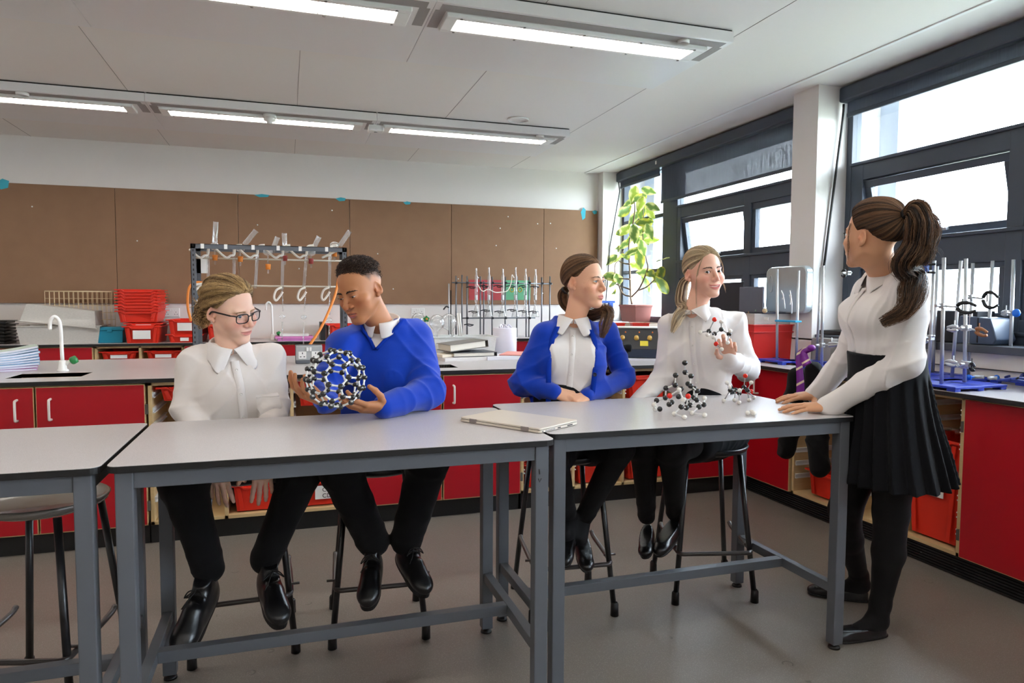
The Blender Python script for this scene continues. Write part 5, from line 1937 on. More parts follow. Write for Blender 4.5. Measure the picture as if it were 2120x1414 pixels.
    trousers(o, [hipR, hipL], [knR, knL], [(1.070, 2.56, .395), (1.130, 2.56, .385)], pel, M_TIGHTS, (.075, .056, .036), 'tights', 6, seat=False, amp=.0006)
    B = Body()
    for a, b, c in (((1.070, 2.56, .395), (1.035, 2.50, .36), 0), ((1.130, 2.56, .385), (1.10, 2.52, .33), 0)):
        limb(B, [a, b], [.036, .036])
    dress('tights_foot', B, .005, M_TIGHTS, o)
    shoe(o, (1.095, 2.605, .345), (.990, 2.40, .270), (-.2, -.35, .9), M_LEATHER, M_SOLE, 'flat')
    shoe(o, (1.135, 2.60, .300), (1.075, 2.385, .245), (.1, -.3, .93), M_LEATHER, M_SOLE, 'flat')

# ---- the smiling girl holding up a model
HELD = {}
def person_smiling():
    pel, nk = np.array((1.815, 2.715, .670)), np.array((1.772, 2.785, 1.250))
    tR = torso_frame(pel, nk, yawv(-42))
    R, t, sc = head_R(0, 1, -5), np.array((1.810, 2.76, 1.408)), .96
    shR, elR, wrR = (1.665, 2.805, 1.165), (1.605, 2.755, .930), (1.445, 2.695, .840)
    shL, elL, wrL = (1.985, 2.765, 1.178), (2.045, 2.735, .958), (1.848, 2.605, 1.022)
    cl = [(.55, .9, .5), (.30, .75, .45), (.75, .9, .5), (.95, .9, .5)]
    o, V = skin_body('smiling', 'smiling person in white blouse with long blonde ponytail, seated holding a small model', t, R, sc, nk,
                     srgb(226, 176, 152), srgb(206, 112, 112), srgb(212, 124, 104), [(shR, elR, wrR), (shL, elL, wrL)],
                     [dict(wrist=wrR, fdir=(-.3, -.3, -.9), dorsal=(-.5, -.8, .3), side=-1, curl=[(.3, .3, .2)] * 4, sc=.9, slim=.9),
                      dict(wrist=wrL, fdir=(-.40, -.28, .87), dorsal=(.38, .86, .34), side=1, curl=cl, sc=1.0, slim=.88, thumb=((.60, .70, -.40), (.20, .82, -.50), (-.1, .90, -.4)))],
                     pel, tR, FEM, .10, .043, smile=1., mouth_open=.0034, fem=1., lids=(.0060, .0042), nose=.93, jaw=.88)
    eye_part(o, R, t, sc, (.55, 1, .05), srgb(70, 60, 48))
    brows(o, R, t, sc, V, srgb(70, 50, 38), 1.15)
    te = MB()
    for i in range(10):
        x = (i - 4.5) * .0044
        te.box((x, .0838 - 12 * x * x, -.0652 + 7 * x * x), (.0044, .004, .0048))
    te.v = [tuple(R @ (np.array(v) * sc) + t) for v in te.v]
    te.build('teeth', pm('teeth', srgb(235, 228, 215), .25, var=.01), o, world=True)
    hc = (srgb(112, 90, 70), srgb(238, 214, 174))
    kn = (0.0, -.118, -.010)
    ext = lambda d: .006 * sstep(.2, .9, d[..., 2]) - .004 * np.exp(-(d[..., 0] / .08) ** 2) * sstep(-.2, .4, d[..., 1]) + .003 * sstep(0, -.7, d[..., 1])
    line = (np.radians([0, 20, 40, 55, 70, 84, 100, 116, 140, 180]), np.radians([31, 24, 9, -5, -18, -16, -12, -34, -44, -46]))
    hair_cap(o, R, t, sc, (srgb(92, 74, 58), srgb(196, 170, 132)), .008, (0, -.9, 0), extra=ext, line=line)
    swept_hair(o, R, t, sc, hc, kn, n=1500, thick=.0082, r=.0007, extra=ext, line=line)
    L = lambda *p: np.array(R @ (np.array(p) * sc) + t)
    tail(o, [L(0, -.112, -.008), L(.030, -.135, -.040), L(.062, -.110, -.110), L(.085, -.060, -.165), np.array((1.672, 2.735, 1.215)), np.array((1.635, 2.705, 1.185)), np.array((1.605, 2.69, 1.140))],
         [.014, .024, .028, .028, .026, .022, .008], hc, 240, .0010, .004, freq=7)
    lk = lambda x, y, z: L(x + RNG.normal(0, .0014), y + RNG.normal(0, .0022), z)
    loose(o, [[lk(.044, .068, .075), lk(.063, .060, .030), lk(.0695, .046, -.015), lk(.068, .034, -.065), lk(.066, .022, -.125 - .004 * i)] for i in range(12)] +
          [[lk(-.046, .064, .075), lk(-.068, .056, .030), lk(-.0765, .044, -.015), lk(-.080, .034, -.050), lk(-.090, .036, -.070 - .003 * i)] for i in range(12)], hc, .0005)
    B = Body()
    H = torso(B, tR, pel, nk, FEM, 1.03, 1.05, .004, bust=1.0)
    limb(B, [nk + tR @ np.array((.06, -.012, -.050)), shR], [.052, .056])
    limb(B, [nk + tR @ np.array((-.06, -.012, -.050)), shL], [.052, .056])
    limb(B, [shR, elR, wrR], [.053, .048, .040])
    limb(B, [shL, elL, wrL], [.056, .053, .042])
    for sh, el, wr in ((shR, elR, wrR), (shL, elL, wrL)):
        crease(B, el, np.array(el) - sh, .009, 85, .10)
        crease(B, np.array(sh) * .45 + np.array(el) * .55, (.5, .2, -.8), .006, 80, .09)
        d = _norm(np.array(wr) - el)
        B.cone(np.array(wr) - d * .050, np.array(wr) + d * .004, .036, .034, k=.006)
    B.disp(folds(0.0084, 51))
    s_, SV = dress('blouse', B, .0042, M_SHIRT2, o)
    collar(s_, nk - tR[:, 2] * .020 + tR[:, 1] * .004, tR, .056, M_SHIRT2, spread=.050, point=.068, front=.006, rnd=True)
    placket(s_, SV, tR, pel, .20, H - .060, M_SHIRT2, M_BUT, w=.013)
    hipR, hipL = (1.75, 2.66, .70), (1.88, 2.66, .70)
    knR, knL = (1.375, 2.50, .69), (1.46, 2.42, .69)
    B = Body()
    B.ell(pel + (0, 0, .06), (.165, .125, .12), k=.03)
    B.ell(pel + (0, 0, .18), (.134, .108, .09), k=.03)
    for h, k_ in ((hipR, knR), (hipL, knL)):
        limb(B, [h, np.array(h) * .4 + np.array(k_) * .6], [.105, .085], k=.09)
    B.disp(folds(.004, 60))
    dress('skirt', B, .006, M_NAVY, o)
    akR, akL = (1.470, 2.64, .350), (1.585, 2.60, .365)
    trousers(o, [hipR, hipL], [knR, knL], [akR, akL], pel, M_TIGHTS, (.078, .058, .036), 'tights', 8, seat=False, amp=.0006)
    shoe(o, (1.495, 2.66, .275), (1.375, 2.47, .235), (-.3, -.1, .95), M_LEATHER, M_SOLE, 'flat')
    shoe(o, (1.625, 2.625, .300), (1.430, 2.46, .240), (-.45, -.2, .9), M_LEATHER, M_SOLE, 'flat')
    HELD['p'], HELD['f'] = np.array(wrL), np.array((-.40, -.28, .87))

# ---- the standing girl
def person_standing():
    pel, nk = np.array((2.085, 1.985, .93)), np.array((2.060, 1.985, 1.395))
    f = yawv(-112)
    tR = torso_frame(pel, nk, f)
    R, t, sc = head_R(-170, 6, 4), np.array((1.945, 1.93, 1.510)), .968
    t = t + (-.006, 0, 0)
    shL, elL, wrL = (2.030, 1.855, 1.318), (2.020, 1.845, 1.075), (1.893, 2.055, .897)
    shR, elR, wrR = (2.120, 2.110, 1.318), (2.150, 2.225, 1.080), (2.062, 2.315, .899)
    fl = [(.10, .12, .10), (.12, .10, .10), (.12, .12, .10), (.10, .12, .10)]
    o, V = skin_body('standing', 'standing person seen from behind with high wavy brown ponytail, white shirt and black pleated skirt', t, R, sc, nk,
                     srgb(212, 158, 122), srgb(190, 110, 104), srgb(206, 124, 94), [(shL, elL, wrL), (shR, elR, wrR)],
                     [dict(wrist=wrL, fdir=(-.84, .52, -.06), dorsal=(-.10, -.06, .99), side=1, curl=fl, spread=(.26, .08, -.10, -.28), sc=.95, slim=.9, thumb=((.85, .50, -.25), (.70, .70, -.2), (.6, .78, -.15))),
                      dict(wrist=wrR, fdir=(-.95, .20, -.06), dorsal=(-.10, -.15, .98), side=-1, curl=fl, sc=.95, slim=.9, thumb=((.80, .55, -.25), (.60, .75, -.2), (.5, .8, -.15)))],
                     pel, tR, FEM, 0, .043, smile=0., fem=1.)
    eye_part(o, R, t, sc, (0, 1, 0), srgb(70, 50, 38))
    brows(o, R, t, sc, V, srgb(60, 42, 32), 1.)
    hc = (srgb(30, 22, 19), srgb(118, 86, 60))
    kn = (.0, -.112, .074)
    line = (np.radians([0, 25, 48, 62, 74, 84, 100, 116, 140, 180]), np.radians([29, 27, 16, -4, -20, -16, -12, -30, -42, -44]))
    ext = lambda d: .008 * sstep(.2, .9, d[..., 2]) + .004 * sstep(0, -.7, d[..., 1])
    hair_cap(o, R, t, sc, (srgb(38, 27, 22), srgb(96, 68, 48)), .009, (0, -.8, .4), line=line, extra=ext)
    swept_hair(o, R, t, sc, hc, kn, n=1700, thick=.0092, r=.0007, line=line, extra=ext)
    L = lambda *p: np.array(R @ (np.array(p) * sc) + t)
    MB().lathe([(.010, -.012), (.021, -.011), (.025, 0), (.021, .011), (.010, .012)], tuple(L(0, -.122, .080)), 18, Matrix((R @ np.array([[1, 0, 0], [0, .55, .83], [0, -.83, .55]])).tolist())).build('hair_tie', M_LACE, o, world=True)
    A = lambda x, y, z: np.array((x, y, z))
    tail(o, [L(0, -.116, .076), L(-.01, -.158, .085), L(-.015, -.185, .045), L(-.02, -.178, -.02), L(-.04, -.15, -.085), A(2.030, 1.845, 1.375), A(1.985, 1.800, 1.315), A(1.945, 1.800, 1.255), A(1.880, 1.835, 1.205)],
         [.016, .034, .040, .042, .040, .042, .040, .026, .006], hc, 620, .00085, .011, freq=15, tip=.3)
    tail(o, [L(0, -.116, .076), L(-.005, -.165, .080), L(.0, -.198, .03), L(.005, -.200, -.04), L(.0, -.185, -.10)], [.014, .026, .030, .028, .006], hc, 320, .00085, .010, freq=14, tip=.3, name='ponytail')
    lk = lambda x, y, z: L(x + RNG.normal(0, .0016), y + RNG.normal(0, .0030), z)
    loose(o, [[lk(-.062, .047, .045), lk(-.071, .046, .005), lk(-.0735, .040, -.035), lk(-.067, .042, -.075 - .004 * i), lk(-.060, .046, -.095 - .006 * i)] for i in range(10)] +
          [[L(0, -.19, -.02), L(.01 * i, -.225, -.04), L(.012 * i, -.245, -.05 - .012 * i)] for i in range(-3, 5)], hc, .00042)
    # shirt
    B = Body()
    H = torso(B, tR, pel, nk, FEM, 1.02, 1.10, .005, bust=.92)
    B.plane(pel + tR[:, 2] * .150, -tR[:, 2], 'i', .018)
    limb(B, [nk + tR @ np.array((.06, -.012, -.050)), shR], [.052, .056])
    limb(B, [nk + tR @ np.array((-.06, -.012, -.050)), shL], [.052, .058])
    limb(B, [shR, elR, wrR], [.060, .054, .042])
    limb(B, [shL, elL, wrL], [.064, .057, .043])
    for sh, el, wr in ((shR, elR, wrR), (shL, elL, wrL)):
        crease(B, el, np.array(el) - sh, .010, 80, .11)
        crease(B, np.array(sh) * .4 + np.array(el) * .6, (.5, .3, -.8), .007, 75, .09)
        d = _norm(np.array(wr) - el)
        B.cone(np.array(wr) - d * .055, np.array(wr) + d * .002, .038, .035, k=.006)
    B.disp(folds(0.0065, 71))
    s_, SV = dress('shirt', B, .0042, M_SHIRT2, o)
    collar(s_, nk - tR[:, 2] * .020 + tR[:, 1] * .004, tR, .057, M_SHIRT2, spread=.044, point=.080, front=.006)
    placket(s_, SV, tR, pel, .10, H - .060, M_SHIRT2, M_BUT, w=.013, buttons=False)
    # pleated skirt
    B = Body()
    B.at(tR, pel)
    npl = 22
    st = [(-.300, 0, -.01, .228, .172, .200), (-.18, 0, -.008, .200, .154, .178), (-.07, 0, -.004, .176, .132, .152), (.03, 0, 0, .160, .124, .138), (.10, 0, 0, .151, .124, .128), (.172, 0, .002, .148, .126, .122)]
    A_ = np.array(spline([np.array(r, float) for r in st], 6)); Z_ = A_[:, 0]
    def sk(P):
        z = P[..., 2]
        g = lambda i: np.interp(z, Z_, A_[:, i]).astype(np.float32)
        v, u = P[..., 1] - g(2), P[..., 0]
        an = np.arctan2(u, v)
        saw = ((an / (2 * PI) * npl + .1 * np.sin(z * 9)) % 1.0)
        pl = (np.where(saw < .82, saw / .82, (1 - saw) / .18) - .5) * np.interp(z, [-.30, .05, .10], [.034, .012, 0]).astype(np.float32)
        rx, ry = g(3) + pl, np.where(v > 0, g(4), g(5)) + pl
        rho = np.sqrt((u / rx) ** 2 + (v / ry) ** 2)
        d = (rho - 1) * np.minimum(rx, ry) * .8
        return np.maximum(d, np.maximum(z - Z_[-1], Z_[0] - z))
    B.op(sk, (0, 0, -.09), .32, 'u', 0)
    B.at()
    k_, KV = dress('skirt', B, .0048, M_NAVY, o)
    # legs and shoes
    B = Body()
    limb(B, [(2.085, 1.945, .80), (2.125, 1.985, .50), (2.142, 2.005, .34), (2.138, 2.030, .13), (2.132, 2.035, .075)], [.088, .060, .056, .036, .036], k=.03)
    limb(B, [(2.100, 2.075, .80), (2.085, 2.165, .46), (2.160, 2.220, .32), (2.300, 2.300, .12), (2.318, 2.312, .08)], [.088, .060, .054, .036, .036], k=.03)
    limb(B, [(2.132, 2.035, .06), (2.05, 2.045, .035)], [.036, .026])
    limb(B, [(2.318, 2.312, .07), (2.255, 2.365, .04)], [.036, .026])
    B.disp(folds(.0006, 6))
    dress('tights', B, .0045, M_TIGHTS, o, .003)
    shoe(o, (2.172, 2.035, .005), (1.928, 2.055, .005), (0, 0, 1), M_LEATHER, M_SOLE, 'flat')
    shoe(o, (2.345, 2.290, .005), (2.165, 2.440, .005), (0, 0, 1), M_LEATHER, M_SOLE, 'flat')

person_glasses()
person_jumper()
person_cardigan()
person_smiling()
person_standing()
# ---------------------------------------------------------------- measuring helpers: points of the place along a sight line
def _ray(px, py):
    return _F * 1439.6 + _R * (px - 1060) + _U * (707 - py)
def onY(px, py, Y):
    d = _ray(px, py); t = Y / d.y
    return Vector((d.x * t, Y, CAM_H + d.z * t))
def onZ(px, py, z):
    d = _ray(px, py); t = (z - CAM_H) / d.z
    return Vector((d.x * t, d.y * t, z))
def onX(px, py, X):
    d = _ray(px, py); t = X / d.x
    return Vector((X, d.y * t, CAM_H + d.z * t))

M_CB = pm('carbon_black_ball', srgb(14, 14, 16), .12, var=.1, spec=.7)
M_OB = pm('oxygen_red_ball', srgb(226, 40, 22), .2, var=.05)
M_HB = pm('hydrogen_white_ball', srgb(232, 228, 220), .25, var=.03)
M_BOND = pm('white_bond', srgb(228, 228, 226), .3, var=.03)
M_BONDG = pm('grey_bond', srgb(150, 150, 150), .35, var=.05)

def ball(name, par, p, r, mat, proto):
    key = (name, mat.name, round(r, 4))
    if key not in proto:
        o = MB().sphere((0, 0, 0), r, 18, 12).build(name, mat, par)
        proto[key] = o
    else:
        o = proto[key].copy(); COL.objects.link(o); o.parent = par
    o.location = Vector(p) - par.location
    return o
_balls = {}
def bond(par, a, b, r, mat, waist=.75):
    a, b = Vector(a), Vector(b)
    d = (b - a)
    MB().tube([a, a + d * .3, a + d * .5, a + d * .7, b], [r * 1.25, r, r * waist, r, r * 1.25], 8).build('bond', mat, par, world=True)

# ---- ball model: sixty black atoms joined by white bonds
def bucky():
    ph = (1 + 5 ** .5) / 2
    pts = set()
    for base in ((0, 1, 3 * ph), (1, 2 + ph, 2 * ph), (ph, 2, 2 * ph + 1)):
        for sx in (1, -1):
            for sy in (1, -1):
                for sz in (1, -1):
                    q = (base[0] * sx, base[1] * sy, base[2] * sz)
                    for k in range(3):
                        pts.add(tuple(round(q[(i + k) % 3], 5) + 0. for i in range(3)))
    P = np.array(sorted(pts))
    P = P / np.linalg.norm(P[0]) * BALL_R
    Rr = np.array(Matrix.Rotation(.45, 3, 'Z') @ Matrix.Rotation(.62, 3, 'X') @ Matrix.Rotation(.2, 3, 'Y'))
    P = P @ Rr.T + BALL_C
    t = thing('ball_model', 'hollow ball-and-stick sphere of black atoms and white bonds held in two hands', 'molecule model', tuple(BALL_C))
    for p in P:
        ball('atom', t, p, .0096, M_CB, _balls)
    for i in range(60):
        for j in range(i + 1, 60):
            d = np.linalg.norm(P[i] - P[j])
            if d < BALL_R * .45:
                u = (P[j] - P[i]) / d
                bond(t, P[i] + u * .006, P[j] - u * .006, .0034, M_BOND, .8)
bucky()

def molecule(label, atoms, links, bmat=M_BONDG, br=.0022, extra=0.):
    """atoms: (kind, point, radius); links: index pairs, or None to join nearest neighbours."""
    P = [Vector(a[1]) for a in atoms]
    lo = min(p.z for p in P)
    c = sum(P, Vector()) / len(P)
    t = thing('molecule_model', label, 'molecule model', (c.x, c.y, lo), 0)
    mt = {'C': M_CB, 'O': M_OB, 'H': M_HB}
    for k, p, r in atoms:
        ball('atom', t, p, r, mt[k], _balls)
    if links is None:
        links = set()
        ins = {0}
        while len(ins) < len(P):
            d, i, j = min(((P[i] - P[j]).length, i, j) for i in ins for j in range(len(P)) if j not in ins)
            links.add((i, j)); ins.add(j)
        if extra:
            for i in range(len(P)):
                for j in range(i + 1, len(P)):
                    if (P[i] - P[j]).length < extra and atoms[i][0] != 'H' and atoms[j][0] != 'H': links.add((i, j))
    for i, j in links:
        bond(t, P[i], P[j], br, bmat)
    return t
def crop4(x, y):
    return 1320 + x / 5.657, 640 + y / 5.657
ZA = .868
A = []
for k, x, y, Y in [('C', 553, 630, 2.26), ('C', 445, 775, 2.24), ('C', 557, 740, 2.27), ('C', 625, 785, 2.24), ('C', 440, 890, 2.24), ('C', 332, 925, 2.27), ('C', 510, 935, 2.22), ('C', 590, 875, 2.27), ('C', 620, 900, 2.23),
                   ('C', 665, 930, 2.27), ('C', 700, 960, 2.23), ('C', 325, 1040, 2.27), ('C', 223, 1070, 2.28), ('C', 480, 1025, 2.21), ('C', 400, 1090, 2.25), ('C', 370, 1115, 2.21), ('C', 580, 1090, 2.25), ('C', 655, 1035, 2.25),
                   ('C', 690, 1065, 2.22), ('C', 510, 1145, 2.17), ('C', 570, 1155, 2.19), ('C', 615, 1125, 2.22), ('C', 718, 1145, 2.18), ('C', 775, 1120, 2.22), ('C', 260, 1170, 2.25), ('O', 375, 1015, 2.20), ('O', 592, 1020, 2.19),
                   ('H', 487, 945, 2.18), ('H', 537, 1065, 2.16), ('H', 190, 1120, 2.27), ('H', 783, 1045, 2.23)]:
    A.append((k, onY(*crop4(x, y), Y), .0100 if k != 'H' else .0090))
for x, y in ((205, 1172), (430, 1225), (548, 1265), (640, 1215), (785, 1240)):
    A.append(('H', onZ(*crop4(x, y), ZA + .009), .0090))
molecule('large black, red and white molecule model standing on the table before the smiling girl', A, None, M_BOND, .0032, .036)
A = []
for k, x, y, Y in [('C', 1085, 950, 2.40), ('C', 1145, 945, 2.43), ('C', 1190, 985, 2.39), ('C', 1245, 915, 2.42), ('C', 1285, 950, 2.40), ('O', 1262, 782, 2.43), ('O', 1328, 965, 2.44), ('H', 1047, 862, 2.40), ('H', 1077, 912, 2.38), ('H', 1195, 952, 2.36), ('H', 1330, 860, 2.40)]:
    A.append((k, onY(*crop4(x, y), Y), .0098 if k != 'H' else .0086))
for x, y in ((1010, 1072), (1135, 1064), (1190, 1094), (1305, 1064), (1360, 1032)):
    A.append(('H', onZ(*crop4(x, y), ZA + .0086), .0086))
molecule('small molecule model with one red ball on top, standing at the table back edge', A,
         [(0, 1), (1, 2), (2, 3), (3, 4), (3, 5), (4, 6), (0, 7), (0, 8), (2, 9), (4, 10), (0, 11), (1, 12), (2, 13), (4, 14), (4, 15)], M_BONDG, .0025)
A = []
for k, x, y, Y in [('O', 900, 122, 2.50), ('C', 835, 258, 2.50), ('C', 900, 290, 2.52), ('C', 980, 238, 2.505), ('C', 1070, 292, 2.49), ('O', 920, 407, 2.49), ('H', 980, 148, 2.50), ('H', 735, 272, 2.51), ('H', 820, 300, 2.47), ('H', 888, 330, 2.47), ('H', 1055, 392, 2.46), ('H', 985, 470, 2.46), ('H', 1085, 255, 2.47)]:
    A.append((k, onY(*crop4(x, y), Y), .0100 if k != 'H' else .0086))
molecule('small molecule model with two red balls, held up in the hand of the smiling girl', A,
         [(0, 1), (1, 2), (2, 3), (3, 4), (3, 6), (1, 7), (1, 8), (2, 9), (2, 5), (4, 10), (5, 11), (4, 12)], M_BONDG, .0025)
for i, (x, y, lab) in enumerate(((1288, 1217, 'loose white atom ball on the table, leftmost of three near the hand'), (1335, 1203, 'loose white atom ball on the table, rearmost of three near the hand'), (1362, 1219, 'loose white atom ball on the table, rightmost of three near the hand'))):
    p = onZ(*crop4(x, y), ZA + .009)
    o = MB().sphere((0, 0, 0), .009, 18, 12).build('atom_ball', M_HB)
    o.location = p
    tag(o, lab, 'ball', 'loose white atom balls')

# ---- laptop
def laptop():
    c = [onZ(952, 868, ZA + .008), onZ(1118, 893, ZA + .008), onZ(1187, 871, ZA + .008)]
    u = (c[1] - c[0]); u.z = 0
    v = (c[2] - c[1]); v.z = 0
    W_ = u.length
    u.normalize(); v = v - u * v.dot(u); v.normalize()
    D_ = .212
    t = thing('laptop', 'closed silver laptop lying across the join of two lab tables', 'laptop', tuple((c[0].x, c[0].y, ZA)), math.atan2(u.y, u.x))
    MS = pm('silver_aluminium', srgb(224, 214, 200), .32, metal=.35, var=.02)
    MB().prism(rrect(0, W_, 0, D_, .008), 0.0015, .0092).build('base', MS, t, bevel=.001)
    MB().prism(rrect(0, W_, .001, D_, .008), .0108, .0162).build('lid', MS, t, bevel=.001)
    MB().bx(.004, W_ - .004, .004, D_ - .004, .0090, .0110).build('gap_shadow', M_DARK, t)
    for x in (.045, W_ - .075):
        MB().bx(x, x + .030, -.003, .004, .003, .0158).build('hinge', pm('hinge_grey', srgb(150, 140, 138), .3, metal=.6), t, bevel=.0015)
    p = MB()
    for y0, y1, z in ((.012, .018, .0055), (.095, .112, .0055), (.150, .180, .0055)):
        p.bx(W_ - .0008, W_ + .0006, y0, y1, z - .0016, z + .0016)
    p.build('port', M_BLACK, t)
    g = MB()
    for i in range(9):
        g.bx(W_ - .0006, W_ + .0005, .028 + i * .006, .0315 + i * .006, .0030, .0078)
    g.build('vent', pm('vent_grey', srgb(150, 148, 150), .5), t)
laptop()

# ---- on the long worktop
def swan_tap(p, label, hgt=.30, knob=True):
    t = thing('swan_neck_tap', label, 'tap', tuple(p))
    MB().lathe([(0, 0), (.030, 0), (.030, .006), (.022, .012), (.019, .05), (.016, .06), (0, .06)], (0, 0, 0), 20).build('base', M_WHITE, t)
    MB().tube(spline([(0, 0, .05), (-.002, 0, .16), (-.004, 0, hgt - .06), (-.012, 0, hgt - .018), (-.032, 0, hgt), (-.052, 0, hgt - .022), (-.056, 0, hgt - .075)], 6), .0098, 12).build('spout', M_WHITE, t)
    if knob:
        kb = MB().tube([(.012, 0, .035), (.045, 0, .060)], .010, 10).build('valve', M_WHITE, t)
        k = MB()
        k.lathe([(0, 0), (.020, .002), (.023, .012), (.021, .034), (0, .038)], (.040, 0, .052), 8, Matrix.Rotation(math.radians(62), 3, 'Y'))
        for f in range(8): pass
        k.build('knob', pm('green_plastic', srgb(24, 120, 60), .3, var=.08), t)
    return t
swan_tap(onZ(130, 768, ZT), 'white swan-neck tap with green knob behind the left sink', .305)
# exercise books
bx_ = onZ(20, 771, ZT)
rb = random.Random(5)
cols = [(206, 140, 200), (206, 140, 200), (150, 200, 236), (150, 200, 236), (150, 200, 236), (150, 200, 236), (170, 196, 220), (150, 200, 236), (186, 200, 190)]
nm_ = ['purple exercise book at the bottom of the pile left of the tap', 'purple exercise book second from the bottom left of the tap', 'blue exercise book just above the purple ones', 'blue exercise book in the middle of the pile left of the tap', 'blue exercise book, fifth from the bottom of the pile', 'blue exercise book, sixth from the bottom of the pile', 'grey blue exercise book near the pile top', 'blue exercise book under the green one', 'pale green exercise book on top of the pile']
z = ZT + .001
for i in range(9):
    th = .0115
    dx = (-.02 if i < 2 else 0) + rb.uniform(-.006, .006)
    t = thing('exercise_book', nm_[i], 'book', (-1.405 + dx, 4.63 + rb.uniform(-.008, .008), z), math.radians(24 + rb.uniform(-3, 3)), 'exercise books left of the tap')
    m = MB()
    n = 10
    X = [-.30 + .33 * k / (n - 1) for k in range(n)]
    lift = [.00 + .030 * (i / 8) * max(0, (x + .16) / .19) ** 1.5 for x in X]
    for q, (z0, z1, y0, y1) in enumerate(((.001, th - .001, -.098, .098),)):
        for k in range(n - 1):
            m.add([(X[k], y0, z0 + lift[k]), (X[k + 1], y0, z0 + lift[k + 1]), (X[k + 1], y1, z0 + lift[k + 1]), (X[k], y1, z0 + lift[k]), (X[k], y0, z1 + lift[k]), (X[k + 1], y0, z1 + lift[k + 1]), (X[k + 1], y1, z1 + lift[k + 1]), (X[k], y1, z1 + lift[k])],
                  [(3, 2, 1, 0), (4, 5, 6, 7), (0, 1, 5, 4), (2, 3, 7, 6)])
    m.build('pages', pm('page_white', srgb(222, 222, 232), .7, var=.04, scale=60), t)
    c = MB()
    for z0 in (0., th - .001):
        for k in range(n - 1):
            c.add([(X[k], -.10, z0 + lift[k]), (X[k + 1], -.10, z0 + lift[k + 1]), (X[k + 1], .10, z0 + lift[k + 1]), (X[k], .10, z0 + lift[k]), (X[k], -.10, z0 + .001 + lift[k]), (X[k + 1], -.10, z0 + .001 + lift[k + 1]), (X[k + 1], .10, z0 + .001 + lift[k + 1]), (X[k], .10, z0 + .001 + lift[k])],
                  [(3, 2, 1, 0), (4, 5, 6, 7), (0, 1, 5, 4), (2, 3, 7, 6)])
    xe, le = X[-1], lift[-1]
    c.box((xe + .001, 0, th / 2 + le), (.003, .20, th))
    c.build('cover', pm('book_cover_%d_%d' % cols[i][:2], srgb(*cols[i]), .6, var=.04), t)
    z += th + .0008
# bench socket
def sockets(par, m_plate, w=.145, h=.085, y=0.):
    MB().bx(-w / 2, w / 2, y - .008, y, -h / 2, h / 2).build('face_plate', m_plate, par, bevel=.004)
    k = MB()
    for s in (-1, 1):
        for dx, dz, ww, hh in ((0, .004, .004, .010), (-.011, -.016, .009, .0045), (.011, -.016, .009, .0045)):
            k.bx(s * .040 + dx - ww / 2, s * .040 + dx + ww / 2, y - .0086, y - .007, dz - hh / 2, dz + hh / 2)
    k.build('pin_holes', M_BLACK, par)
    for s in (-1, 1):
        MB().bx(s * .0085 - .0065, s * .0085 + .0065, y - .012, y - .007, .012, .034).build('switch', M_WHITE, par, bevel=.002)
p = onZ(640, 753, ZT)
t = thing('bench_socket', 'grey metal double socket box on the long worktop between the two boys', 'socket', (p.x, p.y, ZT))
MB().bx(-.083, .083, 0, .10, 0, .025).bx(-.083, .083, .010, .10, .02, .118).build('housing', M_STEEL, t, bevel=.006)
t2 = MB().bx(-.080, .080, .002, .012, .022, .115).build('front', pm('socket_grey', srgb(172, 174, 174), .4, metal=.2), t, bevel=.005)
k = MB()
for s in (-1, 1):
    MB().bx(s * .040 - .024, s * .040 + .024, -.0006, .0025, .032, .078).build('insert', M_WHITE, t, bevel=.002)
    for dx, dz, ww, hh in ((0, .012, .005, .011), (-.011, -.010, .010, .005), (.011, -.010, .010, .005)):
        k.bx(s * .040 + dx - ww / 2, s * .040 + dx + ww / 2, -.0012, .001, .055 + dz - hh / 2, .055 + dz + hh / 2)
k.build('pin_holes', M_BLACK, t)
for s in (-1, 1):
    MB().bx(s * .009 - .007, s * .009 + .007, -.004, .003, .080, .104).build('switch', M_WHITE, t, bevel=.002)
for px, py, lab in ((355, 647, 'white double wall socket under the pinboard beside the red trays'), (865, 646, 'white double wall socket under the pinboard behind the blue jumper')):
    p = onY(px, py, YB - .001)
    t = thing('wall_socket', lab, 'socket', (p.x, YB - .001, p.z), 0, 'wall sockets under the pinboard')
    sockets(t, M_WHITE)

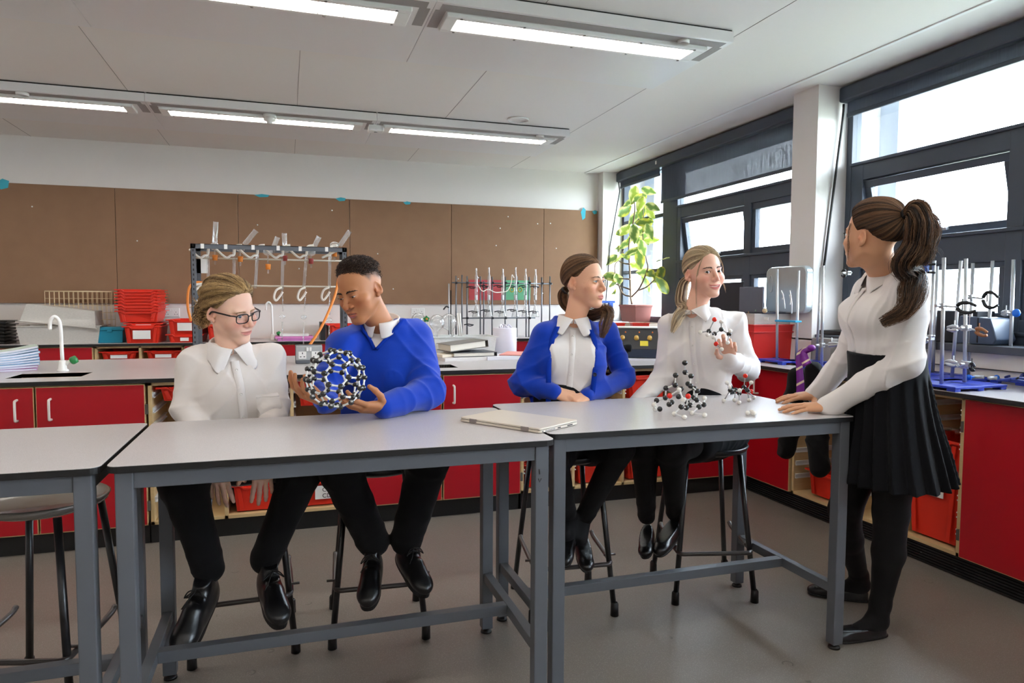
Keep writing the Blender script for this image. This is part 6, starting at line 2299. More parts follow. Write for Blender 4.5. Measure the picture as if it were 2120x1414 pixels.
# glassware rack of slotted angle
M_LABGLASS = glass_mat('lab_glass', (.96, .97, .97), .75, .10, (.85, .86, .86), .10)
M_RUBBER = pm('white_rubber_tube', srgb(226, 218, 206), .5, var=.04)
M_ORANGE = pm('orange_rubber', srgb(222, 128, 40), .5, var=.08)
def c7(x, y, Y):
    return onY(370 + x / 4.713, 440 + y / 4.713, Y)
def rack():
    y0, y1 = 4.88, 5.16
    a, b = c7(112, 300, y0), c7(1640, 345, y0)
    zt = (a.z + b.z) / 2
    x0, x1 = a.x, b.x
    t = thing('glassware_rack', 'grey slotted-angle rack of glass droppers on the long worktop behind the two boys', 'rack', ((x0 + x1) / 2, y0, ZT))
    w, q = .030, .004
    for x, s in ((x0, 1), (x1, -1)):
        for y, r in ((y0, 1), (y1, -1)):
            MB().bx(x, x + s * w, y, y + r * q, ZT, zt).bx(x, x + s * q, y, y + r * w, ZT, zt).build('post', M_STEEL, t, world=True)
            h = MB()
            for i in range(24):
                z = ZT + .03 + i * .031
                h.bx(x + s * .012, x + s * .019, y - r * .0006, y + r * .0002, z, z + .014)
            h.build('slot_holes', M_BLACK, t, world=True)
    for y, r in ((y0, 1), (y1, -1)):
        MB().bx(x0, x1, y, y + r * q, zt - w, zt).bx(x0, x1, y, y + r * w, zt - q, zt).build('top_rail', M_STEEL, t, world=True)
    for x, s in ((x0, 1), (x1, -1)):
        MB().bx(x, x + s * q, y0, y1, zt - w, zt).build('end_rail', M_STEEL, t, world=True)
    ym = (y0 + y1) / 2
    z1, z2 = c7(880, 458, ym).z, c7(880, 718, ym).z
    for z in (z1, z2):
        MB().cyl((x0, ym, z), (x1, ym, z), .006, 10).build('cross_rod', pm('pale_rod', srgb(200, 190, 170), .4, var=.05), t, world=True)
    for x in (230, 458, 725, 970, 1185, 1443):
        p = c7(x, 310 + (x - 112) * .029, y0)
        MB().bx(p.x - .010, p.x + .010, y0 - .001, y0, zt - w, zt + .0006).build('tape_label', M_LABEL, t, world=True)
    p = c7(212, 520, y1)
    MB().bx(p.x - .045, p.x + .045, y1 - .004, y1 - .002, p.z - .05, p.z + .05).build('paper_label', M_LABEL, t, world=True)
    # droppers
    spec = [(285, 690, (362, 90), (352, 300), (352, 330), None, 'first from the left'), (540, 600, (755, 175), (640, 315), (600, 345), None, 'second from the left'),
            (765, 740, (965, 240), (905, 395), (870, 385), None, 'third from the left, with a round bulb'), (1015, 760, (1030, 200), (1035, 330), (1035, 360), (1012, 1015, 1250), 'fourth from the left'),
            (1245, 750, (1370, 235), (1300, 380), (1290, 390), (1220, 1020, 1310), 'fifth from the left'), (1475, 740, (1670, 180), (1570, 325), (1520, 320), (1468, 1050, 1300), 'at the right end beside the boy')]
    for i, (rx, ry, ta, tb, bc, pip, lab) in enumerate(spec):
        g = thing('glass_dropper', 'glass dropper hung in the grey rack, ' + lab, 'glassware', tuple(c7(rx, 458, ym)), 0, 'glass droppers in the grey rack')
        lean = [0, 0, -18, -6, -26, -6][i]
        A_, B_ = c7(rx - lean * .3, 345, ym - .012), c7(rx + lean, ry, ym - .012)
        MB().tube([A_, A_ + (B_ - A_) * .1, B_], [.0065, .011, .010], 12).build('stem_tube', M_LABGLASS, g, world=True)
        p0, p1, pb = c7(*ta, ym - .01), c7(*tb, ym - .01), c7(*bc, ym - .01)
        MB().tube([p0, p0 + (p1 - p0) * .04, p1], [.0185, .017, .017], 16, cap=False).build('reservoir', M_LABGLASS, g, world=True)
        MB().sphere(pb, .030, 18, 12, (1.1, 1, .85)).build('bulb', M_LABGLASS, g, world=True)
        so = pb + Vector((0, 0, -.10 if i in (2,) else -.075 if i < 2 else -.06))
        MB().lathe([(0, .018), (.018, .018), (.015, -.018), (0, -.018)], so, 14).build('stopper', M_ORANGE if i in (0, 1, 2, 5) else pm('red_stopper', srgb(150, 50, 45), .5), g, world=True)
        MB().tube([pb, so, so + Vector((0, 0, -.045))], .005, 8).build('outlet', M_LABGLASS, g, world=True)
        u = c7(rx, 440, ym - .03)
        pts = [u + Vector((-.11 if i != 5 else .06, 0, .052)), u + Vector((-.05, -.01, .0)), u + Vector((-.02, -.01, .012)), u + Vector((0, 0, .02)), u + Vector((.01, 0, .075)), u + Vector((.05, 0, .085))]
        MB().tube(spline(pts, 5), .0075, 10).build('rubber_tube', M_RUBBER, g, world=True)
        if pip:
            tx, bz, ez = pip
            q0, q1, q2, q3 = c7(rx - 5, ry, ym - .012), c7(tx + 5, bz - 50, ym - .012), c7(tx, bz, ym - .012), c7(tx - 4, ez, ym - .012)
            MB().tube([q0, q1], .004, 8).tube([c7(tx, bz + 50, ym - .012), q3], .0042, 8).build('pipette_tube', M_LABGLASS, g, world=True)
            MB().sphere(q2, .0195, 18, 12, (1, 1, .9)).build('pipette_bulb', M_LABGLASS, g, world=True)
            v = c7(rx - 10, 730, ym - .02)
            MB().tube(spline([v, v + Vector((-.035, -.01, -.02)), v + Vector((-.050, -.01, -.065)), v + Vector((-.038, -.01, -.09)), v + Vector((-.012, 0, -.06)), v + Vector((.006, 0, -.03))], 5), .0075, 10).build('tube_loop', M_RUBBER, g, world=True)
    h = spline([c7(1560, 640, 4.86), c7(1530, 790, 4.84), c7(1470, 950, 4.80), c7(1380, 1140, 4.76), c7(1265, 1312, 4.70), c7(1235, 1345, 4.68)], 6)
    tag(MB().tube(h, .009, 10).build('orange_hose', M_ORANGE), 'orange rubber hose curving down beside the boy towards the bench socket', 'hose')
    h = spline([c7(250, 690, 5.0), c7(180, 680, 5.0), c7(110, 720, 4.98), c7(88, 820, 4.96), c7(92, 940, 4.95), c7(120, 1060, 4.94)], 6)
    tag(MB().tube(h, .008, 10).build('orange_hose', M_ORANGE), 'orange rubber hose looped over the left post of the grey rack', 'hose')
    v = c7(240, 700, 4.97)
    tag(MB().tube(spline([c7(150, 705, 4.97), v, v + Vector((-.05, 0, -.04)), v + Vector((-.06, 0, -.10)), v + Vector((-.03, 0, -.11))], 6), .0085, 10).build('rubber_tube', M_RUBBER), 'white rubber tube looped at the left end of the grey rack', 'tube')
rack()

# binders, papers, tub, roll, folder on the long worktop
M_TUB = glass_mat('milky_plastic', (.97, .97, .96), .3, .05, (.88, .88, .86), .62)
def open_box(par, name, w, d, h, mat, taper=.9, rim=.012, wall=.003):
    m = MB()
    T = [(-w / 2, -d / 2), (w / 2, -d / 2), (w / 2, d / 2), (-w / 2, d / 2)]
    for i in range(4):
        (x0, y0), (x1, y1) = T[i], T[(i + 1) % 4]
        s = 1 - 2 * wall / min(w, d)
        vs = [(x0 * taper, y0 * taper, 0), (x1 * taper, y1 * taper, 0), (x1, y1, h), (x0, y0, h)]
        vs += [(x * s, y * s, max(z, wall)) for x, y, z in vs]
        m.add(vs, [(0, 1, 2, 3), (7, 6, 5, 4), (3, 2, 6, 7), (0, 4, 5, 1)])
    m.box((0, 0, wall / 2), (w * taper, d * taper, wall))
    if rim:
        for a in ((-w / 2 - rim, w / 2 + rim, -d / 2 - rim, -d / 2), (-w / 2 - rim, w / 2 + rim, d / 2, d / 2 + rim), (-w / 2 - rim, -w / 2, -d / 2, d / 2), (w / 2, w / 2 + rim, -d / 2, d / 2)):
            m.bx(*a, h - .006, h)
    return m.build(name, mat, par)
p = onZ(930, 728, ZT)
t = thing('glassware_tub', 'milky white tub full of glassware on the long worktop behind the blue jumper', 'tub', (p.x + .01, 5.02, ZT), math.radians(-2))
open_box(t, 'tub', .46, .30, .145, M_TUB, .93)
def c8(x, y, Y):
    return onY(860 + x / 5.05, 500 + y / 5.05, Y)
for i, (x, y, r, tilt, lab) in enumerate(((30, 820, .052, .2, 'round glass flask at the left of the white tub'), (225, 845, .058, .1, 'round glass flask in the middle of the white tub'), (350, 840, .062, -.25, 'pear shaped glass flask at the right of the white tub'))):
    p = c8(x, y, 5.03)
    g = thing('glass_flask', lab, 'flask', tuple(p), 0, 'flasks upside down in the white tub')
    Mx = Matrix.Rotation(tilt, 3, 'Y')
    MB().lathe([(.0, r), (r * .5, r * .87), (r * .87, r * .5), (r, 0), (r * .87, -r * .5), (r * .5, -r * .87), (.016, -r * 1.1), (.014, -r * 1.1 - .075), (.018, -r * 1.1 - .08)], p, 24, Mx).build('bulb', M_LABGLASS, g, world=True)
p = c8(115, 810, 5.0)
g = thing('star_tap', 'green star-shaped plastic tap standing in the white tub', 'tap', tuple(p))
st = []
for i in range(10):
    r = .026 if i % 2 == 0 else .017
    st.append((p.x + r * math.sin(2 * PI * i / 10), p.y - .012, p.z + r * math.cos(2 * PI * i / 10)))
MB().ext(st, (0, .024, 0)).build('star_knob', pm('green_plastic', srgb(24, 120, 60), .3), g, bevel=.003, world=True)
MB().lathe([(0, 0), (.009, 0), (.009, .004), (.004, .006), (0, .006)], p + Vector((0, -.012, 0)), 12, Matrix.Rotation(PI / 2, 3, 'X')).build('centre_cap', pm('brass_cap', srgb(190, 130, 40), .4), g, world=True)
MB().cyl(p, p + Vector((0, 0, -.12)), .010, 10).build('stem', M_LABGLASS, g, world=True)
for i, x in enumerate((440, 462)):
    a, b = c8(x, 750, 5.0), c8(x + 22, 985, 5.0)
    tag(MB().tube([a, b], .0075, 10).build('glass_rod', M_HB), 'white rod leaning in the right end of the white tub, %s one' % ('left' if i == 0 else 'right'), 'rod', 'white rods in the tub')
# paper roll
p = onZ(1023, 735, ZT)
t = thing('paper_roll', 'thick white paper towel roll standing behind the binders', 'paper roll', (1.585, 5.08, ZT))
MB().lathe([(.012, 0), (.088, 0), (.090, .002), (.090, .196), (.088, .198), (.020, .198), (.020, .15)], (0, 0, 0), 36).build('roll', pm('tissue_white', srgb(226, 222, 232), .85, var=.03, stretch=(1, 1, 40), bump=.1, bscale=6), t)
m = MB()
for i in range(5):
    a = i * 1.3
    m.tube(spline([(.02 * math.cos(a), .02 * math.sin(a), .196), (.03 * math.cos(a + .4), .03 * math.sin(a + .4), .222), (.045 * math.cos(a + .8), .045 * math.sin(a + .8), .208), (.05 * math.cos(a + 1.1), .05 * math.sin(a + 1.1), .200)], 4), .006, 6)
m.build('torn_end', pm('tissue_white', srgb(226, 222, 232), .85), t)
# binders
def binder(label, c, rz, w, d, h, col, tilt=0., group='binders and papers on the long worktop'):
    t = thing('ring_binder', label, 'binder', c, rz, group)
    t.rotation_euler = (0, tilt, rz)
    m = MB().bx(0, w, 0, d, 0, .003).bx(0, w, 0, d, h - .003, h).bx(w - .003, w, 0, d, 0, h)
    m.build('cover', pm('binder_%d' % col[0], srgb(*col), .5, var=.06), t, bevel=.001)
    MB().bx(.01, w - .02, .008, d - .008, .004, h - .004).build('pages', pm('page_ivory', srgb(228, 220, 206), .7, var=.06, stretch=(1, 1, 60)), t)
    return t
q = onZ(925, 750, ZT)
def sheet(label, c, rz, w, d, h, col, name='paper_stack'):
    o = MB().bx(0, w, 0, d, 0, h).build(name, pm('paper_%d_%d' % col[:2], srgb(*col), .7, var=.05, stretch=(1, 1, 80)), bevel=.001)
    o.location = c; o.rotation_euler = (0, 0, rz)
    return tag(o, label, 'paper', 'binders and papers on the long worktop')
sheet('flat wad of white papers under the grey binders', (.99, 4.50, ZT), math.radians(8), .31, .24, .022, (226, 220, 218))
sheet('flat white papers right of the binders under the pink folder', (1.29, 4.53, ZT), math.radians(6), .30, .25, .024, (224, 222, 228))
binder('dark grey ring binder lying open below the other binder', (1.06, 4.56, ZT + .023), math.radians(6), .32, .25, .030, (84, 86, 92))
binder('grey ring binder stuffed with ivory papers, topmost of the pile', (1.04, 4.57, ZT + .058), math.radians(10), .29, .24, .048, (122, 118, 112), -.10)
sheet('ivory papers sticking out left of the binders', (.985, 4.56, ZT + .024), math.radians(20), .16, .18, .018, (232, 220, 200))
o = MB().bx(0, .23, 0, .32, 0, .006).build('card_folder', pm('pink_card', srgb(226, 150, 140), .7, var=.04), bevel=.001)
o.location = (1.40, 4.62, ZT + .026); o.rotation_euler = (0, 0, math.radians(-28))
tag(o, 'salmon pink card folder beside the girl in the cardigan', 'folder')
# power supply unit
p = onZ(1292, 738, ZT)
pa, pb = onZ(1302, 729, ZT + .018), onZ(1371, 741.6, ZT + .018)
uu = Vector((math.cos(math.radians(-27)), math.sin(math.radians(-27)), 0))
po = pb - uu * .42
t = thing('power_supply', 'black sloping power supply unit with yellow knobs between the two girls', 'power supply', tuple(po), math.atan2(uu.y, uu.x))
MP = pm('black_panel', srgb(44, 43, 45), .45, var=.1)
m = MB()
prof = [(0, 0), (.30, 0), (.30, .20), (.11, .20), (0, .055)]
m.ext([(0, y, z) for y, z in prof], (.42, 0, 0))
m.build('case', pm('blue_black_case', srgb(38, 48, 66), .4, var=.1), t, bevel=.003)
sl = math.atan2(.145, .11)
MB().ext([(.01, .004, .058), (.41, .004, .058), (.41, .106, .192), (.01, .106, .192)], (0, -.004, .003)).build('panel', MP, t)
MB().bx(-.004, .424, .10, .30, .199, .207).build('top_edge', M_WHITE, t, bevel=.002)
MK = pm('yellow_knob', srgb(206, 160, 70), .35, var=.06)
nrm = Vector((0, -math.sin(sl), math.cos(sl)))
Rk = nrm.to_track_quat('Z', 'Y').to_matrix()
for i, x in enumerate((.15, .245, .335)):
    c = Vector((x, .055, .128))
    MB().lathe([(0, 0), (.017, 0), (.015, .022), (0, .024)], c, 16, Rk).build('knob', MK, t)
    MB().lathe([(0, 0), (.006, 0), (.005, .006), (0, .007)], c + Vector((.02, .03, .042)), 10, Rk).build('lamp', pm('orange_lamp', srgb(230, 120, 40), .3), t)
lb = [Vector((x, y, .055 + (y) * 1.318)) + nrm * .004 for x, y in ((.27, .018), (.325, .018), (.325, .043), (.27, .043))]
MB().ext(lb, nrm * .001).build('warning_label', pm('yellow_label', srgb(226, 204, 60), .5), t)
sheet('white papers under the black power supply unit', (po.x + .03, po.y - .05, ZT), math.atan2(uu.y, uu.x), .42, .30, .014, (218, 214, 224))
# black jacket slumped on the worktop
def jacket():
    B = Body()
    rj = random.Random(8)
    for i in range(16):
        x, y = 1.74 + rj.uniform(-.20, .20), 4.13 + rj.uniform(-.10, .12)
        B.ell((x, y, ZT + rj.uniform(.02, .075)), (rj.uniform(.06, .12), rj.uniform(.05, .09), rj.uniform(.03, .06)), k=.04)
    B.cone((1.93, 4.06, ZT + .05), (2.06, 3.98, ZT + .11), .05, .035, k=.03)
    B.cone((1.90, 4.00, ZT + .03), (1.98, 3.90, ZT - .07), .05, .035, k=.03)
    B.disp(folds(.010, 90, 1.1))
    B.plane((0, 0, ZT + .002), (0, 0, -1), 'i', .004) if False else None
    V, Q = B.mesh(.007, .014)
    V[:, 2] = np.where(V[:, 1] > 3.935, np.maximum(V[:, 2], ZT + .002), V[:, 2])
    tag(link_mesh('black_jacket', np_mesh('black_jacket', V, Q), M_BLACKCLOTH), 'black jacket slumped on the worktop behind the girl in the cardigan', 'jacket')
jacket()

# ---- on the counter along the pinboard wall
ZR = .892
names = ['lowest', 'second lowest', 'third lowest', 'middle', 'third highest', 'second highest', 'topmost']
for i in range(7):
    t = thing('black_tray', names[i] + ' black tray of the stack at the left edge', 'tray', (-2.42, 6.98, ZR + i * .029), math.radians(3 * (i == 6)), 'stacked black trays')
    m = MB()
    w, d = .36, .30
    m.bx(-w / 2 + .02, w / 2 - .02, -d / 2 + .02, d / 2 - .02, 0, .004)
    m.bx(-w / 2, w / 2, -d / 2, -d / 2 + .02, .016, .023).bx(-w / 2, w / 2, d / 2 - .02, d / 2, .016, .023).bx(-w / 2, -w / 2 + .02, -d / 2, d / 2, .016, .023).bx(w / 2 - .02, w / 2, -d / 2, d / 2, .016, .023)
    m.bx(-w / 2 + .017, w / 2 - .017, -d / 2 + .017, -d / 2 + .021, 0, .02).bx(-w / 2 + .017, w / 2 - .017, d / 2 - .021, d / 2 - .017, 0, .02).bx(-w / 2 + .017, -w / 2 + .021, -d / 2 + .02, d / 2 - .02, 0, .02).bx(w / 2 - .021, w / 2 - .017, -d / 2 + .02, d / 2 - .02, 0, .02)
    m.build('tray_shell', pm('black_tray', srgb(28, 27, 27), .35, var=.1), t, bevel=.002)
M_CBOX = glass_mat('frosted_box', (.95, .94, .92), .35, .06, (.80, .77, .72), .55)
t = thing('storage_box', 'clear plastic storage box standing on the pinboard counter behind the tap', 'box', (-1.86, 7.0, ZR), math.radians(2), 'clear storage boxes')
open_box(t, 'box_shell', .62, .36, .155, M_CBOX, .92)
t = thing('storage_box', 'clear plastic storage box tipped upside down on the other clear box', 'box', (-1.84, 6.98, ZR + .31), math.radians(2), 'clear storage boxes')
o = open_box(t, 'box_shell', .56, .34, .150, M_CBOX, .90)
t.rotation_euler = (PI, math.radians(7), math.radians(2))
# wire basket
def basket():
    a, b = onY(97, 603, 7.12), onY(205, 672, 7.12)
    t = thing('wire_basket', 'cream wire basket standing on end behind the clear boxes', 'basket', ((a.x + b.x) / 2, 7.12, ZR))
    m = MB()
    x0, x1, z0, z1 = a.x, b.x + .12, ZR + .01, a.z
    for i in range(15):
        x = x0 + (x1 - x0) * i / 14
        m.tube([(x, 7.06, z0), (x, 7.06, z1), (x, 7.18, z1), (x, 7.18, z0)], .0022, 6)
    for k in range(8):
        z = z0 + (z1 - z0) * k / 7
        m.tube([(x0, 7.06, z), (x1, 7.06, z), (x1, 7.18, z), (x0, 7.18, z)], .0026 if k in (0, 7) else .0020, 6, closed=True)
    m.build('wire_grid', pm('cream_wire', srgb(226, 206, 168), .4, var=.04), t, world=True)
    MB().tube([(x0, 7.06, z1), (x1, 7.06, z1), (x1, 7.18, z1), (x0, 7.18, z1)], .005, 8, closed=True).build('rim_wire', pm('cream_wire', srgb(226, 206, 168), .4), t, world=True)
basket()
p = onZ(188, 709, ZR)
t = thing('teal_box', 'turquoise plastic lidded box beside the red trays', 'box', (-1.475, 6.93, ZR))
MT = pm('teal_plastic', srgb(20, 132, 160), .4, var=.05)
MB().box((0, 0, .055), (.205, .16, .11), taper=.94).build('box_body', MT, t, bevel=.006)
MB().box((0, 0, .125), (.222, .175, .030)).build('lid', MT, t, bevel=.006)
MB().box((0, -.088, .112), (.04, .008, .03)).build('clasp', MT, t, bevel=.003)
# red trays on that counter
X0 = -1.22
tray('red labelled tray at the bottom of the red stack', (X0 + .02, 6.95, ZR), math.radians(-2), .150, lab=(.14, .075, .075))
tray('shallow red tray second from the bottom of the red stack', (X0 + .02, 6.97, ZR + .10), math.radians(1), .075, lab=(.12, .035, .045))
for i in range(9):
    tray('nested red tray in the tall stack beside the wire basket, %s' % ['lowest', 'second from below', 'third from below', 'fourth from below', 'fifth from below', 'fifth from the top', 'third from the top', 'second from the top', 'topmost'][i],
         (X0 - .015 + (i % 2) * .004, 6.96, ZR + .182 + i * .0265), math.radians((-1) ** i * .8), .150 if i == 0 else .075, .36, .44, group='nested red trays') 
tray('red tray with a large white label right of the red stack', (X0 + .37, 7.0, ZR + .055), math.radians(-6), .150, lab=(.12, .07, .085))
tray('shallow red tray under the one with a large white label', (X0 + .36, 6.97, ZR), math.radians(-3), .075, lab=(.07, .03, .03))
tray('red tray at the left foot of the grey rack', (X0 + .66, 6.98, ZR), math.radians(4), .150, lab=(.10, .06, .07))
tray('red tray behind the shoulder of the boy in the jumper', (.50, 7.02, ZR), math.radians(5), .150)
o = MB().bx(.30, .345, 6.85, 7.15, ZR, ZR + .17).build('box_file', M_BLACK, bevel=.003)
tag(o, 'black box file standing beside the red tray behind the boy', 'file')
for i, (c, lab) in enumerate((((214, 130, 190), 'pink folder lying on the pinboard counter between the two boys'), ((190, 110, 176), 'purple folder lying under the pink one'), ((230, 226, 226), 'white papers lying on the pink folder'))):
    z = ZR + (.022, 0, .044)[i]
    o = MB().bx(-.17 + .02 * i, .17 - .02 * i, -.12, .12, 0, .02).build('card_folder', pm('folder_%d' % c[1], srgb(*c), .6, var=.05), bevel=.002)
    o.location = (.06, 6.93, z)
    tag(o, lab, 'folder', 'folders between the boys')
swan_tap((-.135, 7.0, ZR), 'white tall tap on the pinboard counter between the two boys', .36)
# lattice of rods with glass columns
def lattice():
    Y = 6.98
    P = lambda x, y, dy=0.: c8(x, y, Y + dy)
    a, b = P(380, 430), P(1425, 440)
    t = thing('rod_lattice', 'grid of steel laboratory rods along the pinboard counter', 'stand', ((a.x + b.x) / 2, Y, ZR))
    M_ROD = pm('grey_rod', srgb(120, 124, 130), .35, metal=.5, var=.05)
    for x, y0 in ((425, 360), (487, 350), (540, 362), (680, 365), (715, 415), (803, 370), (940, 370), (1063, 365), (1160, 430), (1190, 370), (1322, 375), (1407, 365)):
        p = P(x, y0)
        MB().cyl((p.x, Y, ZR), (p.x, Y, p.z), .0075, 10).build('upright', M_ROD, t, world=True)
    for za, x0, x1 in ((a.z, 380, 1425), (P(700, 800).z, 485, 1250)):
        MB().cyl((P(x0, 430).x, Y - .015, za), (P(x1, 430).x, Y - .015, za), .007, 10).build('crossbar', M_ROD, t, world=True)
    for x, y in ((425, 432), (540, 432), (680, 432), (803, 432), (940, 432), (1063, 432), (1190, 432), (1322, 438), (1407, 440), (540, 800), (803, 800), (940, 800), (1190, 800)):
        p = P(x, y)
        MB().box((p.x, Y - .008, p.z), (.022, .032, .022)).cyl((p.x, Y - .03, p.z), (p.x, Y - .055, p.z), .004, 8).build('boss', pm('dark_boss', srgb(50, 52, 58), .4, metal=.4), t, world=True, bevel=.002)
    for x, y in ((570, 480), (700, 470), (850, 468), (985, 470), (1110, 470), (1230, 475), (590, 735), (720, 722), (860, 735), (990, 718), (1110, 730), (1220, 735), (545, 870)):
        p = P(x, y)
        MB().tube(spline([(p.x - .045, Y - .03, p.z), (p.x - .01, Y - .04, p.z + .008), (p.x + .02, Y - .06, p.z + .004), (p.x + .05, Y - .05, p.z)], 4), .006, 6).tube(spline([(p.x - .01, Y - .04, p.z - .004), (p.x + .02, Y - .03, p.z - .012), (p.x + .05, Y - .04, p.z - .004)], 4), .005, 6).build('clamp', pm('dark_boss', srgb(50, 52, 58), .4), t, world=True)
    nm2 = ['first from the left', 'second from the left', 'third from the left', 'third from the right', 'second from the right', 'rightmost']
    for i, x in enumerate((635, 768, 912, 1045, 1150, 1253)):
        p0, p1, p2, p3 = P(x, [280, 270, 285, 270, 285, 290][i], -.05), P(x, 345, -.05), P(x, 620, -.05), P(x, 790, -.05)
        g = thing('glass_column', 'glass tube with a flask clamped in the rod grid, ' + nm2[i], 'glassware', (p3.x, p3.y, p3.z), 0, 'glass columns in the rod grid')
        MB().lathe([(.009, p0.z), (.009, p1.z), (.017, p1.z - .02), (.017, p2.z), (.010, p2.z - .02), (.010, p2.z - .05)], (p3.x, p3.y, 0), 16).build('tube', M_LABGLASS, g, world=True)
        MB().lathe([(.011, p2.z - .045), (.014, p2.z - .065), (.040, p3.z + .02), (.044, p3.z + .008), (.040, p3.z), (0, p3.z)], (p3.x, p3.y, 0), 20).build('flask', M_LABGLASS, g, world=True)
        MB().lathe([(.0155, p2.z + .01), (.0155, p2.z + .06), (0, p2.z + .06)], (p3.x, p3.y, 0), 12).build('filling', pm('white_filling', srgb(225, 225, 225), .6), g, world=True)
    for i, (x, y, lab) in enumerate(((1010, 505, 'yellow rubber ring hanging left in front of the green poster'), (1093, 505, 'yellow rubber ring hanging right in front of the green poster'))):
        p = P(x, y, .03)
        pts = [(p.x + .022 * math.cos(k), p.y, p.z + .022 * math.sin(k)) for k in np.linspace(0, 2 * PI, 17)[:-1]]
        tag(MB().tube(pts, .006, 8, closed=True).build('rubber_ring', pm('yellow_rubber', srgb(200, 186, 70), .5)), lab, 'ring', 'yellow rubber rings')
    h = spline([P(650, 450, -.06), P(700, 520, -.07), P(760, 500, -.06), P(830, 530, -.07), P(890, 530, -.06), P(960, 515, -.06), P(1000, 440, -.06), P(1010, 350, -.06), P(1030, 380, -.06)], 5)
    tag(MB().tube(h, .005, 8).build('rubber_hose', M_RUBBER), 'thin pale rubber hose looped between the glass columns', 'hose')
    p = P(350, 440)
    t2 = thing('retort_stand', 'thin steel stand with a small clamp at the left of the rod grid', 'stand', (p.x, Y, ZR))
    MB().cyl((p.x, Y, ZR), (p.x, Y, p.z), .007, 10).build('rod', M_CHROME, t2, world=True)
    q = P(375, 510)
    MB().cyl((q.x, Y + .02, ZR), (q.x, Y + .02, q.z), .006, 8).build('rod', M_BLACK, t2, world=True)
    MB().box((p.x, Y, ZR + .008), (.16, .12, .016)).build('base', M_BLACK, t2, world=True, bevel=.003)
    c = P(335, 690)
    MB().tube(spline([(p.x, Y, c.z), (p.x - .03, Y - .01, c.z + .01), (p.x - .06, Y - .02, c.z - .02)], 4), .008, 8).build('clamp', M_BLACK, t2, world=True)
    for x, lab in ((960, 'left'), (1008, 'right')):
        p = c8(x, 935, 6.86)
        tag(MB().lathe([(0, 0), (.018, 0), (.022, .02), (.016, .04), (0, .042)], (p.x, p.y, ZR), 14).build('bung', pm('yellow_bung', srgb(214, 170, 60), .5)), 'yellow rubber bung on the pinboard counter, %s of two' % lab, 'bung', 'yellow bungs')
    p = c8(975, 1000, 6.82)
    tag(MB().tube(spline([(p.x - .05, p.y, ZR + .01), (p.x - .02, p.y, ZR + .035), (p.x + .04, p.y, ZR + .03), (p.x + .055, p.y, ZR + .008)], 4), .008, 8).build('clamp', M_BLACK), 'loose black clamp lying behind the paper roll', 'clamp')
lattice()

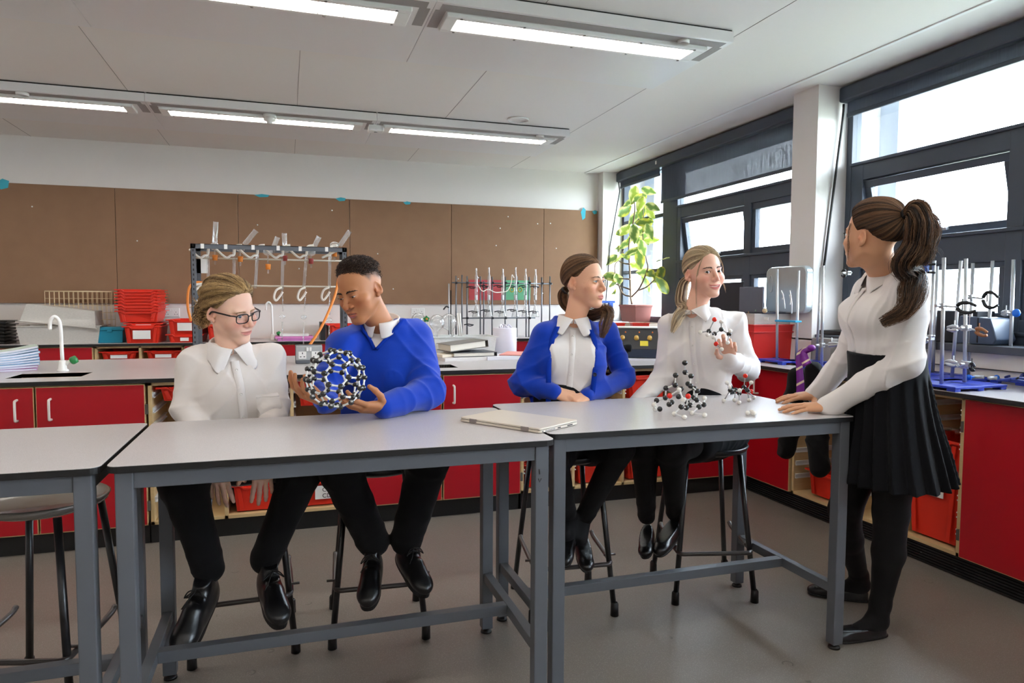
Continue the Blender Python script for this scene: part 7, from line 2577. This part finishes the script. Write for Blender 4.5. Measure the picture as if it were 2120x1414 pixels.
# ---- plant on the sill
def plant():
    c1 = lambda x, y, X: onX(1200 + x / 4.159, 340 + y / 4.159, X)
    p = c1(455, 1295, 3.50)
    zs = 1.06
    t = thing('potted_plant', 'tall variegated rubber plant in a brown trough on the far window sill', 'plant', (3.50, p.y, zs))
    a, b = c1(320, 1210, 3.46), c1(600, 1215, 3.46)
    cy = (a.y + b.y) / 2
    hh = max(.10, a.z - zs)
    MPOT = pm('brown_pot', srgb(168, 104, 94), .5, var=.05)
    L_ = abs(a.y - b.y) * .50
    m = MB()
    for (x0, x1, y0, y1) in ((3.40, 3.60, cy - L_ / 2, cy + L_ / 2),):
        cx = (x0 + x1) / 2
        m.box((cx, cy, zs + hh / 2), (x1 - x0, L_, hh), taper=.84)
    m.build('trough', MPOT, t, world=True, bevel=.004)
    MB().bx(3.395, 3.605, cy - L_ / 2 - .006, cy + L_ / 2 + .006, zs + hh - .016, zs + hh + .002).build('rim', MPOT, t, world=True, bevel=.004)
    MB().bx(3.41, 3.59, cy - L_ / 2 + .01, cy + L_ / 2 - .01, zs + hh - .01, zs + hh + .004).build('soil', pm('soil', srgb(150, 122, 100), .9, var=.3, scale=60), t, world=True)
    MBR = pm('stem_bark', srgb(120, 100, 82), .7, var=.2)
    br = [[(450, 1200), (440, 1120), (432, 900), (425, 700), (455, 540), (475, 400), (470, 300)], [(445, 1140), (370, 1110), (310, 960), (305, 870), (330, 830), (380, 740)], [(450, 1140), (520, 1060), (585, 900), (575, 820), (545, 640), (550, 480), (545, 250)], [(440, 1080), (330, 1040), (250, 990), (235, 930)], [(510, 1085), (580, 1055), (640, 1000), (700, 960)], [(432, 990), (360, 985), (300, 985)], [(430, 860), (370, 850), (280, 800)]]
    for k, l in enumerate(br):
        pts = spline([tuple(c1(x, y, 3.50 + .04 * math.sin(k * 2 + i))) for i, (x, y) in enumerate(l)], 4)
        n = len(pts)
        MB().tube(pts, [(.013 if k == 0 else .009) * (1 - .65 * i / n) for i in range(n)], 8).build('stem', MBR, t, world=True)
    # one leaf, copied
    ML = pm('variegated_leaf', srgb(150, 168, 70), .4, var=.2, scale=14)
    N, Lk = ML.node_tree.nodes, ML.node_tree.links
    bs = N['Principled BSDF']
    at = N.new('ShaderNodeAttribute'); at.attribute_name = 'tint'
    mx = N.new('ShaderNodeMix'); mx.data_type = 'RGBA'; mx.inputs[0].default_value = .8
    Lk.new(bs.inputs['Base Color'].links[0].from_socket, mx.inputs[6]); Lk.new(at.outputs['Color'], mx.inputs[7]); Lk.new(mx.outputs[2], bs.inputs['Base Color'])
    tr = N.new('ShaderNodeBsdfTranslucent'); ms = N.new('ShaderNodeMixShader'); ms.inputs[0].default_value = .35
    Lk.new(mx.outputs[2], tr.inputs[0]); Lk.new(bs.outputs[0], ms.inputs[1]); Lk.new(tr.outputs[0], ms.inputs[2]); Lk.new(ms.outputs[0], N['Material Output'].inputs[0])
    rl = np.random.default_rng(4)
    protos = []
    for v in range(4):
        nu, nv = 15, 9
        V, T = [], []
        for i in range(nu):
            u = i / (nu - 1)
            w = .5 * (math.sin(PI * min(1, u * 1.02) ** .85) ** .75) * .52
            for j in range(nv):
                s = -1 + 2 * j / (nv - 1)
                V.append((u, s * w, .05 * s * s - .16 * u * u + .012 * math.sin(u * 16) * abs(s)))
                e = abs(s) + .28 * math.sin(u * 11 + v * 2 + s * 3)
                core = srgb(92, 124, 62) if v != 2 else srgb(150, 166, 60)
                edge = srgb(232, 226, 150) if v != 3 else srgb(214, 206, 84)
                m_ = float(sstep(.45, .75, e))
                T.append(tuple(np.array(core) * (1 - m_) + np.array(edge) * m_))
        Q = np.array([(i * nv + j, (i + 1) * nv + j, (i + 1) * nv + j + 1, i * nv + j + 1) for i in range(nu - 1) for j in range(nv - 1)])
        me = np_mesh('leaf', np.array(V), Q, tint=np.array(T))
        me.materials.append(ML)
        protos.append(me)
    for k, (x, y) in enumerate([(465, 265), (515, 290), (525, 345), (390, 400), (465, 465), (630, 370), (595, 230), (395, 560), (520, 580), (585, 520), (600, 580), (565, 640), (620, 650), (515, 670), (495, 760), (300, 705), (310, 740), (390, 690), (265, 825), (330, 815), (390, 790), (490, 880), (520, 820), (235, 925), (260, 965), (300, 980), (240, 1110), (275, 1080), (330, 980), (560, 930), (610, 940), (645, 980), (700, 940), (570, 1030), (715, 815), (710, 1040), (440, 640), (560, 500), (610, 420), (540, 410), (450, 750), (515, 760), (680, 990), (430, 330), (350, 590), (470, 600), (540, 720), (285, 1030)]):
        o = bpy.data.objects.new('leaf', protos[int(rl.integers(4))])
        COL.objects.link(o); o.parent = t
        c = c1(x, y, 3.50 + rl.uniform(-.08, .07))
        sz = rl.uniform(.150, .215)
        nrm = Vector((-.55 + rl.normal(0, .35), -.70 + rl.normal(0, .35), .35 + rl.normal(0, .35))).normalized()
        d = Vector((rl.normal(0, .3), (c.y - cy) * 2.2 + rl.normal(0, .5), -.35 + rl.normal(0, .45)))
        d = (d - nrm * d.dot(nrm)).normalized()
        o.rotation_euler = Matrix((d, nrm.cross(d), nrm)).transposed().to_euler()
        o.scale = (sz, sz, sz)
        o.location = c - d * sz * .5 - Vector(t.location)
plant()

# ---- corner behind the girls: books, box, blue clamp
for i in range(9):
    c = [(206, 60, 64), (226, 220, 214), (180, 52, 60), (214, 208, 202), (150, 140, 140), (226, 222, 220), (190, 60, 66), (222, 216, 210), (230, 226, 222)][i]
    o = MB().bx(-.15, .15, -.11, .11, 0, .022).build('magazine', pm('mag_%d_%d' % (c[0], c[1]), srgb(*c), .55, var=.08), bevel=.001)
    o.location = (3.03 + .012 * math.sin(i * 2.1), 6.22, ZT + .0228 * i)
    o.rotation_euler = (0, 0, math.radians(8 * math.sin(i * 1.7)))
    tag(o, ['red', 'white', 'dark red', 'cream', 'grey', 'white', 'red', 'cream', 'white'][i] + ' magazine, %s in the pile under the rubber plant' % ['lowest', 'second from below', 'third from below', 'fourth from below', 'middle one', 'fourth from the top', 'third from the top', 'second from the top', 'topmost'][i], 'magazine', 'magazines under the plant')
t = thing('cardboard_box', 'pale cardboard box beside the magazines under the window', 'box', (3.26, 5.95, ZT), math.radians(6))
MCB = pm('pale_card', srgb(206, 186, 168), .7, var=.05)
open_box(t, 'carton', .26, .40, .20, MCB, 1., 0, .004)
MB().bx(-.125, .125, -.195, .195, .15, .19).build('papers', M_LABEL, t)
for i, (x, w) in enumerate(((2.42, .10), (2.62, .14))):
    t = thing('red_scoop', 'small red plastic tray behind the power supply, %s' % ('left one' if i == 0 else 'right one'), 'tray', (x + .16, 5.16, ZT), math.radians(-14), 'small red trays behind the power supply')
    open_box(t, 'scoop', w, .08, .228, M_TRAY, .8, .006)
p = onX(1250, 640, 3.42)
t = thing('blue_clamp', 'blue steel clamp with rod in the corner left of the plant pot', 'clamp', (3.30, 6.75, ZR))
MBL = pm('blue_paint', srgb(20, 74, 156), .4, var=.1)
q = onY(1252, 625, 6.9)
MB().cyl((q.x, 6.9, ZR), (q.x, 6.9, q.z + .02), .008, 10).build('rod', M_CHROME, t, world=True)
MB().box((q.x, 6.9, q.z), (.24, .03, .028)).box((q.x + .06, 6.88, q.z - .05), (.05, .04, .09)).build('jaw', MBL, t, bevel=.004, world=True)
MB().box((q.x, 6.9, ZR + .008), (.22, .16, .016)).build('base', MBL, t, bevel=.003, world=True)

# ---- on the worktop under the windows
M_BASE = pm('blue_stand_base', srgb(40, 62, 178), .38, var=.08, scale=20)
def stand(label, foot, top, r=.0085, base=(.17, .26), rz=0., lift=0.):
    f, tp = Vector(foot), Vector(top)
    t = thing('retort_stand', label, 'stand', (f.x, f.y, ZT + lift), rz, 'blue based retort stands under the windows')
    m = MB()
    w, d = base
    m.box((.02, 0, .018), (w, d, .012))
    for sx in (-1, 1):
        for sy in (-1, 1):
            m.box((.02 + sx * (w / 2 - .02), sy * (d / 2 - .025), .007), (.035, .045, .014))
    m.build('base', M_BASE, t, bevel=.003)
    MB().tube([f, tp], r, 12).build('rod', M_CHROME, t, world=True)
    return t
zf = ZT + .024
def mk(pb, pt, label, **k):
    f = onZ(*pb, zf)
    X = f.x + k.pop('dx', 0.)
    tp = onX(*pt, X)
    return stand(label, f, tp, **k)
c3 = lambda x, y: (1500 + x / 4.418, 520 + y / 4.418)
c2 = lambda x, y: (1860 + x / 3.927, 480 + y / 3.927)
S = []
S.append(mk(c3(480, 992), c3(482, 165), 'retort stand nearest the raised model, left of the red crate front'))
S.append(mk(c3(655, 1002), c3(678, 178), 'retort stand in front of the right end of the red crate', base=(.15, .22)))
S.append(mk(c3(770, 850), c3(793, 162), 'retort stand holding the blue fork beside the window pier', base=(.14, .18)))
S.append(mk(c3(815, 845), c3(833, 192), 'thin retort stand just right of the blue fork', base=(.13, .16), r=.007))
S.append(mk(c3(842, 1000), c3(885, 150), 'leaning retort stand behind the hung blazer', base=(.15, .2)))
S.append(mk(c3(888, 1062), c3(900, 133), 'retort stand with the sideways clamp beside the hung blazer', base=(.17, .24)))
S.append(mk(c3(1045, 960), c3(1032, 150), 'retort stand just left of the standing girl', base=(.15, .2)))
S.append(mk(c2(245, 1188), c2(292, 235), 'retort stand touching the back of the standing girl', base=(.17, .24)))
S.append(mk(c2(280, 1140), c2(315, 280), 'short retort stand second right of the standing girl', base=(.15, .2)))
S.append(mk(c2(350, 1232), c2(370, 210), 'front retort stand with the black jawed clamp right of the girl', base=(.18, .26)))
S.append(mk(c2(435, 1182), c2(508, 235), 'leaning retort stand behind the black jawed clamp', base=(.15, .22)))
S.append(mk(c2(538, 1222), c2(549, 218), 'front retort stand with several clamps in the middle of the group', base=(.18, .26)))
S.append(mk(c2(570, 1162), c2(606, 255), 'rear retort stand carrying the open curved clamp', base=(.15, .2)))
S.append(mk(c2(715, 1172), c2(766, 235), 'leaning retort stand before the grey box', base=(.16, .22)))
S.append(mk(c2(905, 1192), c2(936, 225), 'rightmost retort stand with a blue knob, at the picture edge', base=(.17, .24)))
S.append(mk(c2(150, 1130), c2(195, 300), 'retort stand hidden behind the shoulder of the standing girl', base=(.14, .18)))
M_JAW = pm('black_jaw', srgb(34, 36, 38), .4, metal=.3, var=.1)
def clamp(par, a, b, open_=.02, mat=None, name='clamp'):
    """a boss with an arm from a, and two jaws ending at b."""
    a, b = Vector(a), Vector(b)
    d = b - a
    m = a + d * .45
    n = Vector((0, 0, 1))
    MB().box(a, (.026, .026, .026)).cyl(a - d.normalized() * .03, m, .005, 8).cyl(a + Vector((-.02, 0, 0)), a + Vector((-.045, 0, 0)), .007, 10).build('boss', M_CHROME, par, bevel=.003, world=True)
    j = MB()
    for s in (-1, 1):
        j.tube(spline([m + n * s * .006, m + d * .12 + n * s * (open_ * .9), m + d * .35 + n * s * open_, b + n * s * open_ * .5], 4), [.009] * 8 + [.007] * 5, 8)
    j.tube([m + d * .15 + n * .04, m + d * .15 - n * .012], .003, 6)
    j.build(name, mat or M_JAW, par, world=True)
def fork(par, a, b):
    a, b = Vector(a), Vector(b)
    d = b - a
    MB().tube([a, a + d * .55], .016, 8).ext([a + d * .5 + Vector((0, 0, .016)), a + d * .75 + Vector((0, 0, .045)), a + d * .75 - Vector((0, 0, .045)), a + d * .5 - Vector((0, 0, .016))], (-.018, .0, 0)).build('fork_holder', MBL, par, bevel=.003, world=True)
    f = MB()
    for s in (-1, 0, 1):
        f.tube([a + d * .72 + Vector((-.005, 0, s * .040)), b + Vector((0, 0, s * .042))], .006, 8)
    f.build('fork_prong', M_JAW, par, world=True)
X_ = lambda t: t.location.x
fork(S[2], onX(*c3(655, 457), S[2].location.x - .03), onX(*c3(826, 460), S[2].location.x - .03))
fork(S[7], onX(*c2(120, 270), S[7].location.x - .02), onX(*c2(300, 262), S[7].location.x - .02))
x9 = S[9].location.x - .01
clamp(S[9], onX(*c2(362, 602), x9), onX(*c2(630, 622), x9), .022)
x12 = S[12].location.x - .01
clamp(S[12], onX(*c2(590, 530), x12), onX(*c2(810, 565), x12), .038)
x11 = S[11].location.x - .01
clamp(S[11], onX(*c2(540, 785), x11), onX(*c2(400, 785), x11), .010, M_CHROME)
clamp(S[11], onX(*c2(560, 780), x11 - .01), onX(*c2(720, 830), x11), .014, pm('rusty_jaw', srgb(150, 96, 60), .5, metal=.3, var=.2))
clamp(S[11], onX(*c2(540, 1090), x11), onX(*c2(385, 1060), x11), .010, M_CHROME)
clamp(S[11], onX(*c2(560, 1075), x11 - .01), onX(*c2(620, 1110), x11), .014)
clamp(S[14], onX(*c2(925, 660), S[14].location.x - .01), onX(*c2(840, 662), S[14].location.x - .01), .008, M_CHROME)
o = MB().sphere(onX(*c2(958, 660), S[14].location.x - .03), .021, 14, 9, (.6, 1, 1)).build('blue_knob', pm('bright_blue', srgb(20, 110, 220), .35), S[14], world=True)
clamp(S[7], onX(*c2(262, 860), S[7].location.x - .01), onX(*c2(200, 890), S[7].location.x), .010, M_CHROME)
clamp(S[5], onX(*c3(890, 860), S[5].location.x - .01), onX(*c3(1040, 848), S[5].location.x - .01), .006, M_CHROME)
clamp(S[6], onX(*c3(1040, 490), S[6].location.x - .01), onX(*c3(1090, 490), S[6].location.x - .01), .006, M_CHROME)
a = onX(*c3(1130, 200), S[15].location.x)
clamp(S[15], a, onX(*c3(1075, 205), S[15].location.x), .02)
# measuring cylinder, loose bosses, blue clamps
p = onZ(*c2(885, 1165), zf)
t = thing('measuring_cylinder', 'tall clear measuring cylinder beside the rightmost stand', 'measuring cylinder', (p.x, p.y, ZT + .024))
tp = onX(*c2(935, 690), p.x)
MB().lathe([(.015, 0), (.015, tp.z - zf), (.017, tp.z - zf + .004)], (0, 0, 0), 18).build('tube', M_CLEAR, t)
MB().lathe([(0, 0), (.032, 0), (.030, .008), (.015, .014)], (0, 0, 0), 6).build('foot', M_CLEAR, t)
for i, (x, y, lab) in enumerate(((640, 1180, 'loose boss head with a blue screw on the blue base, left one'), (760, 1190, 'loose boss head with a blue screw on the blue base, right one'))):
    p = onZ(*c2(x, y), zf + .016)
    t = thing('boss_head', lab, 'boss head', tuple(p), .3 * i, 'loose boss heads')
    MB().tube(spline([(-.02, 0, 0), (0, .012, 0), (.024, 0, 0), (.03, -.012, 0)], 4), .009, 8).build('body', M_CHROME, t)
    s = -1 if i == 0 else 1
    MB().cyl((s * .02, 0, 0), (s * .05, 0, 0), .004, 8).lathe([(0, 0), (.012, .002), (.014, .012), (0, .016)], (s * .045, 0, 0), 10, Matrix.Rotation(s * PI / 2, 3, 'Y')).build('screw', pm('bright_blue', srgb(20, 110, 220), .35), t)
rr_ = random.Random(12)
for i in range(6):
    x, y = 960 + (i % 3) * 75, 1180 + (i // 3) * 35
    p = onZ(*c2(x, y), ZT + .035 + .010 * (i % 2))
    t = thing('blue_clamp', 'loose blue clamp in the heap at the right picture edge, %s' % ['left rear', 'middle rear', 'right rear', 'left front', 'middle front', 'right front'][i], 'clamp', tuple(p), rr_.uniform(-1, 1), 'heap of blue clamps')
    MB().tube(spline([(-.07, 0, 0), (-.02, .01, .008), (.03, .012, .012), (.07, .004, 0)], 4), .007, 8).tube(spline([(-.02, 0, .006), (.02, -.016, .002), (.06, -.018, -.006)], 4), .0065, 8).build('jaw', pm('deep_blue_clamp', srgb(24, 44, 130), .4, var=.15), t)
    MB().cyl((0, .02, .006), (0, -.03, .02), .004, 8).build('screw', M_JAW, t)
t = thing('spare_base', 'blue stand base lying at the right edge under the blue clamps', 'stand base', tuple(onZ(*c2(985, 1225), ZT)), .1)
MB().box((0, 0, .018), (.20, .26, .012)).build('base', M_BASE, t, bevel=.003)
# red crates, clear tray, pendulum boards, silver case
pc = onZ(*c3(560, 1000), ZT)
t = thing('red_crate', 'lower red plastic crate under the clear tray by the window pier', 'crate', (3.24, 4.30, ZT), 0, 'red crates by the window pier')
MCR = pm('crate_red', srgb(214, 40, 34), .38, var=.04)
open_box(t, 'crate_shell', .36, .52, .20, MCR, .94, .016)
t = thing('red_crate', 'upper shallow red crate nested in the lower crate', 'crate', (3.24, 4.30, ZT + .165), 0, 'red crates by the window pier')
open_box(t, 'crate_shell', .372, .532, .085, MCR, .96, .018)
t = thing('clear_tray', 'clear plastic tray standing in the red crates', 'tray', (3.24, 4.30, ZT + .20), 0)
open_box(t, 'tray_shell', .34, .49, .125, M_CBOX, .95, .010)
MBD = pm('black_board', srgb(30, 32, 40), .6, var=.1)
MGB = pm('grey_board', srgb(92, 94, 106), .6, var=.06)
zb = ZT + .335
t = thing('display_stand', 'black display stand with three hanging beads behind the red crate', 'display stand', (3.27, 4.44, zb))
a, b = onX(1532, 668, 3.15), onX(1602, 610, 3.15)
MB().bx(3.15, 3.165, 4.31, 4.72, zb, zb + .215).bx(3.15, 3.38, 4.31, 4.72, zb - .012, zb).build('board', MBD, t, bevel=.003, world=True)
for i, (x, y, c) in enumerate(((235, 560, (196, 160, 120)), (300, 543, (110, 150, 120)), (368, 545, (200, 176, 140)))):
    p = onX(*c3(x, y), 3.135)
    bd = MB().sphere(p, .017, 14, 9).build('bead', pm('bead_%d' % i, srgb(*c), .6, var=.1), t, world=True)
    MB().tube([p, onX(*c3(x - 15, 410), 3.145)], .003, 6).build('cord', M_LABEL, t, world=True)
    MB().bx(3.146, 3.149, p.y - .022, p.y + .022, p.z - .065, p.z - .045).build('name_card', M_LABEL, t, world=True)
t = thing('display_stand', 'grey display stand with white hanging chains behind the red crate', 'display stand', (3.20, 4.15, zb))
a, b = onX(*c3(430, 640), 3.12), onX(*c3(690, 360), 3.12)
MB().bx(3.12, 3.135, 4.04, 4.30, zb - .01, a.z + .235).bx(3.12, 3.36, 4.04, 4.30, zb - .012, zb).build('board', MGB, t, bevel=.003, world=True)
for x0, y0, x1, y1 in ((520, 360, 552, 525), (598, 360, 615, 570), (530, 380, 528, 440), (596, 400, 598, 490)):
    MB().tube(spline([tuple(onX(*c3(x0, y0), 3.112)), tuple(onX(*c3((x0 + x1) / 2 + 8, (y0 + y1) / 2), 3.112)), tuple(onX(*c3(x1, y1), 3.112))], 5), .0035, 6).build('chain', M_LABEL, t, world=True)
tag(MB().box(tuple(onX(*c3(580, 640), 3.10)), (.05, .20, .012)).build('blue_cloth', pm('cyan_cloth', srgb(40, 160, 210), .7, var=.1), bevel=.004), 'bright blue cloth strip at the foot of the grey display stand', 'cloth')
t = thing('silver_case', 'silver rounded metal case standing upright behind the display stands', 'case', (3.36, 4.28, zb))
a = onX(*c3(395, 400), 3.33)
b = onX(*c3(775, 150), 3.33)
yy0, yy1, z1 = b.y, a.y, onX(*c3(585, 140), 3.33).z
MB().ext([(3.31, y, z) for y, z in rrect(min(yy0, yy1), max(yy0, yy1), zb - .005, z1, .055, 6)], (.06, 0, 0)).build('shell', pm('brushed_silver', srgb(196, 204, 208), .28, metal=.6, var=.06), t, bevel=.010, world=True)
ring = [tuple(onX(*c3(425 + 15 * math.cos(k), 300 + 75 * math.sin(k)), 3.308)) for k in np.linspace(0, 2 * PI, 17)[:-1]]
MB().tube(ring, .003, 6, closed=True).build('handle_ring', M_CHROME, t, world=True)
# black remote and pale ruler near the crate, glass slab behind the blazer
p = onZ(*c3(425, 990), ZT)
tag(MB().box((p.x, p.y, ZT + .010), (.05, .13, .02)).build('black_case', M_BLACK, bevel=.006), 'small black case lying beside the front blue stand base', 'case')
p = onZ(*c3(330, 990), ZT)
tag(MB().box((p.x, p.y, ZT + .008), (.04, .12, .016)).build('white_block', M_WHITE, bevel=.003), 'small white block lying left of the black case', 'block')
p = onX(*c3(920, 930), 3.36)
t = thing('small_box', 'small grey cardboard box with printed front behind the hung blazer', 'box', (3.36, p.y, ZT))
MB().box((0, 0, .085), (.07, .17, .17)).build('carton', pm('grey_card', srgb(150, 144, 140), .6, var=.1), t, bevel=.003)
# grey drum and black box on the near sill
p = onX(*c2(660, 800), 3.50)
t = thing('grey_unit', 'grey blue equipment box on the near sill behind the stands', 'equipment', (3.50, p.y, 1.06))
MB().ext([(3.44, y, z) for y, z in ((p.y + .10, 1.062), (p.y - .12, 1.062), (p.y - .14, 1.09), (p.y - .10, 1.20), (p.y + .07, 1.21))], (.14, 0, 0)).build('case', pm('grey_blue_paint', srgb(70, 84, 106), .35, var=.08), t, bevel=.006, world=True)
MB().bx(3.437, 3.441, p.y - .040, p.y - .034, 1.07, 1.20).build('seam', M_BLACK, t, world=True)
p2 = onX(*c2(390, 800), 3.52)
o = MB().bx(3.47, 3.60, p2.y - .22, p2.y + .24, 1.061, 1.235).build('black_case', MBD, bevel=.006)
tag(o, 'long black equipment case on the near sill behind the stands', 'case')
p = onX(*c3(985, 760), 3.5)
tag(MB().bx(3.44, 3.60, p.y - .14, p.y + .06, 1.061, 1.09).build('black_case', M_BLACK, bevel=.004), 'flat black case on the sill beside the standing girl', 'case')

# ---- blazer with tie, hung at the edge of the window worktop
def blazer():
    hk = Vector((2.80, 3.02, 1.02))
    hk = onX(1684, 716, 2.80)
    t = thing('blazer', 'black school blazer hung from a clamp at the window worktop edge', 'blazer', tuple((hk.x, hk.y, .30)))
    B = Body()
    yv = hk.y
    zt = hk.z
    B.loft([(.28, 2.80, yv + .03, .070, .150, .170), (.45, 2.80, yv + .03, .070, .140, .165), (.62, 2.80, yv + .04, .066, .115, .145), (.78, 2.80, yv + .035, .056, .085, .120), (.90, 2.80, yv + .02, .050, .060, .090), (.97, 2.80, yv + .005, .042, .040, .05), (zt, 2.80, yv, .02, .02, .02)], n=2.2)
    B.cone((2.78, yv - .03, .90), (2.77, yv - .10, .36), .056, .050, k=.05)
    B.cone((2.78, yv + .09, .86), (2.77, yv + .16, .40), .056, .050, k=.05)
    B.disp(folds(.014, 77, .8))
    V, Q = B.mesh(.006, .014)
    link_mesh('cloth', np_mesh('cloth', V, Q), M_BLACKCLOTH, t, world=True)
    MT_ = pm('purple_silk', srgb(118, 24, 140), .45, var=.12, scale=12)
    N, L_ = MT_.node_tree.nodes, MT_.node_tree.links
    bs = N['Principled BSDF']
    tc = N.new('ShaderNodeTexCoord'); mp = N.new('ShaderNodeMapping'); mp.inputs['Rotation'].default_value = (math.radians(38), 0, 0)
    wv = N.new('ShaderNodeTexWave'); wv.bands_direction = 'Z'; wv.inputs['Scale'].default_value = 4.2
    rp_ = N.new('ShaderNodeValToRGB'); rp_.color_ramp.elements[0].position = .93; rp_.color_ramp.elements[1].position = .96
    mx = N.new('ShaderNodeMix'); mx.data_type = 'RGBA'
    L_.new(tc.outputs['Object'], mp.inputs[0]); L_.new(mp.outputs[0], wv.inputs['Vector']); L_.new(wv.outputs['Fac'], rp_.inputs[0]); L_.new(rp_.outputs[0], mx.inputs[0])
    L_.new(bs.inputs['Base Color'].links[0].from_socket, mx.inputs[6]); mx.inputs[7].default_value = (*srgb(224, 206, 170), 1); L_.new(mx.outputs[2], bs.inputs['Base Color'])
    tie = thing('tie', 'purple striped school tie draped over the hung blazer', 'tie', tuple(hk))
    P = lambda x, y, X=2.70: onX(1540 + x / 5.891, 620 + y / 5.891, X)
    def strip(name, pts, w0, w1):
        S_ = spline([tuple(p) for p in pts], 6)
        n = len(S_)
        m = MB()
        vs = []
        for i, s in enumerate(S_):
            s = Vector(s)
            a = Vector(S_[max(0, i - 1)]); b = Vector(S_[min(n - 1, i + 1)])
            d = (b - a).normalized()
            sd = d.cross(Vector((-.85, -.5, 0))).normalized() * (w0 + (w1 - w0) * i / (n - 1))
            vs += [s - sd, s + sd]
        fs = [(2 * i, 2 * i + 1, 2 * i + 3, 2 * i + 2) for i in range(n - 1)]
        o = m.add(vs, fs, True).build(name, MT_, tie, world=True)
        so = o.modifiers.new('thick', 'SOLIDIFY'); so.thickness = .004
    strip('long_blade', [P(820, 590), P(700, 640), P(672, 720, 2.69), P(680, 850, 2.685), P(690, 1000, 2.68), P(690, 1170, 2.68)], .012, .022)
    strip('short_blade', [P(835, 600), P(740, 640, 2.69), P(745, 720, 2.685), P(775, 800, 2.68)], .012, .026)
    MB().sphere(P(825, 590), .022, 14, 9, (1, 1, .8)).build('knot', MT_, tie, world=True)
blazer()
